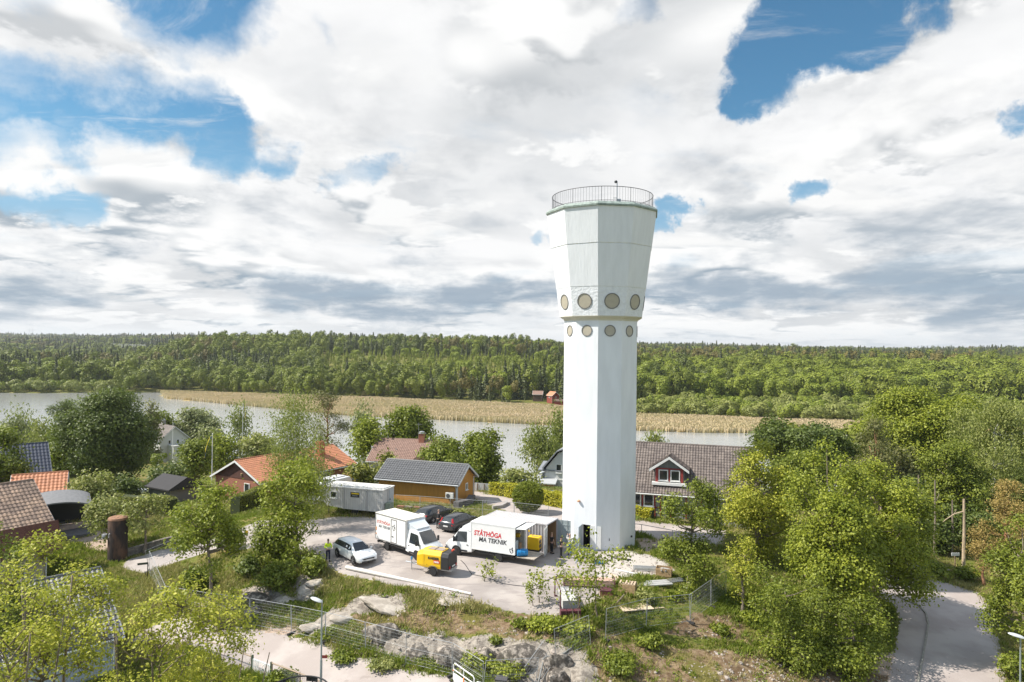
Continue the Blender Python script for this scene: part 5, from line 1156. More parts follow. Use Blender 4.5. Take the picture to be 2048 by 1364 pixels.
# far houses
def farhouse(name, label, px, py, D, rz, L, Wd, hw, rise, wall, tile, **k):
    q_ = AT(px, py, D); return house(name, label, (q_.x, D, H(q_.x, D)), rz, L, Wd, hw, rise, wall, tile, detail=False, over=.4, bot=-4, **k)
FR = mat('falu_red', (.24, .05, .035), .8, var=.1)
f1 = farhouse('red_cottage', 'red two storey cottage with white corners across the lake', 1106, 800, 392, R(-60), 5.6, 4.8, 3.6, 2.0, FR, 'orange', wins=(('r', 0, 2.3, .9, .9, 2), ('r', 0, .6, 1.8, 1.0, 2), ('f', 0, 2.2, .9, .9, 2))); f1.location.z += .8
f2 = farhouse('brown_barn', 'brown roofed cottage left of the red cottage across the lake', 1076, 802, 402, R(-10), 5.5, 4.5, 2.0, 1.7, mat('dark_wood', (.10, .06, .04), .85), 'rose'); f2.location.z += 2.2
q_ = AT(1119, 812, 380); flat_shed('boat_shed', 'tiny dark red boat shed at the water just left of the tower', (q_.x, 378, H(q_.x, 378)+.2), R(-15), 5, 4, 2.2, FR, mat('brown_felt', (.12, .08, .06), .9), 1.0, 'shed')
for nm_, lb, px, py, D_, rz, L_, zz in (('farm_house', 'red farmhouse with orange roof in woods at the far left edge', 27, 715, 850, 20, 22, 9), ('long_barn', 'long barn roof showing pale orange among the far left trees', 152, 719, 820, 3, 30, 8), ('small_barn', 'small orange roof between the two far left buildings', 95, 713, 980, 10, 16, 8)):
    f_ = farhouse(nm_, lb, px, py, D_, R(rz), L_, 11, 4, 4.5, FR, 'orange'); f_.location.z = AT(px, py, D_).z-4.5
for nm_, lb, px, py, D_, rz, L_ in (('white_villa', 'white villa with pale roof in the woods at the far right', 1908, 782, 560, 40, 13), ('brown_villa', 'villa with white balcony and brown roof at the far right', 1938, 786, 555, -30, 10)):
    f_ = farhouse(nm_, lb, px, py, D_, R(rz), L_, 8, 4.5, 3, MATS['white_render'], 'rose' if 'brown' in nm_ else 'brown'); f_.location.z = AT(px, py, D_).z-4.5
# pylons and wires on the horizon
def pylon(label, px, D, hh):
    q_ = AT(px, 668, D); z = H(q_.x, D); e = empty('pylon', label, 'pylon', (q_.x, D, z), R(15)); mb = MB(); w_ = .8
    for s1 in (-1, 1): mb.tube([(s1*hh*.16, 0, 0), (s1*hh*.10, 0, hh)], .35*w_, 4)
    mb.tube([(-hh*.32, 0, hh*.86), (hh*.32, 0, hh*.86)], .35*w_, 4)
    for k in range(6):
        t = k/6; mb.tube([(-hh*(.16-.06*t), 0, hh*t), (hh*(.16-.06*(t+1/6)), 0, hh*(t+1/6))], .15*w_, 3)
    mb.ob('frame', mat('pylon_steel', (.4, .41, .42), .6), e); return e
pylon('power line pylon on the skyline at far left', 62, 2300, 46); pylon('left one of the two thin pylons above the middle woods', 784, 2100, 42); pylon('right one of the two thin pylons above the middle woods', 791, 2300, 46)
for k in range(5):
    a_, b_ = AT(60+k*2, 668+k*2, 2200), AT(300-k*5, 690+k*1.5, 1150); mb = MB(); mb.tube([a_, a_.lerp(b_, .35)+Vector((0, 0, -6)), a_.lerp(b_, .7)+Vector((0, 0, -7)), b_], .20, 3); tag(mb.ob('power_line', mat('wire_bright', (.6, .6, .6), .4)), 'power line wire crossing the far left woods', 'wire', 'power line wires over the far left woods')
# ============================================================ VEHICLES, PEOPLE, SITE EQUIPMENT
def paint(n, c, r=.3, metal=0): return mat('paint_'+n, c, r, metal=metal, spec=.5, coat=.25)
TYRE = mat('tyre_rubber', (.022, .021, .021), .8); RIM = mat('alloy_rim', (.42, .42, .43), .35, metal=.8); PWHITE = paint('white', (.82, .83, .83)); RED = mat('red_lens', (.45, .015, .02), .2); PLATE = mat('number_plate', (.7, .7, .68), .5)
HEADL = mat('headlamp_glass', (.35, .37, .40), .1, spec=.8); BPL = MATS['black_plastic']
def wheel(par, x, y, r, w_, rim=RIM, steel=False):
    mb = MB(); T_ = Matrix.Translation((x, y, r)) @ Matrix.Rotation(math.pi/2, 4, 'X'); hw = w_/2
    mb.lathe([(r*.62, -hw), (r*.9, -hw), (r, -hw*.6), (r, hw*.6), (r*.9, hw), (r*.62, hw)], 24, T_); t = mb.ob('wheel', TYRE, par, smooth=True)
    mb = MB()
    for s_ in (-1, 1): mb.lathe([(r*.63, s_*hw*.55), (r*.63, s_*hw*.92), (r*.55, s_*hw*.85), (r*.2, s_*hw*.6), (r*.16, s_*hw*.8), (.01, s_*hw*.8)], 20, T_)
    if not steel:
        for k in range(5):
            for s_ in (-1, 1): mb.box(0, 0, 0, .07, .03, r*.55, T_ @ Matrix.Rotation(2*math.pi*k/5, 4, 'Z') @ Matrix.Translation((0, 0, s_*hw*.9)) @ Matrix.Rotation(-math.pi/2, 4, 'X'))
    mb.ob('rim', rim, t, smooth=True); return t
def text_mesh(s, size, depth=.006, shear=0., bold=0.):
    cu = bpy.data.curves.new('t', 'FONT'); cu.body = s; cu.size = size; cu.extrude = depth; cu.shear = shear; cu.offset = bold; cu.resolution_u = 3
    o = bpy.data.objects.new('t', cu); C.objects.link(o); bpy.context.view_layer.update()
    me = bpy.data.meshes.new_from_object(o.evaluated_get(bpy.context.evaluated_depsgraph_get())); bpy.data.objects.remove(o); bpy.data.curves.remove(cu)
    return me
def lettering(par, s, size, M_, m_, shear=0., bold=0., name='lettering', stretch=1.0, fit=None):
    """M_: x along the text, y up the text, z out of the surface"""
    me = text_mesh(s, size, .004, shear, bold)
    if fit: xs_ = [v.co.x for v in me.vertices]; k_ = fit/(max(xs_)-min(xs_)); me.transform(Matrix.Diagonal((k_, 1, 1, 1)))
    me.transform(M_ @ Matrix.Diagonal((stretch, 1, 1, 1))); me.materials.clear(); me.materials.append(m_)
    o = bpy.data.objects.new(name, me); C.objects.link(o); o.parent = par; return o
def frame(o, x, y): 
    """matrix from origin, x axis, y axis"""
    x = Vector(x).normalized(); y = Vector(y).normalized(); z = x.cross(y); return Matrix(((x.x, y.x, z.x, o[0]), (x.y, y.y, z.y, o[1]), (x.z, y.z, z.z, o[2]), (0, 0, 0, 1)))
def car(label, c, head, col, group=None, tail_lights='low', roofbars=True):
    e = empty('estate_car', label, 'car', c, head, group)
    # stations: x, z bottom, z shoulder, z roof, half width bottom, shoulder, roof
    S = [(-2.33, .42, .72, .80, .70, .80, .66), (-2.28, .30, .90, 1.02, .80, .88, .70), (-2.18, .27, .97, 1.10, .84, .90, .68), (-1.86, .24, .98, 1.42, .86, .91, .57), (-1.3, .2, .97, 1.485, .87, .92, .60), (-.3, .2, .955, 1.50, .87, .92, .62), (.35, .2, .94, 1.44, .87, .92, .60), (.62, .2, .93, 1.34, .87, .92, .60), (1.22, .2, .91, .985, .87, .915, .70), (1.75, .22, .84, .90, .86, .90, .68), (2.12, .25, .74, .79, .83, .86, .62), (2.28, .30, .62, .66, .76, .78, .55), (2.34, .36, .50, .54, .62, .64, .45)]
    def sec(s_):
        x, zb, zs, zr, wb, ws, wr = s_; h_ = [(wb*.9, zb), (wb, zb+.10), (ws, zs-.18), (ws*.985, zs), (wr, zr-.05), (wr*.80, zr)]
        return [(x, y, z) for y, z in h_]+[(x, -y, z) for y, z in reversed(h_)]
    mb = MB(); mb.loft([sec(s_) for s_ in S]); mb.ob('body', col, e, smooth=True)
    def P(i, k, t, off):   # point between shoulder and roof on station i, pushed outwards
        x, zb, zs, zr, wb, ws, wr = S[i]; a, b_ = Vector((x, ws*.985*k, zs)), Vector((x, wr*k, zr-.05)); p = a.lerp(b_, t); return p+Vector((0, k*off, off*.4))
    for k in (-1, 1):
        mb = MB(); idx_ = [2, 3, 4, 5, 6, 7, 8]; lo_ = [P(i, k, .10, .012) for i in idx_]; hi_ = [P(i, k, .86 if i not in (2, 8) else .35, .012) for i in idx_]
        lo_[0] = lo_[0].lerp(lo_[1], .35); hi_[0] = hi_[0].lerp(hi_[1], .5); lo_[-1] = lo_[-1].lerp(lo_[-2], .25); hi_[-1] = lo_[-1]+Vector((0, 0, .02))
        for i in range(len(lo_)-1): mb.add([lo_[i], lo_[i+1], hi_[i+1], hi_[i]], [(0, 1, 2, 3)])
        mb.ob('side_window', DARKGL, e)
        mb = MB()
        for i in (4, 6): a, b_ = P(i, k, .08, .018), P(i, k, .9, .018); mb.add([a+Vector((-.03, 0, 0)), a+Vector((.03, 0, 0)), b_+Vector((.03, 0, 0)), b_+Vector((-.03, 0, 0))], [(0, 1, 2, 3)])
        mb.ob('pillar', BPL, e)
    def top(i, t, off=.012): x, zb, zs, zr, wb, ws, wr = S[i]; return Vector((x, wr*.86*t, zr+off))
    mb = MB(); a, b_ = top(7, 1), top(7, -1); c_, d_ = top(8, -1.12), top(8, 1.12); a = a.lerp(c_ if False else d_, -.28); b_ = b_.lerp(c_, -.28)
    mb.add([b_, c_, d_, a], [(0, 1, 2, 3)]); mb.ob('windscreen', DARKGL, e)
    mb = MB(); a, b_ = top(3, 1, .0), top(3, -1, .0); c_, d_ = top(2, -1.1, .0), top(2, 1.1, .0); o_ = Vector((-.014, 0, .012)); mb.add([a.lerp(d_, .12)+o_, b_.lerp(c_, .12)+o_, c_+o_, d_+o_], [(0, 1, 2, 3)]); mb.ob('rear_window', DARKGL, e)
    for x in (-1.38, 1.38):
        for y in (-.82, .82): 
            wheel(e, x, y, .335, .22)
            mb = MB(); s_ = 1 if y > 0 else -1
            mb.lathe([(.40, 0), (.40, .012), (.01, .012)], 22, Matrix.Translation((x, s_*.905, .35)) @ Matrix.Rotation(-s_*math.pi/2, 4, 'X')); mb.ob('wheel_arch', BPL, e)
    for o_ in kids(e):
        if o_.name.startswith('wheel') and not o_.name.startswith('wheel_arch'): o_.location.y = .035 if o_.data.vertices[0].co.y > 0 else -.035
    for k in (-1, 1):
        mb = MB(); mb.loft([[(1.98, k*.50, .60), (1.98, k*.87, .62), (1.98, k*.86, .74), (1.98, k*.52, .70)], [(2.36, k*.46, .53), (2.20, k*.80, .56), (2.18, k*.79, .66), (2.34, k*.48, .60)]]); mb.ob('headlight', HEADL, e)
        mb = MB()
        if tail_lights == 'tall': mb.loft([[(-2.15, k*.88, .80), (-2.15, k*.93, .80), (-1.95, k*.64, 1.38), (-1.95, k*.58, 1.38)], [(-2.36, k*.70, .78), (-2.30, k*.86, .78), (-2.04, k*.62, 1.36), (-2.06, k*.52, 1.36)]])
        else: mb.box(-2.26, k*.62, .84, .14, .48, .13)
        mb.ob('tail_light', RED, e)
        mb = MB(); mb.box(.98, k*.99, .92, .12, .2, .13, rz=k*.15); mb.ob('mirror', col, e, bevel=.03)
        if roofbars: mb = MB(); mb.tube([(-1.7, k*.60, 1.46), (-1.3, k*.60, 1.53), (.1, k*.62, 1.52), (.4, k*.6, 1.45)], .02, 5); mb.ob('roof_rail', BPL, e)
    mb = MB(); mb.box(2.34, 0, .50, .06, 1.0, .10); mb.box(2.335, 0, .26, .08, 1.25, .14); mb.ob('grille', BPL, e)
    mb = MB(); mb.box(2.385, 0, .40, .02, .52, .11); mb.ob('number_plate', PLATE, e); mb = MB(); mb.box(-2.345, 0, .62, .02, .52, .11); mb.ob('number_plate', PLATE, e)
    return e
def gz(p): return (p[0], p[1], HG(p[0], p[1]))
car('white estate car parked beside the man in the yellow jacket', gz((-13.0, 57.45)), R(-48.7), PWHITE, roofbars=False)
car('black estate car with tall red tail lights parked nearest the box van', gz((-5.0, 67.4)), R(60), paint('anthracite', (.035, .038, .042), .25), tail_lights='tall')
car('dark grey estate car half hidden behind the black estate car', gz((-7.75, 70.6)), R(56), paint('graphite', (.045, .047, .05), .25))
for px_, py_, Y_, lb in ((262, 950, 106, 'pale car roof glimpsed under the huge dark maple'), (372, 962, 100, 'silver car mostly hidden behind the green fruit tree')): p = AT(px_, py_, Y_); car(lb, gz((p.x, Y_)), R(10), paint('silver', (.5, .52, .54), .3))
TR = mat('text_red', (.62, .025, .03), .5); TK = mat('text_dark', (.03, .03, .035), .5)
def emblem(par, M_, r_=.2):
    mb = MB(); rr = random.Random(4)
    for k in range(11):
        a = 2*math.pi*k/11; q_ = rr.uniform(.55, 1)*r_; mb.lathe([(rr.uniform(.02, .05), 0), (.03, .006)], 7, M_ @ Matrix.Translation((q_*math.cos(a)*.8, q_*math.sin(a), 0)) @ Matrix.Diagonal((1, rr.uniform(1, 2.2), 1, 1)))
    mb.lathe([(r_*.28, 0), (r_*.25, .006)], 10, M_ @ Matrix.Translation((r_*.25, .02, 0)) @ Matrix.Diagonal((.7, 1.3, 1, 1))); mb.ob('emblem', TK, par)
def box_truck(label, c, head, flip=False, deflector='big', door=True, tail=False):
    """x forward; front axle at 2.0, rear axle at -2.0"""
    e = empty('box_truck', label, 'truck', c, head)
    # cab: sections along x
    S = [(.55, .45, 1.2, 2.32, 1.0, 1.02, .86), (1.0, .38, 1.2, 2.42, 1.0, 1.02, .86), (1.55, .34, 1.2, 2.38, 1.0, 1.02, .82), (1.85, .34, 1.2, 2.2, 1.0, 1.02, .80), (2.62, .36, 1.18, 1.32, 1.0, 1.0, .84), (2.95, .38, 1.05, 1.12, .97, .98, .78), (3.12, .40, .84, .90, .90, .90, .70), (3.17, .44, .66, .70, .80, .80, .62)]
    def sec(s_):
        x, zb, zs, zr, wb, ws, wr = s_; h_ = [(wb*.92, zb), (wb, zb+.08), (ws, zs), (wr, zr-.07), (wr*.86, zr)]; return [(x, y, z) for y, z in h_]+[(x, -y, z) for y, z in reversed(h_)]
    mb = MB(); mb.loft([sec(s_) for s_ in S]); mb.ob('cab', PWHITE, e, smooth=True)
    a, b_ = Vector((1.86, .70, 2.23)), Vector((2.60, .80, 1.38)); mb = MB(); mb.add([a, b_, (b_.x, -b_.y, b_.z), (a.x, -a.y, a.z)], [(0, 1, 2, 3)]); mb.ob('windscreen', DARKGL, e)
    for k in (-1, 1):
        mb = MB(); mb.add([(1.0, k*1.035, 1.28), (2.35, k*1.03, 1.22), (1.92, k*.885, 2.05), (1.05, k*.90, 2.12)], [(0, 1, 2, 3)]); mb.ob('side_window', DARKGL, e)
        mb = MB(); mb.box(.95, k*1.03, 1.0, .16, .03, .06); mb.box(1.35, k*1.01, .44, .75, .05, .14); mb.ob('door_handle', BPL, e)
        mb = MB(); mb.box(2.15, k*1.22, 1.25, .12, .16, .42); mb.tube([(2.2, k*1.0, 1.35), (2.17, k*1.2, 1.45)], .025, 5); mb.ob('mirror', BPL, e, bevel=.03)
        mb = MB(); mb.lathe([(.46, 0), (.46, .02), (.01, .02)], 22, Matrix.Translation((2.0, k*.99, .42)) @ Matrix.Rotation(-k*math.pi/2, 4, 'X')); mb.ob('wheel_arch', BPL, e)
        mb = MB(); mb.loft([[(2.85, k*.55, .86), (2.85, k*.92, .86), (2.85, k*.92, 1.06), (2.85, k*.55, 1.04)], [(3.14, k*.52, .76), (3.03, k*.88, .76), (2.98, k*.88, .98), (3.08, k*.52, .96)]]); mb.ob('headlight', HEADL, e)
        wheel(e, 2.0, k*.93, .36, .24, steel=True); wheel(e, -2.0, k*.90, .36, .28, steel=True)
    mb = MB(); mb.box(3.12, 0, .34, .16, 1.9, .26); mb.box(3.13, 0, .70, .08, .9, .12); mb.ob('bumper', mat('grey_plastic', (.10, .10, .105), .6), e, bevel=.04)
    # chassis + box
    mb = MB()
    for k in (-1, 1): mb.box(-1.3, k*.42, .48, 4.0, .09, .18); mb.box(-1.5, k*.95, .55, 3.6, .05, .1)
    for x in (-3.2, -1.0, .3): mb.box(x, 0, .5, .08, 1.9, .1)
    mb.box(-3.35, 0, .42, .12, 1.8, .12); mb.ob('chassis', mat('chassis_black', (.035, .033, .032), .7), e)
    b0, b1, bz, bt, bw = -3.5, .62, .80, 3.02, 1.06; pan = mat('box_panel', (.80, .795, .78), .45, var=.03); AL = mat('aluminium', (.55, .55, .55), .35, metal=.6)
    mb = MB()
    if tail: mb.box((b0+b1)/2, 1.04, bz, b1-b0, .05, bt-bz); mb.box((b0+b1)/2, -1.04, bz, b1-b0, .05, bt-bz); mb.box(b1-.03, 0, bz, .05, 2.03, bt-bz); mb.box((b0+b1)/2, 0, bz, b1-b0-.01, 2.03, .06)
    else: mb.box((b0+b1)/2, 0, bz, b1-b0, 2*bw, bt-bz)
    bx_ = mb.ob('box_body', pan, e)
    mb = MB(); mb.box((b0+b1)/2, 0, bt+.003, b1-b0+.04, 2*bw+.04, .05); mb.ob('box_roof', mat('box_roof_white', (.70, .66, .59), .6, var=.06, vscale=1) if not tail else pan, e, bevel=.015)
    mb = MB()
    for k in (-1, 1):
        mb.box((b0+b1)/2, k*(bw+.005), bz-.02, b1-b0, .03, .09); mb.box((b0+b1)/2, k*(bw+.005), bt-.07, b1-b0, .03, .07)
        for x in (b0+.03, b1-.03): mb.box(x, k*(bw+.006), bz, .07, .035, bt-bz)
    mb.ob('box_trim', AL if not tail else WHITE, bx_)
    if deflector == 'big':
        mb = MB(); mb.loft([[(b1+.02, -.9, bt-.08), (b1+.02, .9, bt-.08), (b1+.02, .9, 2.30), (b1+.02, -.9, 2.30)], [(b1+.35, -.85, bt-.30), (b1+.35, .85, bt-.30), (b1+.35, .85, 2.36), (b1+.35, -.85, 2.36)], [(b1+1.0, -.72, 2.46), (b1+1.0, .72, 2.46), (b1+1.0, .72, 2.38), (b1+1.0, -.72, 2.38)]]); mb.ob('wind_deflector', paint('pale_white', (.62, .66, .70)), e, smooth=True)
    else:
        mb = MB(); mb.loft([[(b1+.01, -.98, bt-.05), (b1+.01, .98, bt-.05), (b1+.01, .98, 2.2), (b1+.01, -.98, 2.2)], [(b1+.45, -.9, bt-.25), (b1+.45, .9, bt-.25), (b1+.45, .9, 2.25), (b1+.45, -.9, 2.25)], [(b1+.95, -.75, 2.48), (b1+.95, .75, 2.48), (b1+.95, .75, 2.36), (b1+.95, -.75, 2.36)]]); mb.ob('roof_fairing', PWHITE, e, smooth=True)
    return e, (b0, b1, bz, bt, bw)
# van 1: cab towards lower right; its right side (-y) faces the camera
t1w = (Vector((-10.6, 59.3, 0))+Vector((-7.65, 56.7, 0)))/2; h1 = R(-41.4); nrm1 = Vector((-math.sin(h1), math.cos(h1), 0))
t1, B1 = box_truck('white box truck with a side door, cab towards the yellow compressor', gz(t1w+nrm1*.93), h1)
b0, b1, bz, bt, bw = B1; y_ = -(bw+.004)
Mx = lambda x, z, up=.0: frame((x, y_, z), (1, 0, up), (0, 0, 1))
mb = MB()
for x0, x1, z0, z1 in ((-1.35, -1.31, bz+.06, bt-.18), (-.62, -.58, bz+.06, bt-.18), (-1.35, -.58, bt-.22, bt-.18), (-1.35, -.58, bz+.06, bz+.10)): mb.box((x0+x1)/2, y_-.01, z0, x1-x0, .02, z1-z0)
dr1 = mb.ob('side_door_frame', mat('seal_dark', (.15, .12, .10), .6), t1); mb = MB(); mb.box(-1.12, y_-.02, bz+.55, .16, .05, .06); mb.ob('handle', BPL, dr1)
lettering(t1, 'STÅTHÖGA', .34, frame((-3.30, y_-.003, bz+1.42), (1, 0, 0), (0, 0, 1)), mat('text_faded_red', (.60, .16, .13), .6), .12, .008, stretch=1.0)
lettering(t1, 'MA TEKNIK', .31, frame((-3.05, y_-.003, bz+1.07), (1, 0, 0), (0, 0, 1)), mat('text_faded_grey', (.22, .22, .22), .6), .12, .008, stretch=1.0)
emblem(t1, frame((-.95, y_-.003, bz+1.35), (1, 0, 0), (0, 0, 1)), .26)
mb = MB(); mb.box(-3.38, y_-.008, bz+.75, .10, .012, .28); mb.box(-3.38, y_-.008, bz+.38, .09, .012, .12); mb.ob('orange_sticker', mat('sticker_orange', (.75, .28, .05), .5), t1)
mb = MB(); mb.box(-3.45, -.6, .55, .25, .08, .06); mb.box(-3.45, .6, .55, .25, .08, .06); mb.box(-3.55, 0, .5, .06, 1.6, .08); mb.ob('underrun_bar', MATS['chassis_black'], t1)
# van 2: cab to the left, its left side (+y) faces the camera
p_f, p_r = Vector((-4.5, 58.2, 0)), Vector((-.87, 56.5, 0)); h2 = math.atan2(p_f.y-p_r.y, p_f.x-p_r.x); n2 = Vector((-math.sin(h2), math.cos(h2), 0)); 
t2, B2 = box_truck('white box truck with an open rear and loading platform beside the container', gz((p_f+p_r)/2-n2*.93), h2, tail=True, deflector='fair')
y_ = bw+.012
lettering(t2, 'STÅTHÖGA', .56, frame((.30, y_, bz+1.20), (-1, 0, 0), (0, 0, 1)), TR, .15, .014, fit=2.55)
lettering(t2, 'MA TEKNIK', .52, frame((-.15, y_, bz+.72), (-1, 0, 0), (0, 0, 1)), TK, .15, .010, fit=2.6)
emblem(t2, frame((-3.2, y_, bz+.33), (-1, 0, 0), (0, 0, 1)), .22)
mb = MB(); mb.box(-4.35, 0, .62, 1.65, 2.0, .05); mb.ob('tail_lift', mat('worn_platform', (.38, .33, .27), .7, var=.2), t2)
mb = MB(); mb.box(-3.95, 0, 2.93, .95, 2.1, .05, ry=.08); mb.ob('rear_flap', pan if 'pan' in globals() else MATS['box_panel'], t2)
mb = MB(); mb.box(-1.4, -.98, .86, 4.0, .04, 2.1); mb.ob('inner_lining', mat('cream_lining', (.45, .43, .36), .7), t2)
mb = MB()
for z in (1.2, 1.75, 2.2): mb.box(-2.3, -.70, z, 1.9, .5, .04)
for x in (-3.3, -1.4): mb.box(x, -.5, .86, .04, .04, 1.6)
mb.ob('shelf', MATS['aluminium'], t2)
def simple(name, label, cat, M_, build, m_, par=None, **k):
    mb = MB(); build(mb); o = mb.ob(name, m_, par, **k)
    if M_ is not None: o.matrix_world = M_
    return tag(o, label, cat)
TM = Matrix.Translation(t2.location) @ Matrix.Rotation(h2, 4, 'Z')
simple('plastic_container', 'translucent white tank standing inside the open box truck', 'tank', TM @ Matrix.Translation((-3.05, .35, .87)), lambda m: m.box(0, 0, 0, .6, .6, .9), mat('milky_plastic', (.45, .52, .56), .4), bevel=.05)
simple('cardboard_box', 'brown cardboard box inside the open box truck', 'box', TM @ Matrix.Translation((-3.1, -.35, .87)), lambda m: (m.box(0, 0, 0, .5, .5, .55), m.box(0, 0, .552, .52, .06, .01)), mat('cardboard', (.33, .2, .11), .85))
simple('tool_box', 'yellow tool box on the shelf of the open box truck', 'box', TM @ Matrix.Translation((-2.9, -.65, 1.8)), lambda m: (m.box(0, 0, 0, .5, .3, .28), m.box(0, 0, .285, .3, .05, .04)), mat('yellow_plastic', (.62, .40, .02), .5), bevel=.02)
def barrel(m):
    T_ = Matrix.Rotation(math.pi/2, 4, 'Y'); m.lathe([(.02, -.45), (.24, -.45), (.285, -.42), (.29, -.2), (.305, -.17), (.29, -.14), (.29, .14), (.305, .17), (.29, .2), (.285, .42), (.24, .45), (.02, .45)], 24, T_)
simple('barrel', 'bright blue barrel lying on the loading platform', 'barrel', TM @ Matrix.Translation((-3.95, .62, .98)) @ Matrix.Rotation(R(35), 4, 'Z'), barrel, mat('blue_plastic', (.01, .20, .48), .35), smooth=True)
# container
cf, cb_, cl = Vector((2.94, 59, 0)), Vector((4.1, 61.3, 0)), Vector((-2.35, 61.6, 0)); hc = math.atan2(cf.y-cl.y, cf.x-cl.x); cen = (cl+cb_)/2+Vector((.1, 0, 0))
ct = empty('shipping_container', 'grey corrugated container with open doors next to the tower', 'container', gz(cen), hc); Lc, Wc, Hc = 6.06, 2.44, 2.6; CG = mat('container_grey', (.44, .43, .45), .55, var=.08, vscale=2)
def corr(mb, A, U, V_, n, dep, nrm_):
    A, U, V_, N_ = Vector(A), Vector(U), Vector(V_), Vector(nrm_); pts = []
    for k in range(n): 
        for t, d in ((0, 0), (.28, 0), (.42, -dep), (.82, -dep), (.96, 0)): pts.append(((k+t)/n, d))
    pts.append((1, 0)); o_ = len(mb.v)
    for t, d in pts: mb.v.append(tuple(A+U*t+N_*d)); mb.v.append(tuple(A+U*t+V_+N_*d))
    for i in range(len(pts)-1): mb.f.append((o_+2*i, o_+2*i+2, o_+2*i+3, o_+2*i+1))
mb = MB(); corr(mb, (-Lc/2, -Wc/2, .12), (Lc, 0, 0), (0, 0, Hc-.2), 22, .09, (0, -1, 0)); corr(mb, (-Lc/2, Wc/2, .12), (Lc, 0, 0), (0, 0, Hc-.2), 22, .09, (0, 1, 0)); corr(mb, (-Lc/2, -Wc/2, .12), (0, Wc, 0), (0, 0, Hc-.2), 9, .06, (-1, 0, 0)); mb.ob('side_panel', CG, ct, fix=False)
mb = MB(); corr(mb, (-Lc/2, -Wc/2, Hc-.02), (Lc, 0, 0), (0, Wc, 0), 22, .03, (0, 0, 1)); mb.ob('roof', mat('container_roof', (.52, .49, .48), .6, var=.08), ct, fix=False)
mb = MB(); mb.box(0, 0, .04, Lc, Wc, .12); mb.ob('floor', mat('ply_floor', (.22, .15, .09), .8), ct)
mb = MB(); mb.box(0, Wc/2-.14, .16, Lc-.1, .03, Hc-.3); mb.ob('plywood_lining', mat('ply_lining', (.34, .20, .10), .8), ct)
mb = MB()
for y in (-1, 1):
    mb.box(0, y*Wc/2, .0, Lc, .08, .16); mb.box(0, y*Wc/2, Hc-.1, Lc, .07, .09)
    for x in (-1, 1): mb.box(x*Lc/2, y*Wc/2, 0, .14, .14, Hc)
for x in (-1, 1): mb.box(x*Lc/2, 0, Hc-.12, .1, Wc, .11)
mb.ob('frame', CG, ct)
def cdoor(y, ang, col):
    mb = MB(); L_ = 1.17; d = Vector((math.cos(ang), math.sin(ang), 0)); h0 = Vector((Lc/2+.06, y, 0)); c_ = h0+d*L_/2; mb.box(c_.x, c_.y, .18, L_, .06, Hc-.32, rz=ang)
    for z in (.5, 1.0, 1.5, 2.0): mb.box(c_.x, c_.y, z, L_*.85, .11, .10, rz=ang)
    o_ = mb.ob('door', col, ct); mb = MB()
    for t in (.3, .75): p = h0+d*L_*t; mb.tube([(p.x, p.y, .15), (p.x, p.y, Hc-.1)], .02, 6); mb.tube([(p.x+.06*math.sin(ang), p.y-.06*math.cos(ang), .15), (p.x+.06*math.sin(ang), p.y-.06*math.cos(ang), Hc-.12)], .018, 6)
    mb.ob('lock_rod', METAL, o_)
cdoor(Wc/2, R(8), mat('container_door_green_grey', (.36, .41, .41), .5)); cdoor(-Wc/2, R(-78), mat('container_door_white', (.60, .60, .58), .5, var=.1))
mb = MB(); mb.box(1.4, -Wc/2-.05, 1.75, .16, .01, .16); mb.ob('sticker', MATS['yellow_plastic'], ct)
# site wagon
wa, wb_ = Vector((-19.8, 72.7, 0)), Vector((-13.2, 70.6, 0)); hw_ = math.atan2(wb_.y-wa.y, wb_.x-wa.x); nw_ = Vector((-math.sin(hw_), math.cos(hw_), 0)); wc = (wa+wb_)/2+nw_*1.25
sw = empty('site_wagon', 'grey site cabin on wheels with white roof and a black and yellow sign', 'site cabin', gz(wc), hw_); L_, W_ = 6.95, 2.5
GP = boards('wagon_panel', (.52, .51, .49), .05, .25)
mb = MB(); mb.prism([(-L_/2, .95), (-L_/2+2.6, .70), (L_/2, .68), (L_/2, 2.95), (-L_/2, 2.95)], -W_/2, W_/2); mb.ob('body', GP, sw)
mb = MB(); mb.loft([[(x, y*(W_/2+.08), z) for x, z in ((-L_/2-.08, 2.90), (L_/2+.08, 2.90))]+[(L_/2+.08, y*(W_/2+.08), 3.0), (-L_/2-.08, y*(W_/2+.08), 3.0)] for y in (-1, 1)]); mb.box(0, 0, 3.0, L_-.2, W_*.7, .08); mb.box(-L_/2+1.1, -.2, 3.08, 1.3, .9, .05); mb.ob('roof', mat('wagon_roof', (.72, .70, .66), .55), sw, bevel=.03)
mb = MB()
for x in (-1.05, 1.65): mb.tube([(x, -W_/2-.04, .72), (x, -W_/2-.04, 2.8)], .035, 6)
for x in (-1.05, 1.65, 2.9): mb.box(x, -W_/2-.12, 2.72, .1, .16, .09)
mb.box(L_/2+.02, -.2, .7, .04, .05, 2.2); mb.ob('downpipe', METAL, sw)
window(sw, face(L_, W_, 'f', -2.3, 1.75), .82, .72, mat('white_window_frame', (.68, .68, .64), .5))
mb = MB(); mb.box(.25, -W_/2-.02, 2.0, 1.02, .04, .52); sg = mb.ob('sign', mat('sign_black', (.02, .02, .025), .4), sw)
mb = MB(); mb.box(.33, -W_/2-.045, 2.33, .82, .01, .12); mb.add([(-.17, -W_/2-.05, 2.46), (.0, -W_/2-.05, 2.46), (-.08, -W_/2-.05, 2.26)], [(0, 1, 2)]); mb.ob('sign_band', mat('sign_yellow', (.80, .58, .02), .5), sg)
mb = MB()
for k in range(7): mb.box(.0+k*.09, -W_/2-.045, 2.12, .045, .01, .1)
mb.ob('sign_print', mat('sign_grey_print', (.35, .38, .42), .5), sg)
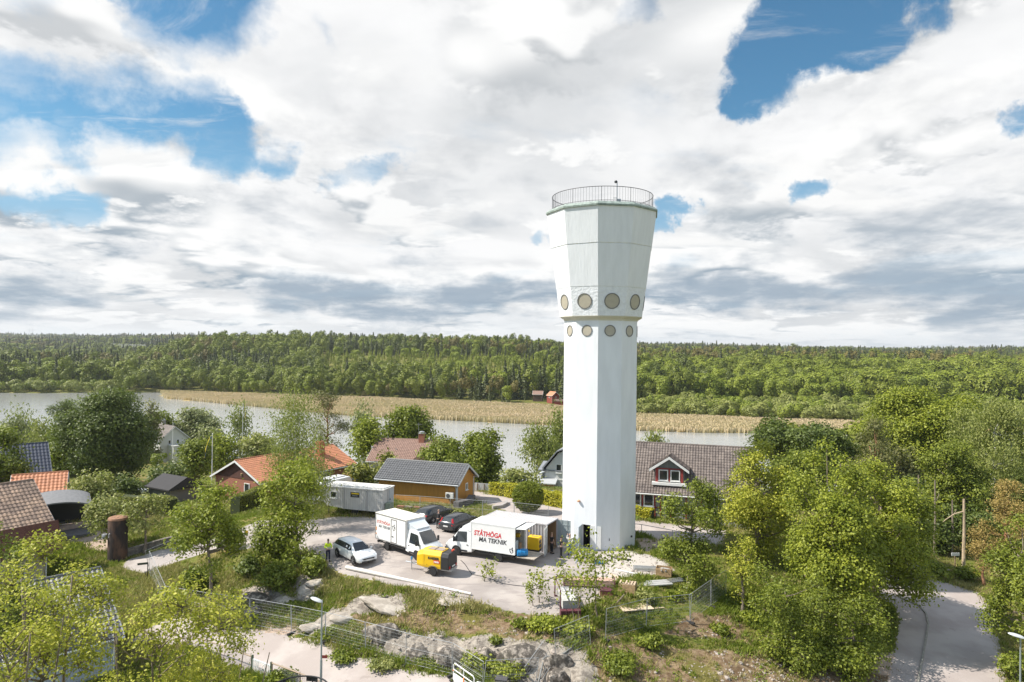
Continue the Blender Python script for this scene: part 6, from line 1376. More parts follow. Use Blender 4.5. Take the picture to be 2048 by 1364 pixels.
mb = MB(); mb.box(L_/2+.03, .55, .8, .05, .85, 1.95); d_ = mb.ob('door', mat('wagon_door', (.42, .45, .47), .5), sw); mb = MB(); mb.box(L_/2+.09, .25, 1.7, .08, .05, .12); mb.ob('handle', BPL, d_)
mb = MB(); mb.box(L_/2+.35, -.45, .5, .6, .8, 1.05); mb.ob('gas_locker', mat('locker_green_grey', (.22, .26, .20), .6), sw)
mb = MB(); mb.box(-.3, 0, .55, L_-.6, .12, .14); mb.tube([(-L_/2+.4, -.9, .95), (-L_/2+.4, -.9, -.6)], .05, 6); mb.tube([(-L_/2+.4, .9, .95), (-L_/2+.4, .9, -.6)], .05, 6); mb.tube([(-L_/2+1.5, -.9, .9), (-L_/2+1.5, -.9, -.4)], .035, 6); mb.tube([(L_/2-.4, -.9, .7), (L_/2-.4, -.9, -.1)], .05, 6); mb.ob('support_leg', MATS['chassis_black'], sw)
for y in (-.98, .98): wheel(sw, .1, y, .38, .24, steel=True)
# caravan
p = AT(660, 985, 80.5); cv = empty('caravan', 'white caravan showing its ribbed roof behind the site cabin', 'caravan', gz((p.x, 80.5)), R(62)); mb = MB()
pr_ = [(-2.7, .45), (2.6, .45), (2.85, 1.0), (2.6, 2.0), (2.2, 2.55), (-2.5, 2.6), (-2.75, 2.2)]; mb.prism(pr_, -1.1, 1.1); mb.ob('body', mat('caravan_white', (.68, .69, .69), .35), cv, bevel=.06)
for k in (-1, 1):
    for x in (-1.5, .3): mb = MB(); mb.box(x, k*1.11, 1.35, 1.0, .04, .6); mb.ob('window', DARKGL, cv)
mb = MB(); mb.box(2.72, 0, 1.15, .03, 1.6, .7, ry=-.25); mb.box(-2.76, 0, 1.4, .03, 1.3, .6); mb.ob('end_window', DARKGL, cv); mb = MB(); mb.box(.2, 0, 2.60, 3.6, 1.2, .06); mb.box(-1.6, 0, 2.66, .5, .5, .12); mb.ob('roof_hatch', mat('grey_light_plastic', (.5, .5, .5), .5), cv)
for y in (-.95, .95): wheel(cv, -.2, y, .32, .2, steel=True)
mb = MB(); mb.tube([(2.7, .5, .45), (3.9, 0, .45), (2.7, -.5, .45)], .05, 6); mb.tube([(3.7, 0, .45), (3.7, 0, -.1)], .04, 6); mb.ob('drawbar', METAL, cv)
# yellow compressor trailer
YEL = paint('yellow', (.78, .47, .012), .4); hk = R(157)
cw_ = Vector((-5.84, 53.1, 0)); nk = Vector((-math.sin(hk), math.cos(hk), 0)); kc = gz(cw_-nk*.72-Vector((math.cos(hk), math.sin(hk), 0))*(-.05))
kp_ = empty('compressor_trailer', 'yellow and black compressor trailer in front of the trucks', 'compressor', kc, hk)
mb = MB(); mb.loft([[(x, y, z) for y, z in ((-.72, .55), (.72, .55), (.76, .75), (.74, 1.55), (.55, 1.86), (-.55, 1.86), (-.74, 1.55), (-.76, .75))] for x in (-.62, 1.0)]+[[(1.55, y, z) for y, z in ((-.66, .62), (.66, .62), (.70, .80), (.66, 1.40), (.48, 1.66), (-.48, 1.66), (-.66, 1.40), (-.70, .80))]]); mb.ob('body', YEL, kp_, bevel=.03)
mb = MB(); mb.loft([[(x, y, z) for y, z in ((-.72, .55), (.72, .55), (.76, .75), (.74, 1.5), (.60, 1.80), (-.60, 1.80), (-.74, 1.5), (-.76, .75))] for x in (-1.28, -.63)]); mb.ob('rear_housing', mat('black_housing', (.025, .025, .027), .5), kp_, bevel=.03)
mb = MB(); mb.box(.1, 0, 1.865, 1.3, .62, .03); mb.box(.15, 0, 1.9, .05, .7, .04); mb.ob('roof_hatch', mat('grey_brown_hatch', (.33, .27, .23), .6), kp_)
mb = MB(); mb.box(.85, .757, .72, .01, .012, .85); mb.box(-.1, .765, .70, .06, .01, .06); mb.box(.6, .765, .78, .05, .01, .05); mb.ob('panel_seam', mat('seam_brown', (.35, .18, .02), .6), kp_)
yk = .782
lettering(kp_, 'KAESER', .26, frame((.50, yk-.012, 1.25), (-1, 0, 0), (0, 0, 1)), TK, 0, .010, fit=.98)
mb = MB(); mb.box(-.28, .775, .98, .55, .012, .24); lg = mb.ob('red_sign', mat('renta_red', (.70, .09, .03), .5), kp_); lettering(lg, 'renta', .20, frame((-.04, .786, 1.04), (-1, 0, 0), (0, 0, 1)), mat('text_white', (.8, .8, .78), .5), 0, .01)
for y in (-.72, .72):
    wheel(kp_, .05, y, .34, .2, steel=True); mb = MB(); mb.loft([[(.05+.44*math.cos(t), y+k*.13, .36+.42*math.sin(t)) for k in (-1, 1)]+[(.05+.41*math.cos(t), y+k*.13, .36+.39*math.sin(t)) for k in (1, -1)] for t in np.linspace(.15, 3.0, 9)]); mb.ob('mudguard', mat('mudguard_grey', (.12, .12, .12), .6), kp_)
    mb = MB(); mb.box(-1.30, y*.75, .62, .05, .16, .2); mb.ob('tail_light', RED, kp_)
mb = MB(); mb.tube([(1.3, .4, .52), (2.5, 0, .50), (1.3, -.4, .52)], .05, 6); mb.tube([(2.3, 0, .5), (2.95, 0, .52)], .055, 6); mb.tube([(2.35, .12, 1.0), (2.35, .12, .0)], .04, 6); mb.box(-.2, 0, .42, 2.4, 1.0, .12); mb.box(-1.33, 0, .5, .06, 1.3, .1); mb.ob('drawbar', METAL, kp_)
mb = MB(); mb.box(2.35, .12, .78, .12, .12, .22); mb.ob('jack_head', mat('blue_paint', (.05, .22, .45), .5), kp_)
mb = MB(); mb.box(-1.335, -.05, .68, .02, .5, .12); mb.ob('number_plate', PLATE, kp_); mb = MB(); mb.box(-1.18, -.2, 1.82, .1, .35, .10); mb.ob('orange_marker', mat('marker_red', (.7, .08, .03), .5), kp_)
# generator on a cart behind truck 2
gp = G(1069, 1106, 0); ge = empty('generator', 'yellow generator with black louvres between truck and container', 'generator', gz((gp.x-.05, 58.4)), R(-22)); mb = MB()
mb.box(0, 0, .62, 1.05, .85, 1.05); mb.ob('housing', mat('generator_yellow', (.82, .50, .01), .4), ge, bevel=.05); mb = MB(); mb.box(0, 0, .42, 1.0, .8, .18); mb.box(.35, -.1, .05, .1, .1, .4); mb.box(-.35, 0, .05, .1, .1, .4); mb.ob('skid', BPL, ge)
mb = MB()
for z in (.8, 1.15): mb.box(.535, -.02, z, .02, .5, .28)
mb.ob('louvre', BPL, ge)
for y in (-.45, .45): wheel(ge, -.1, y, .24, .12, steel=True)
mb = MB(); mb.box(.1, -.1, 1.675, .6, .06, .04); mb.tube([(-.3, .2, 1.65), (-.3, .2, 1.8)], .04, 6); mb.ob('lifting_eye', METAL, ge)

# ---------------------------------------------------------- people
SKIN = mat('skin', (.45, .27, .20), .6)
def skinned(name, chains, m_, par, sub=1):
    """chains: list of lists of (point, radius); first chain's first vertex is the root; chains may start with an index (chain, vertex) to join on"""
    vs, es, rs, ref = [], [], [], {}
    for ci, chn in enumerate(chains):
        prev = None
        for k, it in enumerate(chn):
            if isinstance(it[0], int): prev = ref[it]; continue
            vs.append(it[0]); rs.append(it[1]); ref[(ci, k)] = len(vs)-1
            if prev is not None: es.append((prev, len(vs)-1))
            prev = len(vs)-1
    me = bpy.data.meshes.new(name); me.from_pydata([tuple(v) for v in vs], es, []); o = bpy.data.objects.new(name, me); C.objects.link(o); o.parent = par
    sk = o.modifiers.new('skin', 'SKIN'); 
    for i, r_1 in enumerate(rs):
        d = me.skin_vertices[0].data[i]; d.radius = r_1 if isinstance(r_1, tuple) else (r_1, r_1); d.use_root = (i == 0)
    sb = o.modifiers.new('sub', 'SUBSURF'); sb.levels = sub; sb.render_levels = sub; me.materials.append(m_); me.polygons.foreach_set('use_smooth', [True]*len(me.polygons)); return o
def person(label, c, rz, shirt, trousers, hair=(.12, .08, .05), arms='down', short=True, vest=None, cap=None, sc_=1.0, bend=0.):
    e = empty('person', label, 'person', c, rz); b_ = bend
    pel = (0, 0, .95); ch = (0, b_*.5+.0, 1.30); nk_ = (0, b_*.8, 1.50); hd0, hd1 = (0, b_+.01, 1.58), (0, b_+.02, 1.70)
    A = {'down': ((.0, .02, 1.18), (.02, .10, .93)), 'hold': ((.04, .02, 1.17), (-.10, .26, 1.16)), 'reach': ((.05, .16, 1.22), (.03, .42, 1.15)), 'up': ((.06, .12, 1.38), (.05, .34, 1.62))}
    arms = arms if isinstance(arms, tuple) else (arms, arms); sh = {}; jts = {}
    for s_, a_ in zip((-1, 1), arms):
        el, ha = A[a_]; S0 = Vector((s_*.19, ch[1], 1.43)); E_ = Vector((s_*(.27+el[0]*.3), b_+el[1], el[2])); H_ = Vector((s_*(.25+ha[0]), b_+ha[1], ha[2])); jts[s_] = (S0, E_, H_)
    body = [[(pel, (.15, .11)), ((0, b_*.25, 1.12), (.13, .095)), (ch, (.16, .11)), ((0, b_*.7, 1.42), (.12, .09)), (nk_, .055), (hd0, (.075, .085)), (hd1, (.078, .095)), ((0, b_+.02, 1.77), (.05, .06))]]
    for s_ in (-1, 1): body.append([(0, 0), ((s_*.095, 0, .86), .09), ((s_*.10, .01, .48), .058), ((s_*.11, -.01, .10), .04), ((s_*.12, .12, .035), .035)])
    for s_ in (-1, 1):
        S0, E_, H_ = jts[s_]; d = (H_-E_).normalized(); body.append([(0, 3), (S0, .055), (E_, .042), (H_, .028), (H_+d*.07, (.036, .02))])
    base = skinned('body', body, SKIN, e)
    for s_ in (-1, 1):     # fingers rooted in the palm
        S0, E_, H_ = jts[s_]; d = (H_-E_).normalized(); sd = d.cross(Vector((0, 0, 1))); sd = sd.normalized() if sd.length > .1 else Vector((1, 0, 0)); up_ = sd.cross(d)
        mb = MB()
        for k, ln in enumerate((.055, .07, .075, .065)): q0 = H_+d*.075+sd*(k-1.5)*.019; mb.tube([q0, q0+d*ln*.5, q0+d*ln*.85-up_*.02], [.009, .008, .006], 5)
        q0 = H_+d*.03+sd*s_*-.03; mb.tube([q0, q0+d*.03-sd*s_*.025, q0+d*.055-sd*s_*.03], [.010, .009, .007], 5); mb.ob('fingers', SKIN, e)
    tr_m = mat('trousers_%d' % len(MATS), trousers, .85, var=.15, vscale=12); tc = [[((0, 0, .99), (.165, .125)), ((0, 0, .93), (.17, .13))]]
    for s_ in (-1, 1): tc.append([(0, 1), ((s_*.10, 0, .84), .105), ((s_*.105, .01, .48), .075), ((s_*.11, -.01, .13), .062)])
    skinned('trousers', tc, tr_m, e)
    for s_ in (-1, 1): mb = MB(); mb.loft([[(s_*.115+x*.055*w1, y, z) for x, z in ((-1, 0), (1, 0), (.8, h1), (-.8, h1))] for y, w1, h1 in ((-.08, .8, .09), (.02, 1, .12), (.14, .95, .075), (.20, .6, .05))]); mb.ob('shoe', mat('work_boot', (.03, .025, .02), .7), e, bevel=.01)
    tm_ = mat('shirt_%d' % len(MATS), shirt, .85, var=.08, vscale=12); tc = [[((0, 0, .97), (.165, .125)), ((0, b_*.25, 1.12), (.15, .115)), (ch, (.18, .13)), ((0, b_*.7, 1.43), (.14, .105)), ((0, b_*.78, 1.48), (.075, .07))]]
    for s_ in (-1, 1):
        S0, E_, H_ = jts[s_]; tc.append([(0, 3), (S0, .072), (S0.lerp(E_, .62 if short else .98), .062)]+([] if short else [(E_.lerp(H_, .93), .045)]))
    top_ = skinned('shirt' if not vest else 'jacket', tc, tm_, e)
    if vest:
        mb = MB()
        for z, ra in ((1.06, .186), (1.16, .19)):
            mb.lathe([(1, -.025), (1, .025)], 20, Matrix.Translation((0, 0, z)) @ Matrix.Diagonal((ra*.98, ra*.78, 1, 1)))
        mb.ob('reflective_band', mat('reflective_grey', (.55, .60, .58), .4), top_)
    hx = Vector((0, b_+.01, 1.735)); mb = MB(); mb.lathe([(.086, -.03), (.092, .0), (.088, .045), (.06, .085), (.01, .10)], 14, Matrix.Translation(hx-Vector((0, .012, 0))) @ Matrix.Diagonal((.93, 1.12, 1, 1)))
    if cap: mb.box(hx.x, hx.y+.12, hx.z-.01, .14, .10, .015)
    mb.ob('cap' if cap else 'hair', mat(('cap_%d' if cap else 'hair_%d') % len(MATS), cap or hair, .8), e, smooth=True)
    fy = b_+.115; mb = MB(); mb.box(0, fy, 1.655, .022, .03, .045); mb.box(-.085, b_+.02, 1.65, .02, .04, .06); mb.box(.085, b_+.02, 1.65, .02, .04, .06); mb.ob('nose_and_ears', SKIN, e, bevel=.006)
    mb = MB()
    for s_ in (-1, 1): mb.box(s_*.032, fy-.012, 1.69, .022, .012, .010)
    mb.box(0, fy-.012, 1.625, .045, .012, .008); mb.ob('eyes_and_mouth', mat('face_dark', (.10, .04, .03), .6), e)
    e.scale = (sc_,)*3; return e
def dirto(c, px): return 0
person('man standing in a bright yellow jacket and dark blue trousers by the white car', gz(tuple(G(656, 1119, 0))), R(-155), (.62, .80, .02), (.02, .025, .05), arms='hold', short=False, vest=True, hair=(.14, .10, .07), sc_=1.03)
person('man in black leaning towards the car doors between the two dark cars', gz((-7.05, 66.9, 0)), R(-30), (.02, .02, .022), (.03, .032, .03), arms=('reach', 'down'), hair=(.40, .26, .18), bend=.10)
person('man in a black T-shirt and cap with hands forward before the container', gz((4.35, 58.0, 0)), R(-80), (.018, .018, .02), (.015, .015, .018), arms=('reach', 'hold'), cap=(.03, .03, .03))
person('bald man in a pale grey shirt and blue jeans by the tower door', gz((5.15, 58.8, 0)), R(-20), (.50, .48, .46), (.06, .13, .26), arms='up', short=False, hair=(.45, .28, .21))
person('man in black in the shade of the container doorway', gz((3.62, 59.1, 0)), R(-60), (.02, .02, .02), (.02, .02, .022), arms='down', hair=(.30, .18, .11))
# ============================================================ FENCES, LAMPS, SITE CLUTTER
GALV = mat('galvanised_light', (.34, .35, .36), .6, metal=.2)
def fence_proto():
    e = empty('fence_panel', 'x', 'fence panel'); L_ = 3.4; mb = MB()
    for x in (-L_/2, L_/2): mb.tube([(x, 0, .06), (x, 0, 2.0)], .019, 6)
    mb.tube([(-L_/2, 0, 2.0), (L_/2, 0, 2.0)], .017, 6); mb.tube([(-L_/2, 0, .15), (L_/2, 0, .15)], .013, 6); mb.tube([(-L_/2, 0, 1.1), (L_/2, 0, 1.1)], .008, 4); mb.ob('frame', GALV, e, fix=False)
    mb = MB(); n = 26
    for k in range(1, n): x = -L_/2+L_*k/n; mb.tube([(x, 0, .15), (x, 0, 2.0)], .0025, 3, False)
    for k in range(1, 9): z = .15+1.85*k/9; mb.tube([(-L_/2, 0, z), (L_/2, 0, z)], .003, 3, False)
    mb.ob('wire_mesh', GALV, e, fix=False)
    for x in (-L_/2,): mb = MB(); mb.prism([(-.11, 0), (.11, 0), (.08, .12), (-.08, .12)], -.34, .34, Matrix.Translation((x, 0, 0))); mb.ob('foot', mat('rubber_foot', (.035, .033, .033), .9), e)
    return e
FP = fence_proto(); used_fp = [False]
def fence_run(label, group, pts):
    pts = [on(*p) if len(p) == 2 else Vector(p) for p in pts]
    for a, b_ in zip(pts[:-1], pts[1:]):
        e = FP if not used_fp[0] else copy_tree(FP); used_fp[0] = True
        c_ = (a+b_)/2; d = b_-a; L_ = math.hypot(d.x, d.y); e.location = c_; e.rotation_euler = (0, -math.atan2(d.z, L_), math.atan2(d.y, d.x)); e.scale = (L_/3.4, 1, 1)
        e['label'] = label; e['group'] = group
fence_run('mesh fence panel of the row along the lower road', 'fence panels along the lower road', [(298,1146),(330,1224),(413,1239),(500,1252),(583,1268),(652,1284),(731,1306),(812,1330),(904,1352)])
fence_run('mesh fence panel standing beside the drive left of the yard', 'fence panels beside the drive', [(299,1143),(372,1112)])
fence_run('mesh fence panel of the row climbing the rock face', 'fence panels climbing the rock face', [(904,1352),(964,1392),(1070,1384),(1113,1322),(1182,1292)])
fence_run('mesh fence panel of the row on the brown slope by the grove', 'fence panels on the brown slope', [(1211,1280),(1292,1257),(1380,1246),(1422,1214),(1452,1192)])
fence_run('mesh fence panel of the row behind the dark cars and container', 'fence panels behind the dark cars', [(792,1027),(840,1030),(900,1035),(965,1040),(1028,1044),(1096,1052)])
e = empty('pipe_railing', 'low pipe railing right of the tower foot', 'railing', on(1266, 1068)); mb = MB(); pr = [on(1266, 1068), on(1283, 1070), on(1345, 1082), on(1400, 1092)]
for p in pr: q_ = p-e.location; mb.tube([q_-Vector((0, 0, .2)), q_+Vector((0, 0, 1.0))], .03, 6)
mb.tube([p-e.location+Vector((0, 0, 1.0)) for p in pr], .03, 6); mb.ob('rail', GALV, e)
# lamps
def lamp(label, px, py, D, zt, dirx, sign=False, r=.06):
    p = AT(px, py, D); gzv = HG(p.x, D); e = empty('street_lamp', label, 'street lamp', (p.x, D, gzv)); h_ = p.z-gzv if zt is None else zt
    mb = MB(); mb.tube([(0, 0, -.3), (0, 0, h_*.45), (0, 0, h_*.46), (0, 0, h_)], [r*1.25, r*1.15, r*.85, r*.75], 10); po = mb.ob('pole', mat('lamp_pole', (.30, .34, .34), .45, metal=.4), e, smooth=True)
    Mh = Matrix.Translation((dirx*.28, -.12, h_+.05)) @ Euler((0, -dirx*.22, .35*dirx)).to_matrix().to_4x4() @ Matrix.Diagonal((2.3, .95, .62, 1)); mb = MB()
    mb.lathe([(.02, .16), (.10, .14), (.16, .07), (.18, .0), (.16, -.05), (.02, -.06)], 16, Mh); mb.ob('lamp_head', mat('lamp_head_grey', (.52, .54, .55), .4), e, smooth=True)
    mb = MB(); mb.lathe([(.13, -.06), (.12, -.075), (.02, -.08)], 12, Mh); mb.ob('lens', mat('lamp_lens', (.6, .6, .58), .2), e)
    if sign: mb = MB(); mb.box(.22, -.06, sign, .30, .02, .17); mb.ob('sign_plate', mat('sign_brown_red', (.28, .05, .04), .5), po)
    return e
lamp('street lamp with small red plate in front of the lower road', 644, 1200, 39.3, None, -1, sign=3.0)
lamp('street lamp at the lower right edge by the overhanging tree', 2041, 1272, 35.5, None, -1, r=.055)
lamp('distant street lamp over the yellow hedge behind the yard', 1080, 945, 93, None, 1)
# flagpoles
def flagpole(label, px, top, D, pen=0, hh=None):
    p = AT(px, top, D); g_ = HG(p.x, D); h_ = p.z-g_; e = empty('flagpole', label, 'flagpole', (p.x, D, g_)); mb = MB(); mb.tube([(0, 0, -.2), (0, 0, h_)], [.09, .045], 8); mb.lathe([(.01, -.05), (.1, .0), (.01, .1)], 8, Matrix.Translation((0, 0, h_))); mb.ob('pole', WHITE, e, smooth=True)
    if pen:
        for nm, o0, col in (('pennant_blue', 0, (.01, .13, .42)), ('pennant_yellow', .25, (.85, .62, .03))):
            mb = MB(); n = 12; vs = []
            for k in range(n+1):
                t = k/n; x = pen*(.05+1.25*t+.25*math.sin(t*5)*(1-t)); z = h_-.15-3.3*t**.8*1.0-.12*math.sin(t*9); w1 = .55*(1-t*.7)
                vs.append([(x+o0*(1-t)*pen, -.02+.14*math.sin(t*8)*t, z+(.12-o0)*1.2*(1-t)), (x+(o0+.30)*(1-t)*pen+.02, .02+.14*math.sin(t*8+.6)*t, z+(.12-o0)*1.2*(1-t)-w1)])
            for a, b_ in zip(vs[:-1], vs[1:]): mb.loft([[a[0], a[1], (a[1][0], a[1][1]+.015, a[1][2]), (a[0][0], a[0][1]+.015, a[0][2])], [b_[0], b_[1], (b_[1][0], b_[1][1]+.015, b_[1][2]), (b_[0][0], b_[0][1]+.015, b_[0][2])]])
            mb.ob(nm, mat(nm, col, .7), e)
flagpole('white flagpole with a blue and yellow pennant blown left', 425, 868, 101, -1)
flagpole('tall white flagpole whose pennant hangs to the right', 486, 808, 140, .5)
flagpole('bare white flagpole before the white gabled house', 346, 846, 160)
# rusty tank
p = on(235, 1117); tk = empty('storage_tank', 'tall rusty brown cylindrical tank beside the drive', 'tank', p); mb = MB(); mb.lathe([(.86, -.2), (.86, 3.85), (.80, 3.98), (.5, 4.08), (.02, 4.12)], 32); mb.ob('shell', mat('rusty_steel', (.028, .019, .016), .8, col2=(.085, .045, .028), c2=(.45, .62), c2scale=1.6, var=.3, vscale=2, bump=.6, stretch=(1, 1, .35)), tk, smooth=True)
mb = MB(); mb.lathe([(.875, 3.80), (.875, 3.90), (.82, 4.0), (.5, 4.10), (.02, 4.14)], 32); mb.ob('lid', mat('rusty_lid', (.28, .15, .09), .85, var=.3), tk, smooth=True)
mb = MB(); mb.tube([(-.7, -.6, 2.5), (-1.05, -.75, 2.5), (-1.05, -.75, 2.1)], .07, 8); mb.lathe([(.16, -.06), (.16, .06), (.05, .1)], 10, Matrix.Translation((-.95, -.72, 2.35)) @ Matrix.Rotation(R(90), 4, 'X')); mb.tube([(-.3, -.83, 2.6), (-.3, -.98, 2.6), (-.3, -.98, 2.3)], .05, 6); mb.ob('valve', MATS['grey_light_plastic'], tk)
# white pole lying on the ground
pA, pB = on(692, 1138), on(942, 1191); mb = MB(); d = pB-pA; mb.tube([pA+Vector((0, 0, .14))-pA, pA.lerp(pB, .02)+Vector((0, 0, .15))-pA, pB+Vector((0, 0, .12))-pA], [.14, .165, .085], 14); o = mb.ob('lamp_mast', mat('weathered_white_pole', (.66, .63, .58), .6, col2=(.35, .27, .22), c2=(.6, .72), c2scale=3, stretch=(1, 1, 1)), smooth=True); o.location = pA; tag(o, 'long tapered white mast lying along the front edge of the gravel', 'mast')
# hoses
def hose(label, pts, r_, m_, cat='hose', lift=0.02):
    P_ = [on(*p[:2])+Vector((0, 0, (p[2] if len(p) > 2 else 0)+lift)) for p in pts]; P2_ = []
    for i in range(len(P_)-1):
        p0, p1, p2, p3 = P_[max(i-1, 0)], P_[i], P_[i+1], P_[min(i+2, len(P_)-1)]
        for k in range(6):
            t = k/6; q_ = .5*((2*p1)+(p2-p0)*t+(2*p0-5*p1+4*p2-p3)*t*t+(3*p1-p0-3*p2+p3)*t**3); q_.z = max(q_.z, HG(q_.x, q_.y)+lift+(q_.z-q_.z)); P2_.append(q_)
    P2_.append(P_[-1]); o0 = P2_[0].copy(); mb = MB(); mb.tube([p-o0 for p in P2_], r_, 6); o = mb.ob('hose', m_, smooth=True); o.location = o0; return tag(o, label, cat)
HB = mat('black_hose', (.03, .03, .032), .5); HG_ = mat('grey_hose', (.20, .20, .19), .6)
hose('short black hose hanging from the compressor to the gravel', [(921,1141,.8),(930,1142,.5),(938,1145,.15),(944,1149)], .025, HB)
hose('thin dark hose crossing the gravel to the saplings', [(944,1149),(958,1152),(980,1158),(1010,1168),(1055,1173),(1078,1168),(1105,1156),(1125,1150)], .025, HB)
hose('thick grey black hose running down over the rock face', [(1157,1278),(1140,1300),(1112,1318),(1090,1340),(1076,1368),(1062,1400)], .055, HG_, lift=.06)
hose('second hose beside the thick one on the rock face', [(1130,1306),(1100,1330),(1080,1350),(1068,1372),(1055,1400)], .035, HG_, lift=.06)
hose('black pipe lying on the pale stones right of tower door', [(1218,1112),(1235,1119),(1262,1121)], .07, HB, 'pipe', lift=.07)
hose('fallen grey branch leaning across the slope fence', [(1178,1240),(1205,1222),(1230,1212),(1248,1204,.4)], .05, BARK, 'branch', lift=.12)
# crates, timber, scaffold
WOOD = mat('pallet_wood', (.42, .28, .15), .85, var=.25, vscale=5); WOODL = mat('pale_plywood', (.60, .48, .34), .8, var=.08, vscale=2)
def crate(label, px, py, rz, w_, d_, h_, lid):
    e = empty('wooden_crate', label, 'crate', on(px, py), R(rz)); mb = MB()
    for s_ in (-1, 1):
        for k in range(3): mb.box(0, s_*d_/2, .14+k*h_/3, w_, .03, h_/3-.02); mb.box(s_*w_/2, 0, .14+k*h_/3, .03, d_, h_/3-.02)
    mb.ob('side_board', WOOD, e); mb = MB()
    for k in range(3): mb.box(0, (k-1)*d_*.42, 0, w_, .1, .12)
    mb.box(0, 0, .10, w_, d_, .03); mb.ob('pallet', WOOD, e)
    mb = MB()
    if lid:
        for k in range(6): mb.box(-w_/2+.07+k*(w_-.14)/5, 0, h_+.15, .11, d_*1.02, .03)
        for k in range(3): mb.box(0, (k-1)*d_*.45, h_+.08, w_, .09, .07)
        mb.ob('slatted_lid', mat('pale_slats', (.52, .40, .28), .85, var=.2, vscale=5), e)
    else:
        rr = random.Random(3)
        for k in range(9): mb.box(rr.uniform(-.3, .3)*w_, rr.uniform(-.3, .3)*d_, h_*.7+rr.random()*.15, .5, .12, .1, rz=rr.random()*3)
        mb.ob('load', mat('rubble_metal', (.40, .38, .36), .7, var=.3), e)
    return e
crate('open wooden crate filled with metal parts on the grass', 1328, 1153, -18, 1.2, .8, .62, False)
crate('wooden crate with a slatted pallet on top', 1255, 1186, -18, 1.2, .8, .62, True)
def boards_(name, label, cat, px, py, rz, n, L_, w_, t_, m_, gap=.05, stack=1, lift=.05):
    e_ = on(px, py); mb = MB()
    for s_ in range(stack):
        for k in range(n): mb.box(random.uniform(-.06, .06), (k-(n-1)/2)*(w_+gap), lift+s_*(t_+.02), L_, w_, t_, rz=random.uniform(-.02, .02))
    o = mb.ob(name, m_); o.location = e_; o.rotation_euler = (0, 0, R(rz)); return tag(o, label, cat)
ALD = mat('deck_aluminium', (.50, .50, .49), .4, metal=.3, var=.15)
boards_('plywood_sheet', 'pale plywood sheet lying in the long grass', 'sheet', 1272, 1219, 14, 1, 2.3, 1.1, .04, WOODL, lift=.14)
boards_('plank', 'narrow plank beside the plywood sheet', 'plank', 1308, 1222, 16, 1, 1.5, .18, .05, WOODL, lift=.16)
boards_('scaffold_boards', 'row of aluminium scaffold boards between the two crates', 'boards', 1305, 1170, 12, 3, 2.9, .32, .08, ALD, stack=1, lift=.1)
boards_('ladder_frames', 'stack of pale scaffold frames behind the open crate', 'frames', 1300, 1142, -6, 4, 2.6, .07, .1, ALD, gap=.13, stack=2, lift=.1)
boards_('steel_tubes', 'loose steel tubes lying to the right of crates', 'tubes', 1332, 1166, 20, 5, 3.2, .06, .06, GALV, gap=.12, lift=.1)
boards_('beam', 'single pale beam pointing at the slatted crate', 'beam', 1240, 1160, -60, 1, 2.6, .12, .1, WOODL, lift=.08)
boards_('beam', 'thin white board on stones near the tower', 'beam', 1255, 1146, -35, 1, 2.0, .1, .06, WHITE, lift=.06)
# scaffold rack + beam stack
MARO = mat('maroon_paint', (.11, .03, .04), .6, var=.2); e = empty('scaffold_rack', 'maroon steel rack stacked with scaffold decks below the saplings', 'rack', on(1148, 1232), R(4))
mb = MB()
for x in (-.95, .35):
    for y in (0, 2.8): mb.tube([(x, y, 0), (x, y, 1.75 if x < 0 else 1.25)], .045, 4)
mb.tube([(-.95, 0, 1.75), (-.95, 2.8, 1.75)], .04, 4); mb.tube([(-.95, 2.8, 1.7), (.35, 2.8, 1.7)], .05, 4); mb.box(-.3, .0, .32, 1.35, .12, .1); mb.box(-.3, 2.8, .32, 1.35, .12, .1); mb.ob('rack_frame', MARO, e)
for k in range(7): mb = MB(); mb.box(-.28, 1.45, .45+k*.085, .98, 2.75, .06); mb.ob('deck', mat('deck_grey', (.48, .47, .45), .6, var=.15, vscale=5), e)
for k in range(3): mb = MB(); mb.box(-.78+k*.48, -.35, .05, .42, .4, .52); mb.ob('steel_box', MARO, e, bevel=.02)
e = empty('beam_stack', 'stack of reddish beams lying crosswise behind the scaffold rack', 'beams', on(1178, 1172), R(-4)); mb = MB()
for s_ in range(3):
    for k in range(4): mb.box(0, (k-1.5)*.2, .12+s_*.16, 3.9, .17, .13, rz=random.uniform(-.01, .01))
mb.ob('beams', mat('reddish_timber', (.50, .34, .26), .8, var=.2), e); mb = MB()
for x in (-1.3, 1.3): mb.box(x, 0, 0, .15, .9, .12)
for x in (-1.9, 1.9): mb.box(x, 0, .1, .06, .85, .5)
mb.ob('bearer', MARO, e)
e = empty('red_container_box', 'rust red steel box half hidden by the largest sapling', 'box', on(1212, 1192), R(-6)); mb = MB(); mb.box(0, 0, 0, .9, .7, .45); mb.ob('box', mat('rust_red', (.20, .08, .05), .7, var=.2), e, bevel=.02); mb = MB(); mb.box(0, 0, .452, .94, .74, .05); mb.ob('lid', MARO, e)
e = empty('blue_tarp_frame', 'blue and grey folded frame in front of the tower door', 'frame', on(1180, 1130), R(20)); mb = MB(); mb.tube([(-1, 0, 0), (-.2, 0, 1.1), (.6, 0, 0)], .04, 5); mb.tube([(-1, .7, 0), (-.2, .7, 1.1), (.6, .7, 0)], .04, 5); mb.tube([(-.2, 0, 1.1), (-.2, .7, 1.1)], .04, 5); mb.ob('legs', mat('blue_grey_paint', (.16, .24, .30), .5), e); mb = MB(); mb.box(.9, .3, 0, .9, .7, .16); mb.ob('tarp', mat('blue_tarp', (.03, .16, .35), .6), e, bevel=.05)
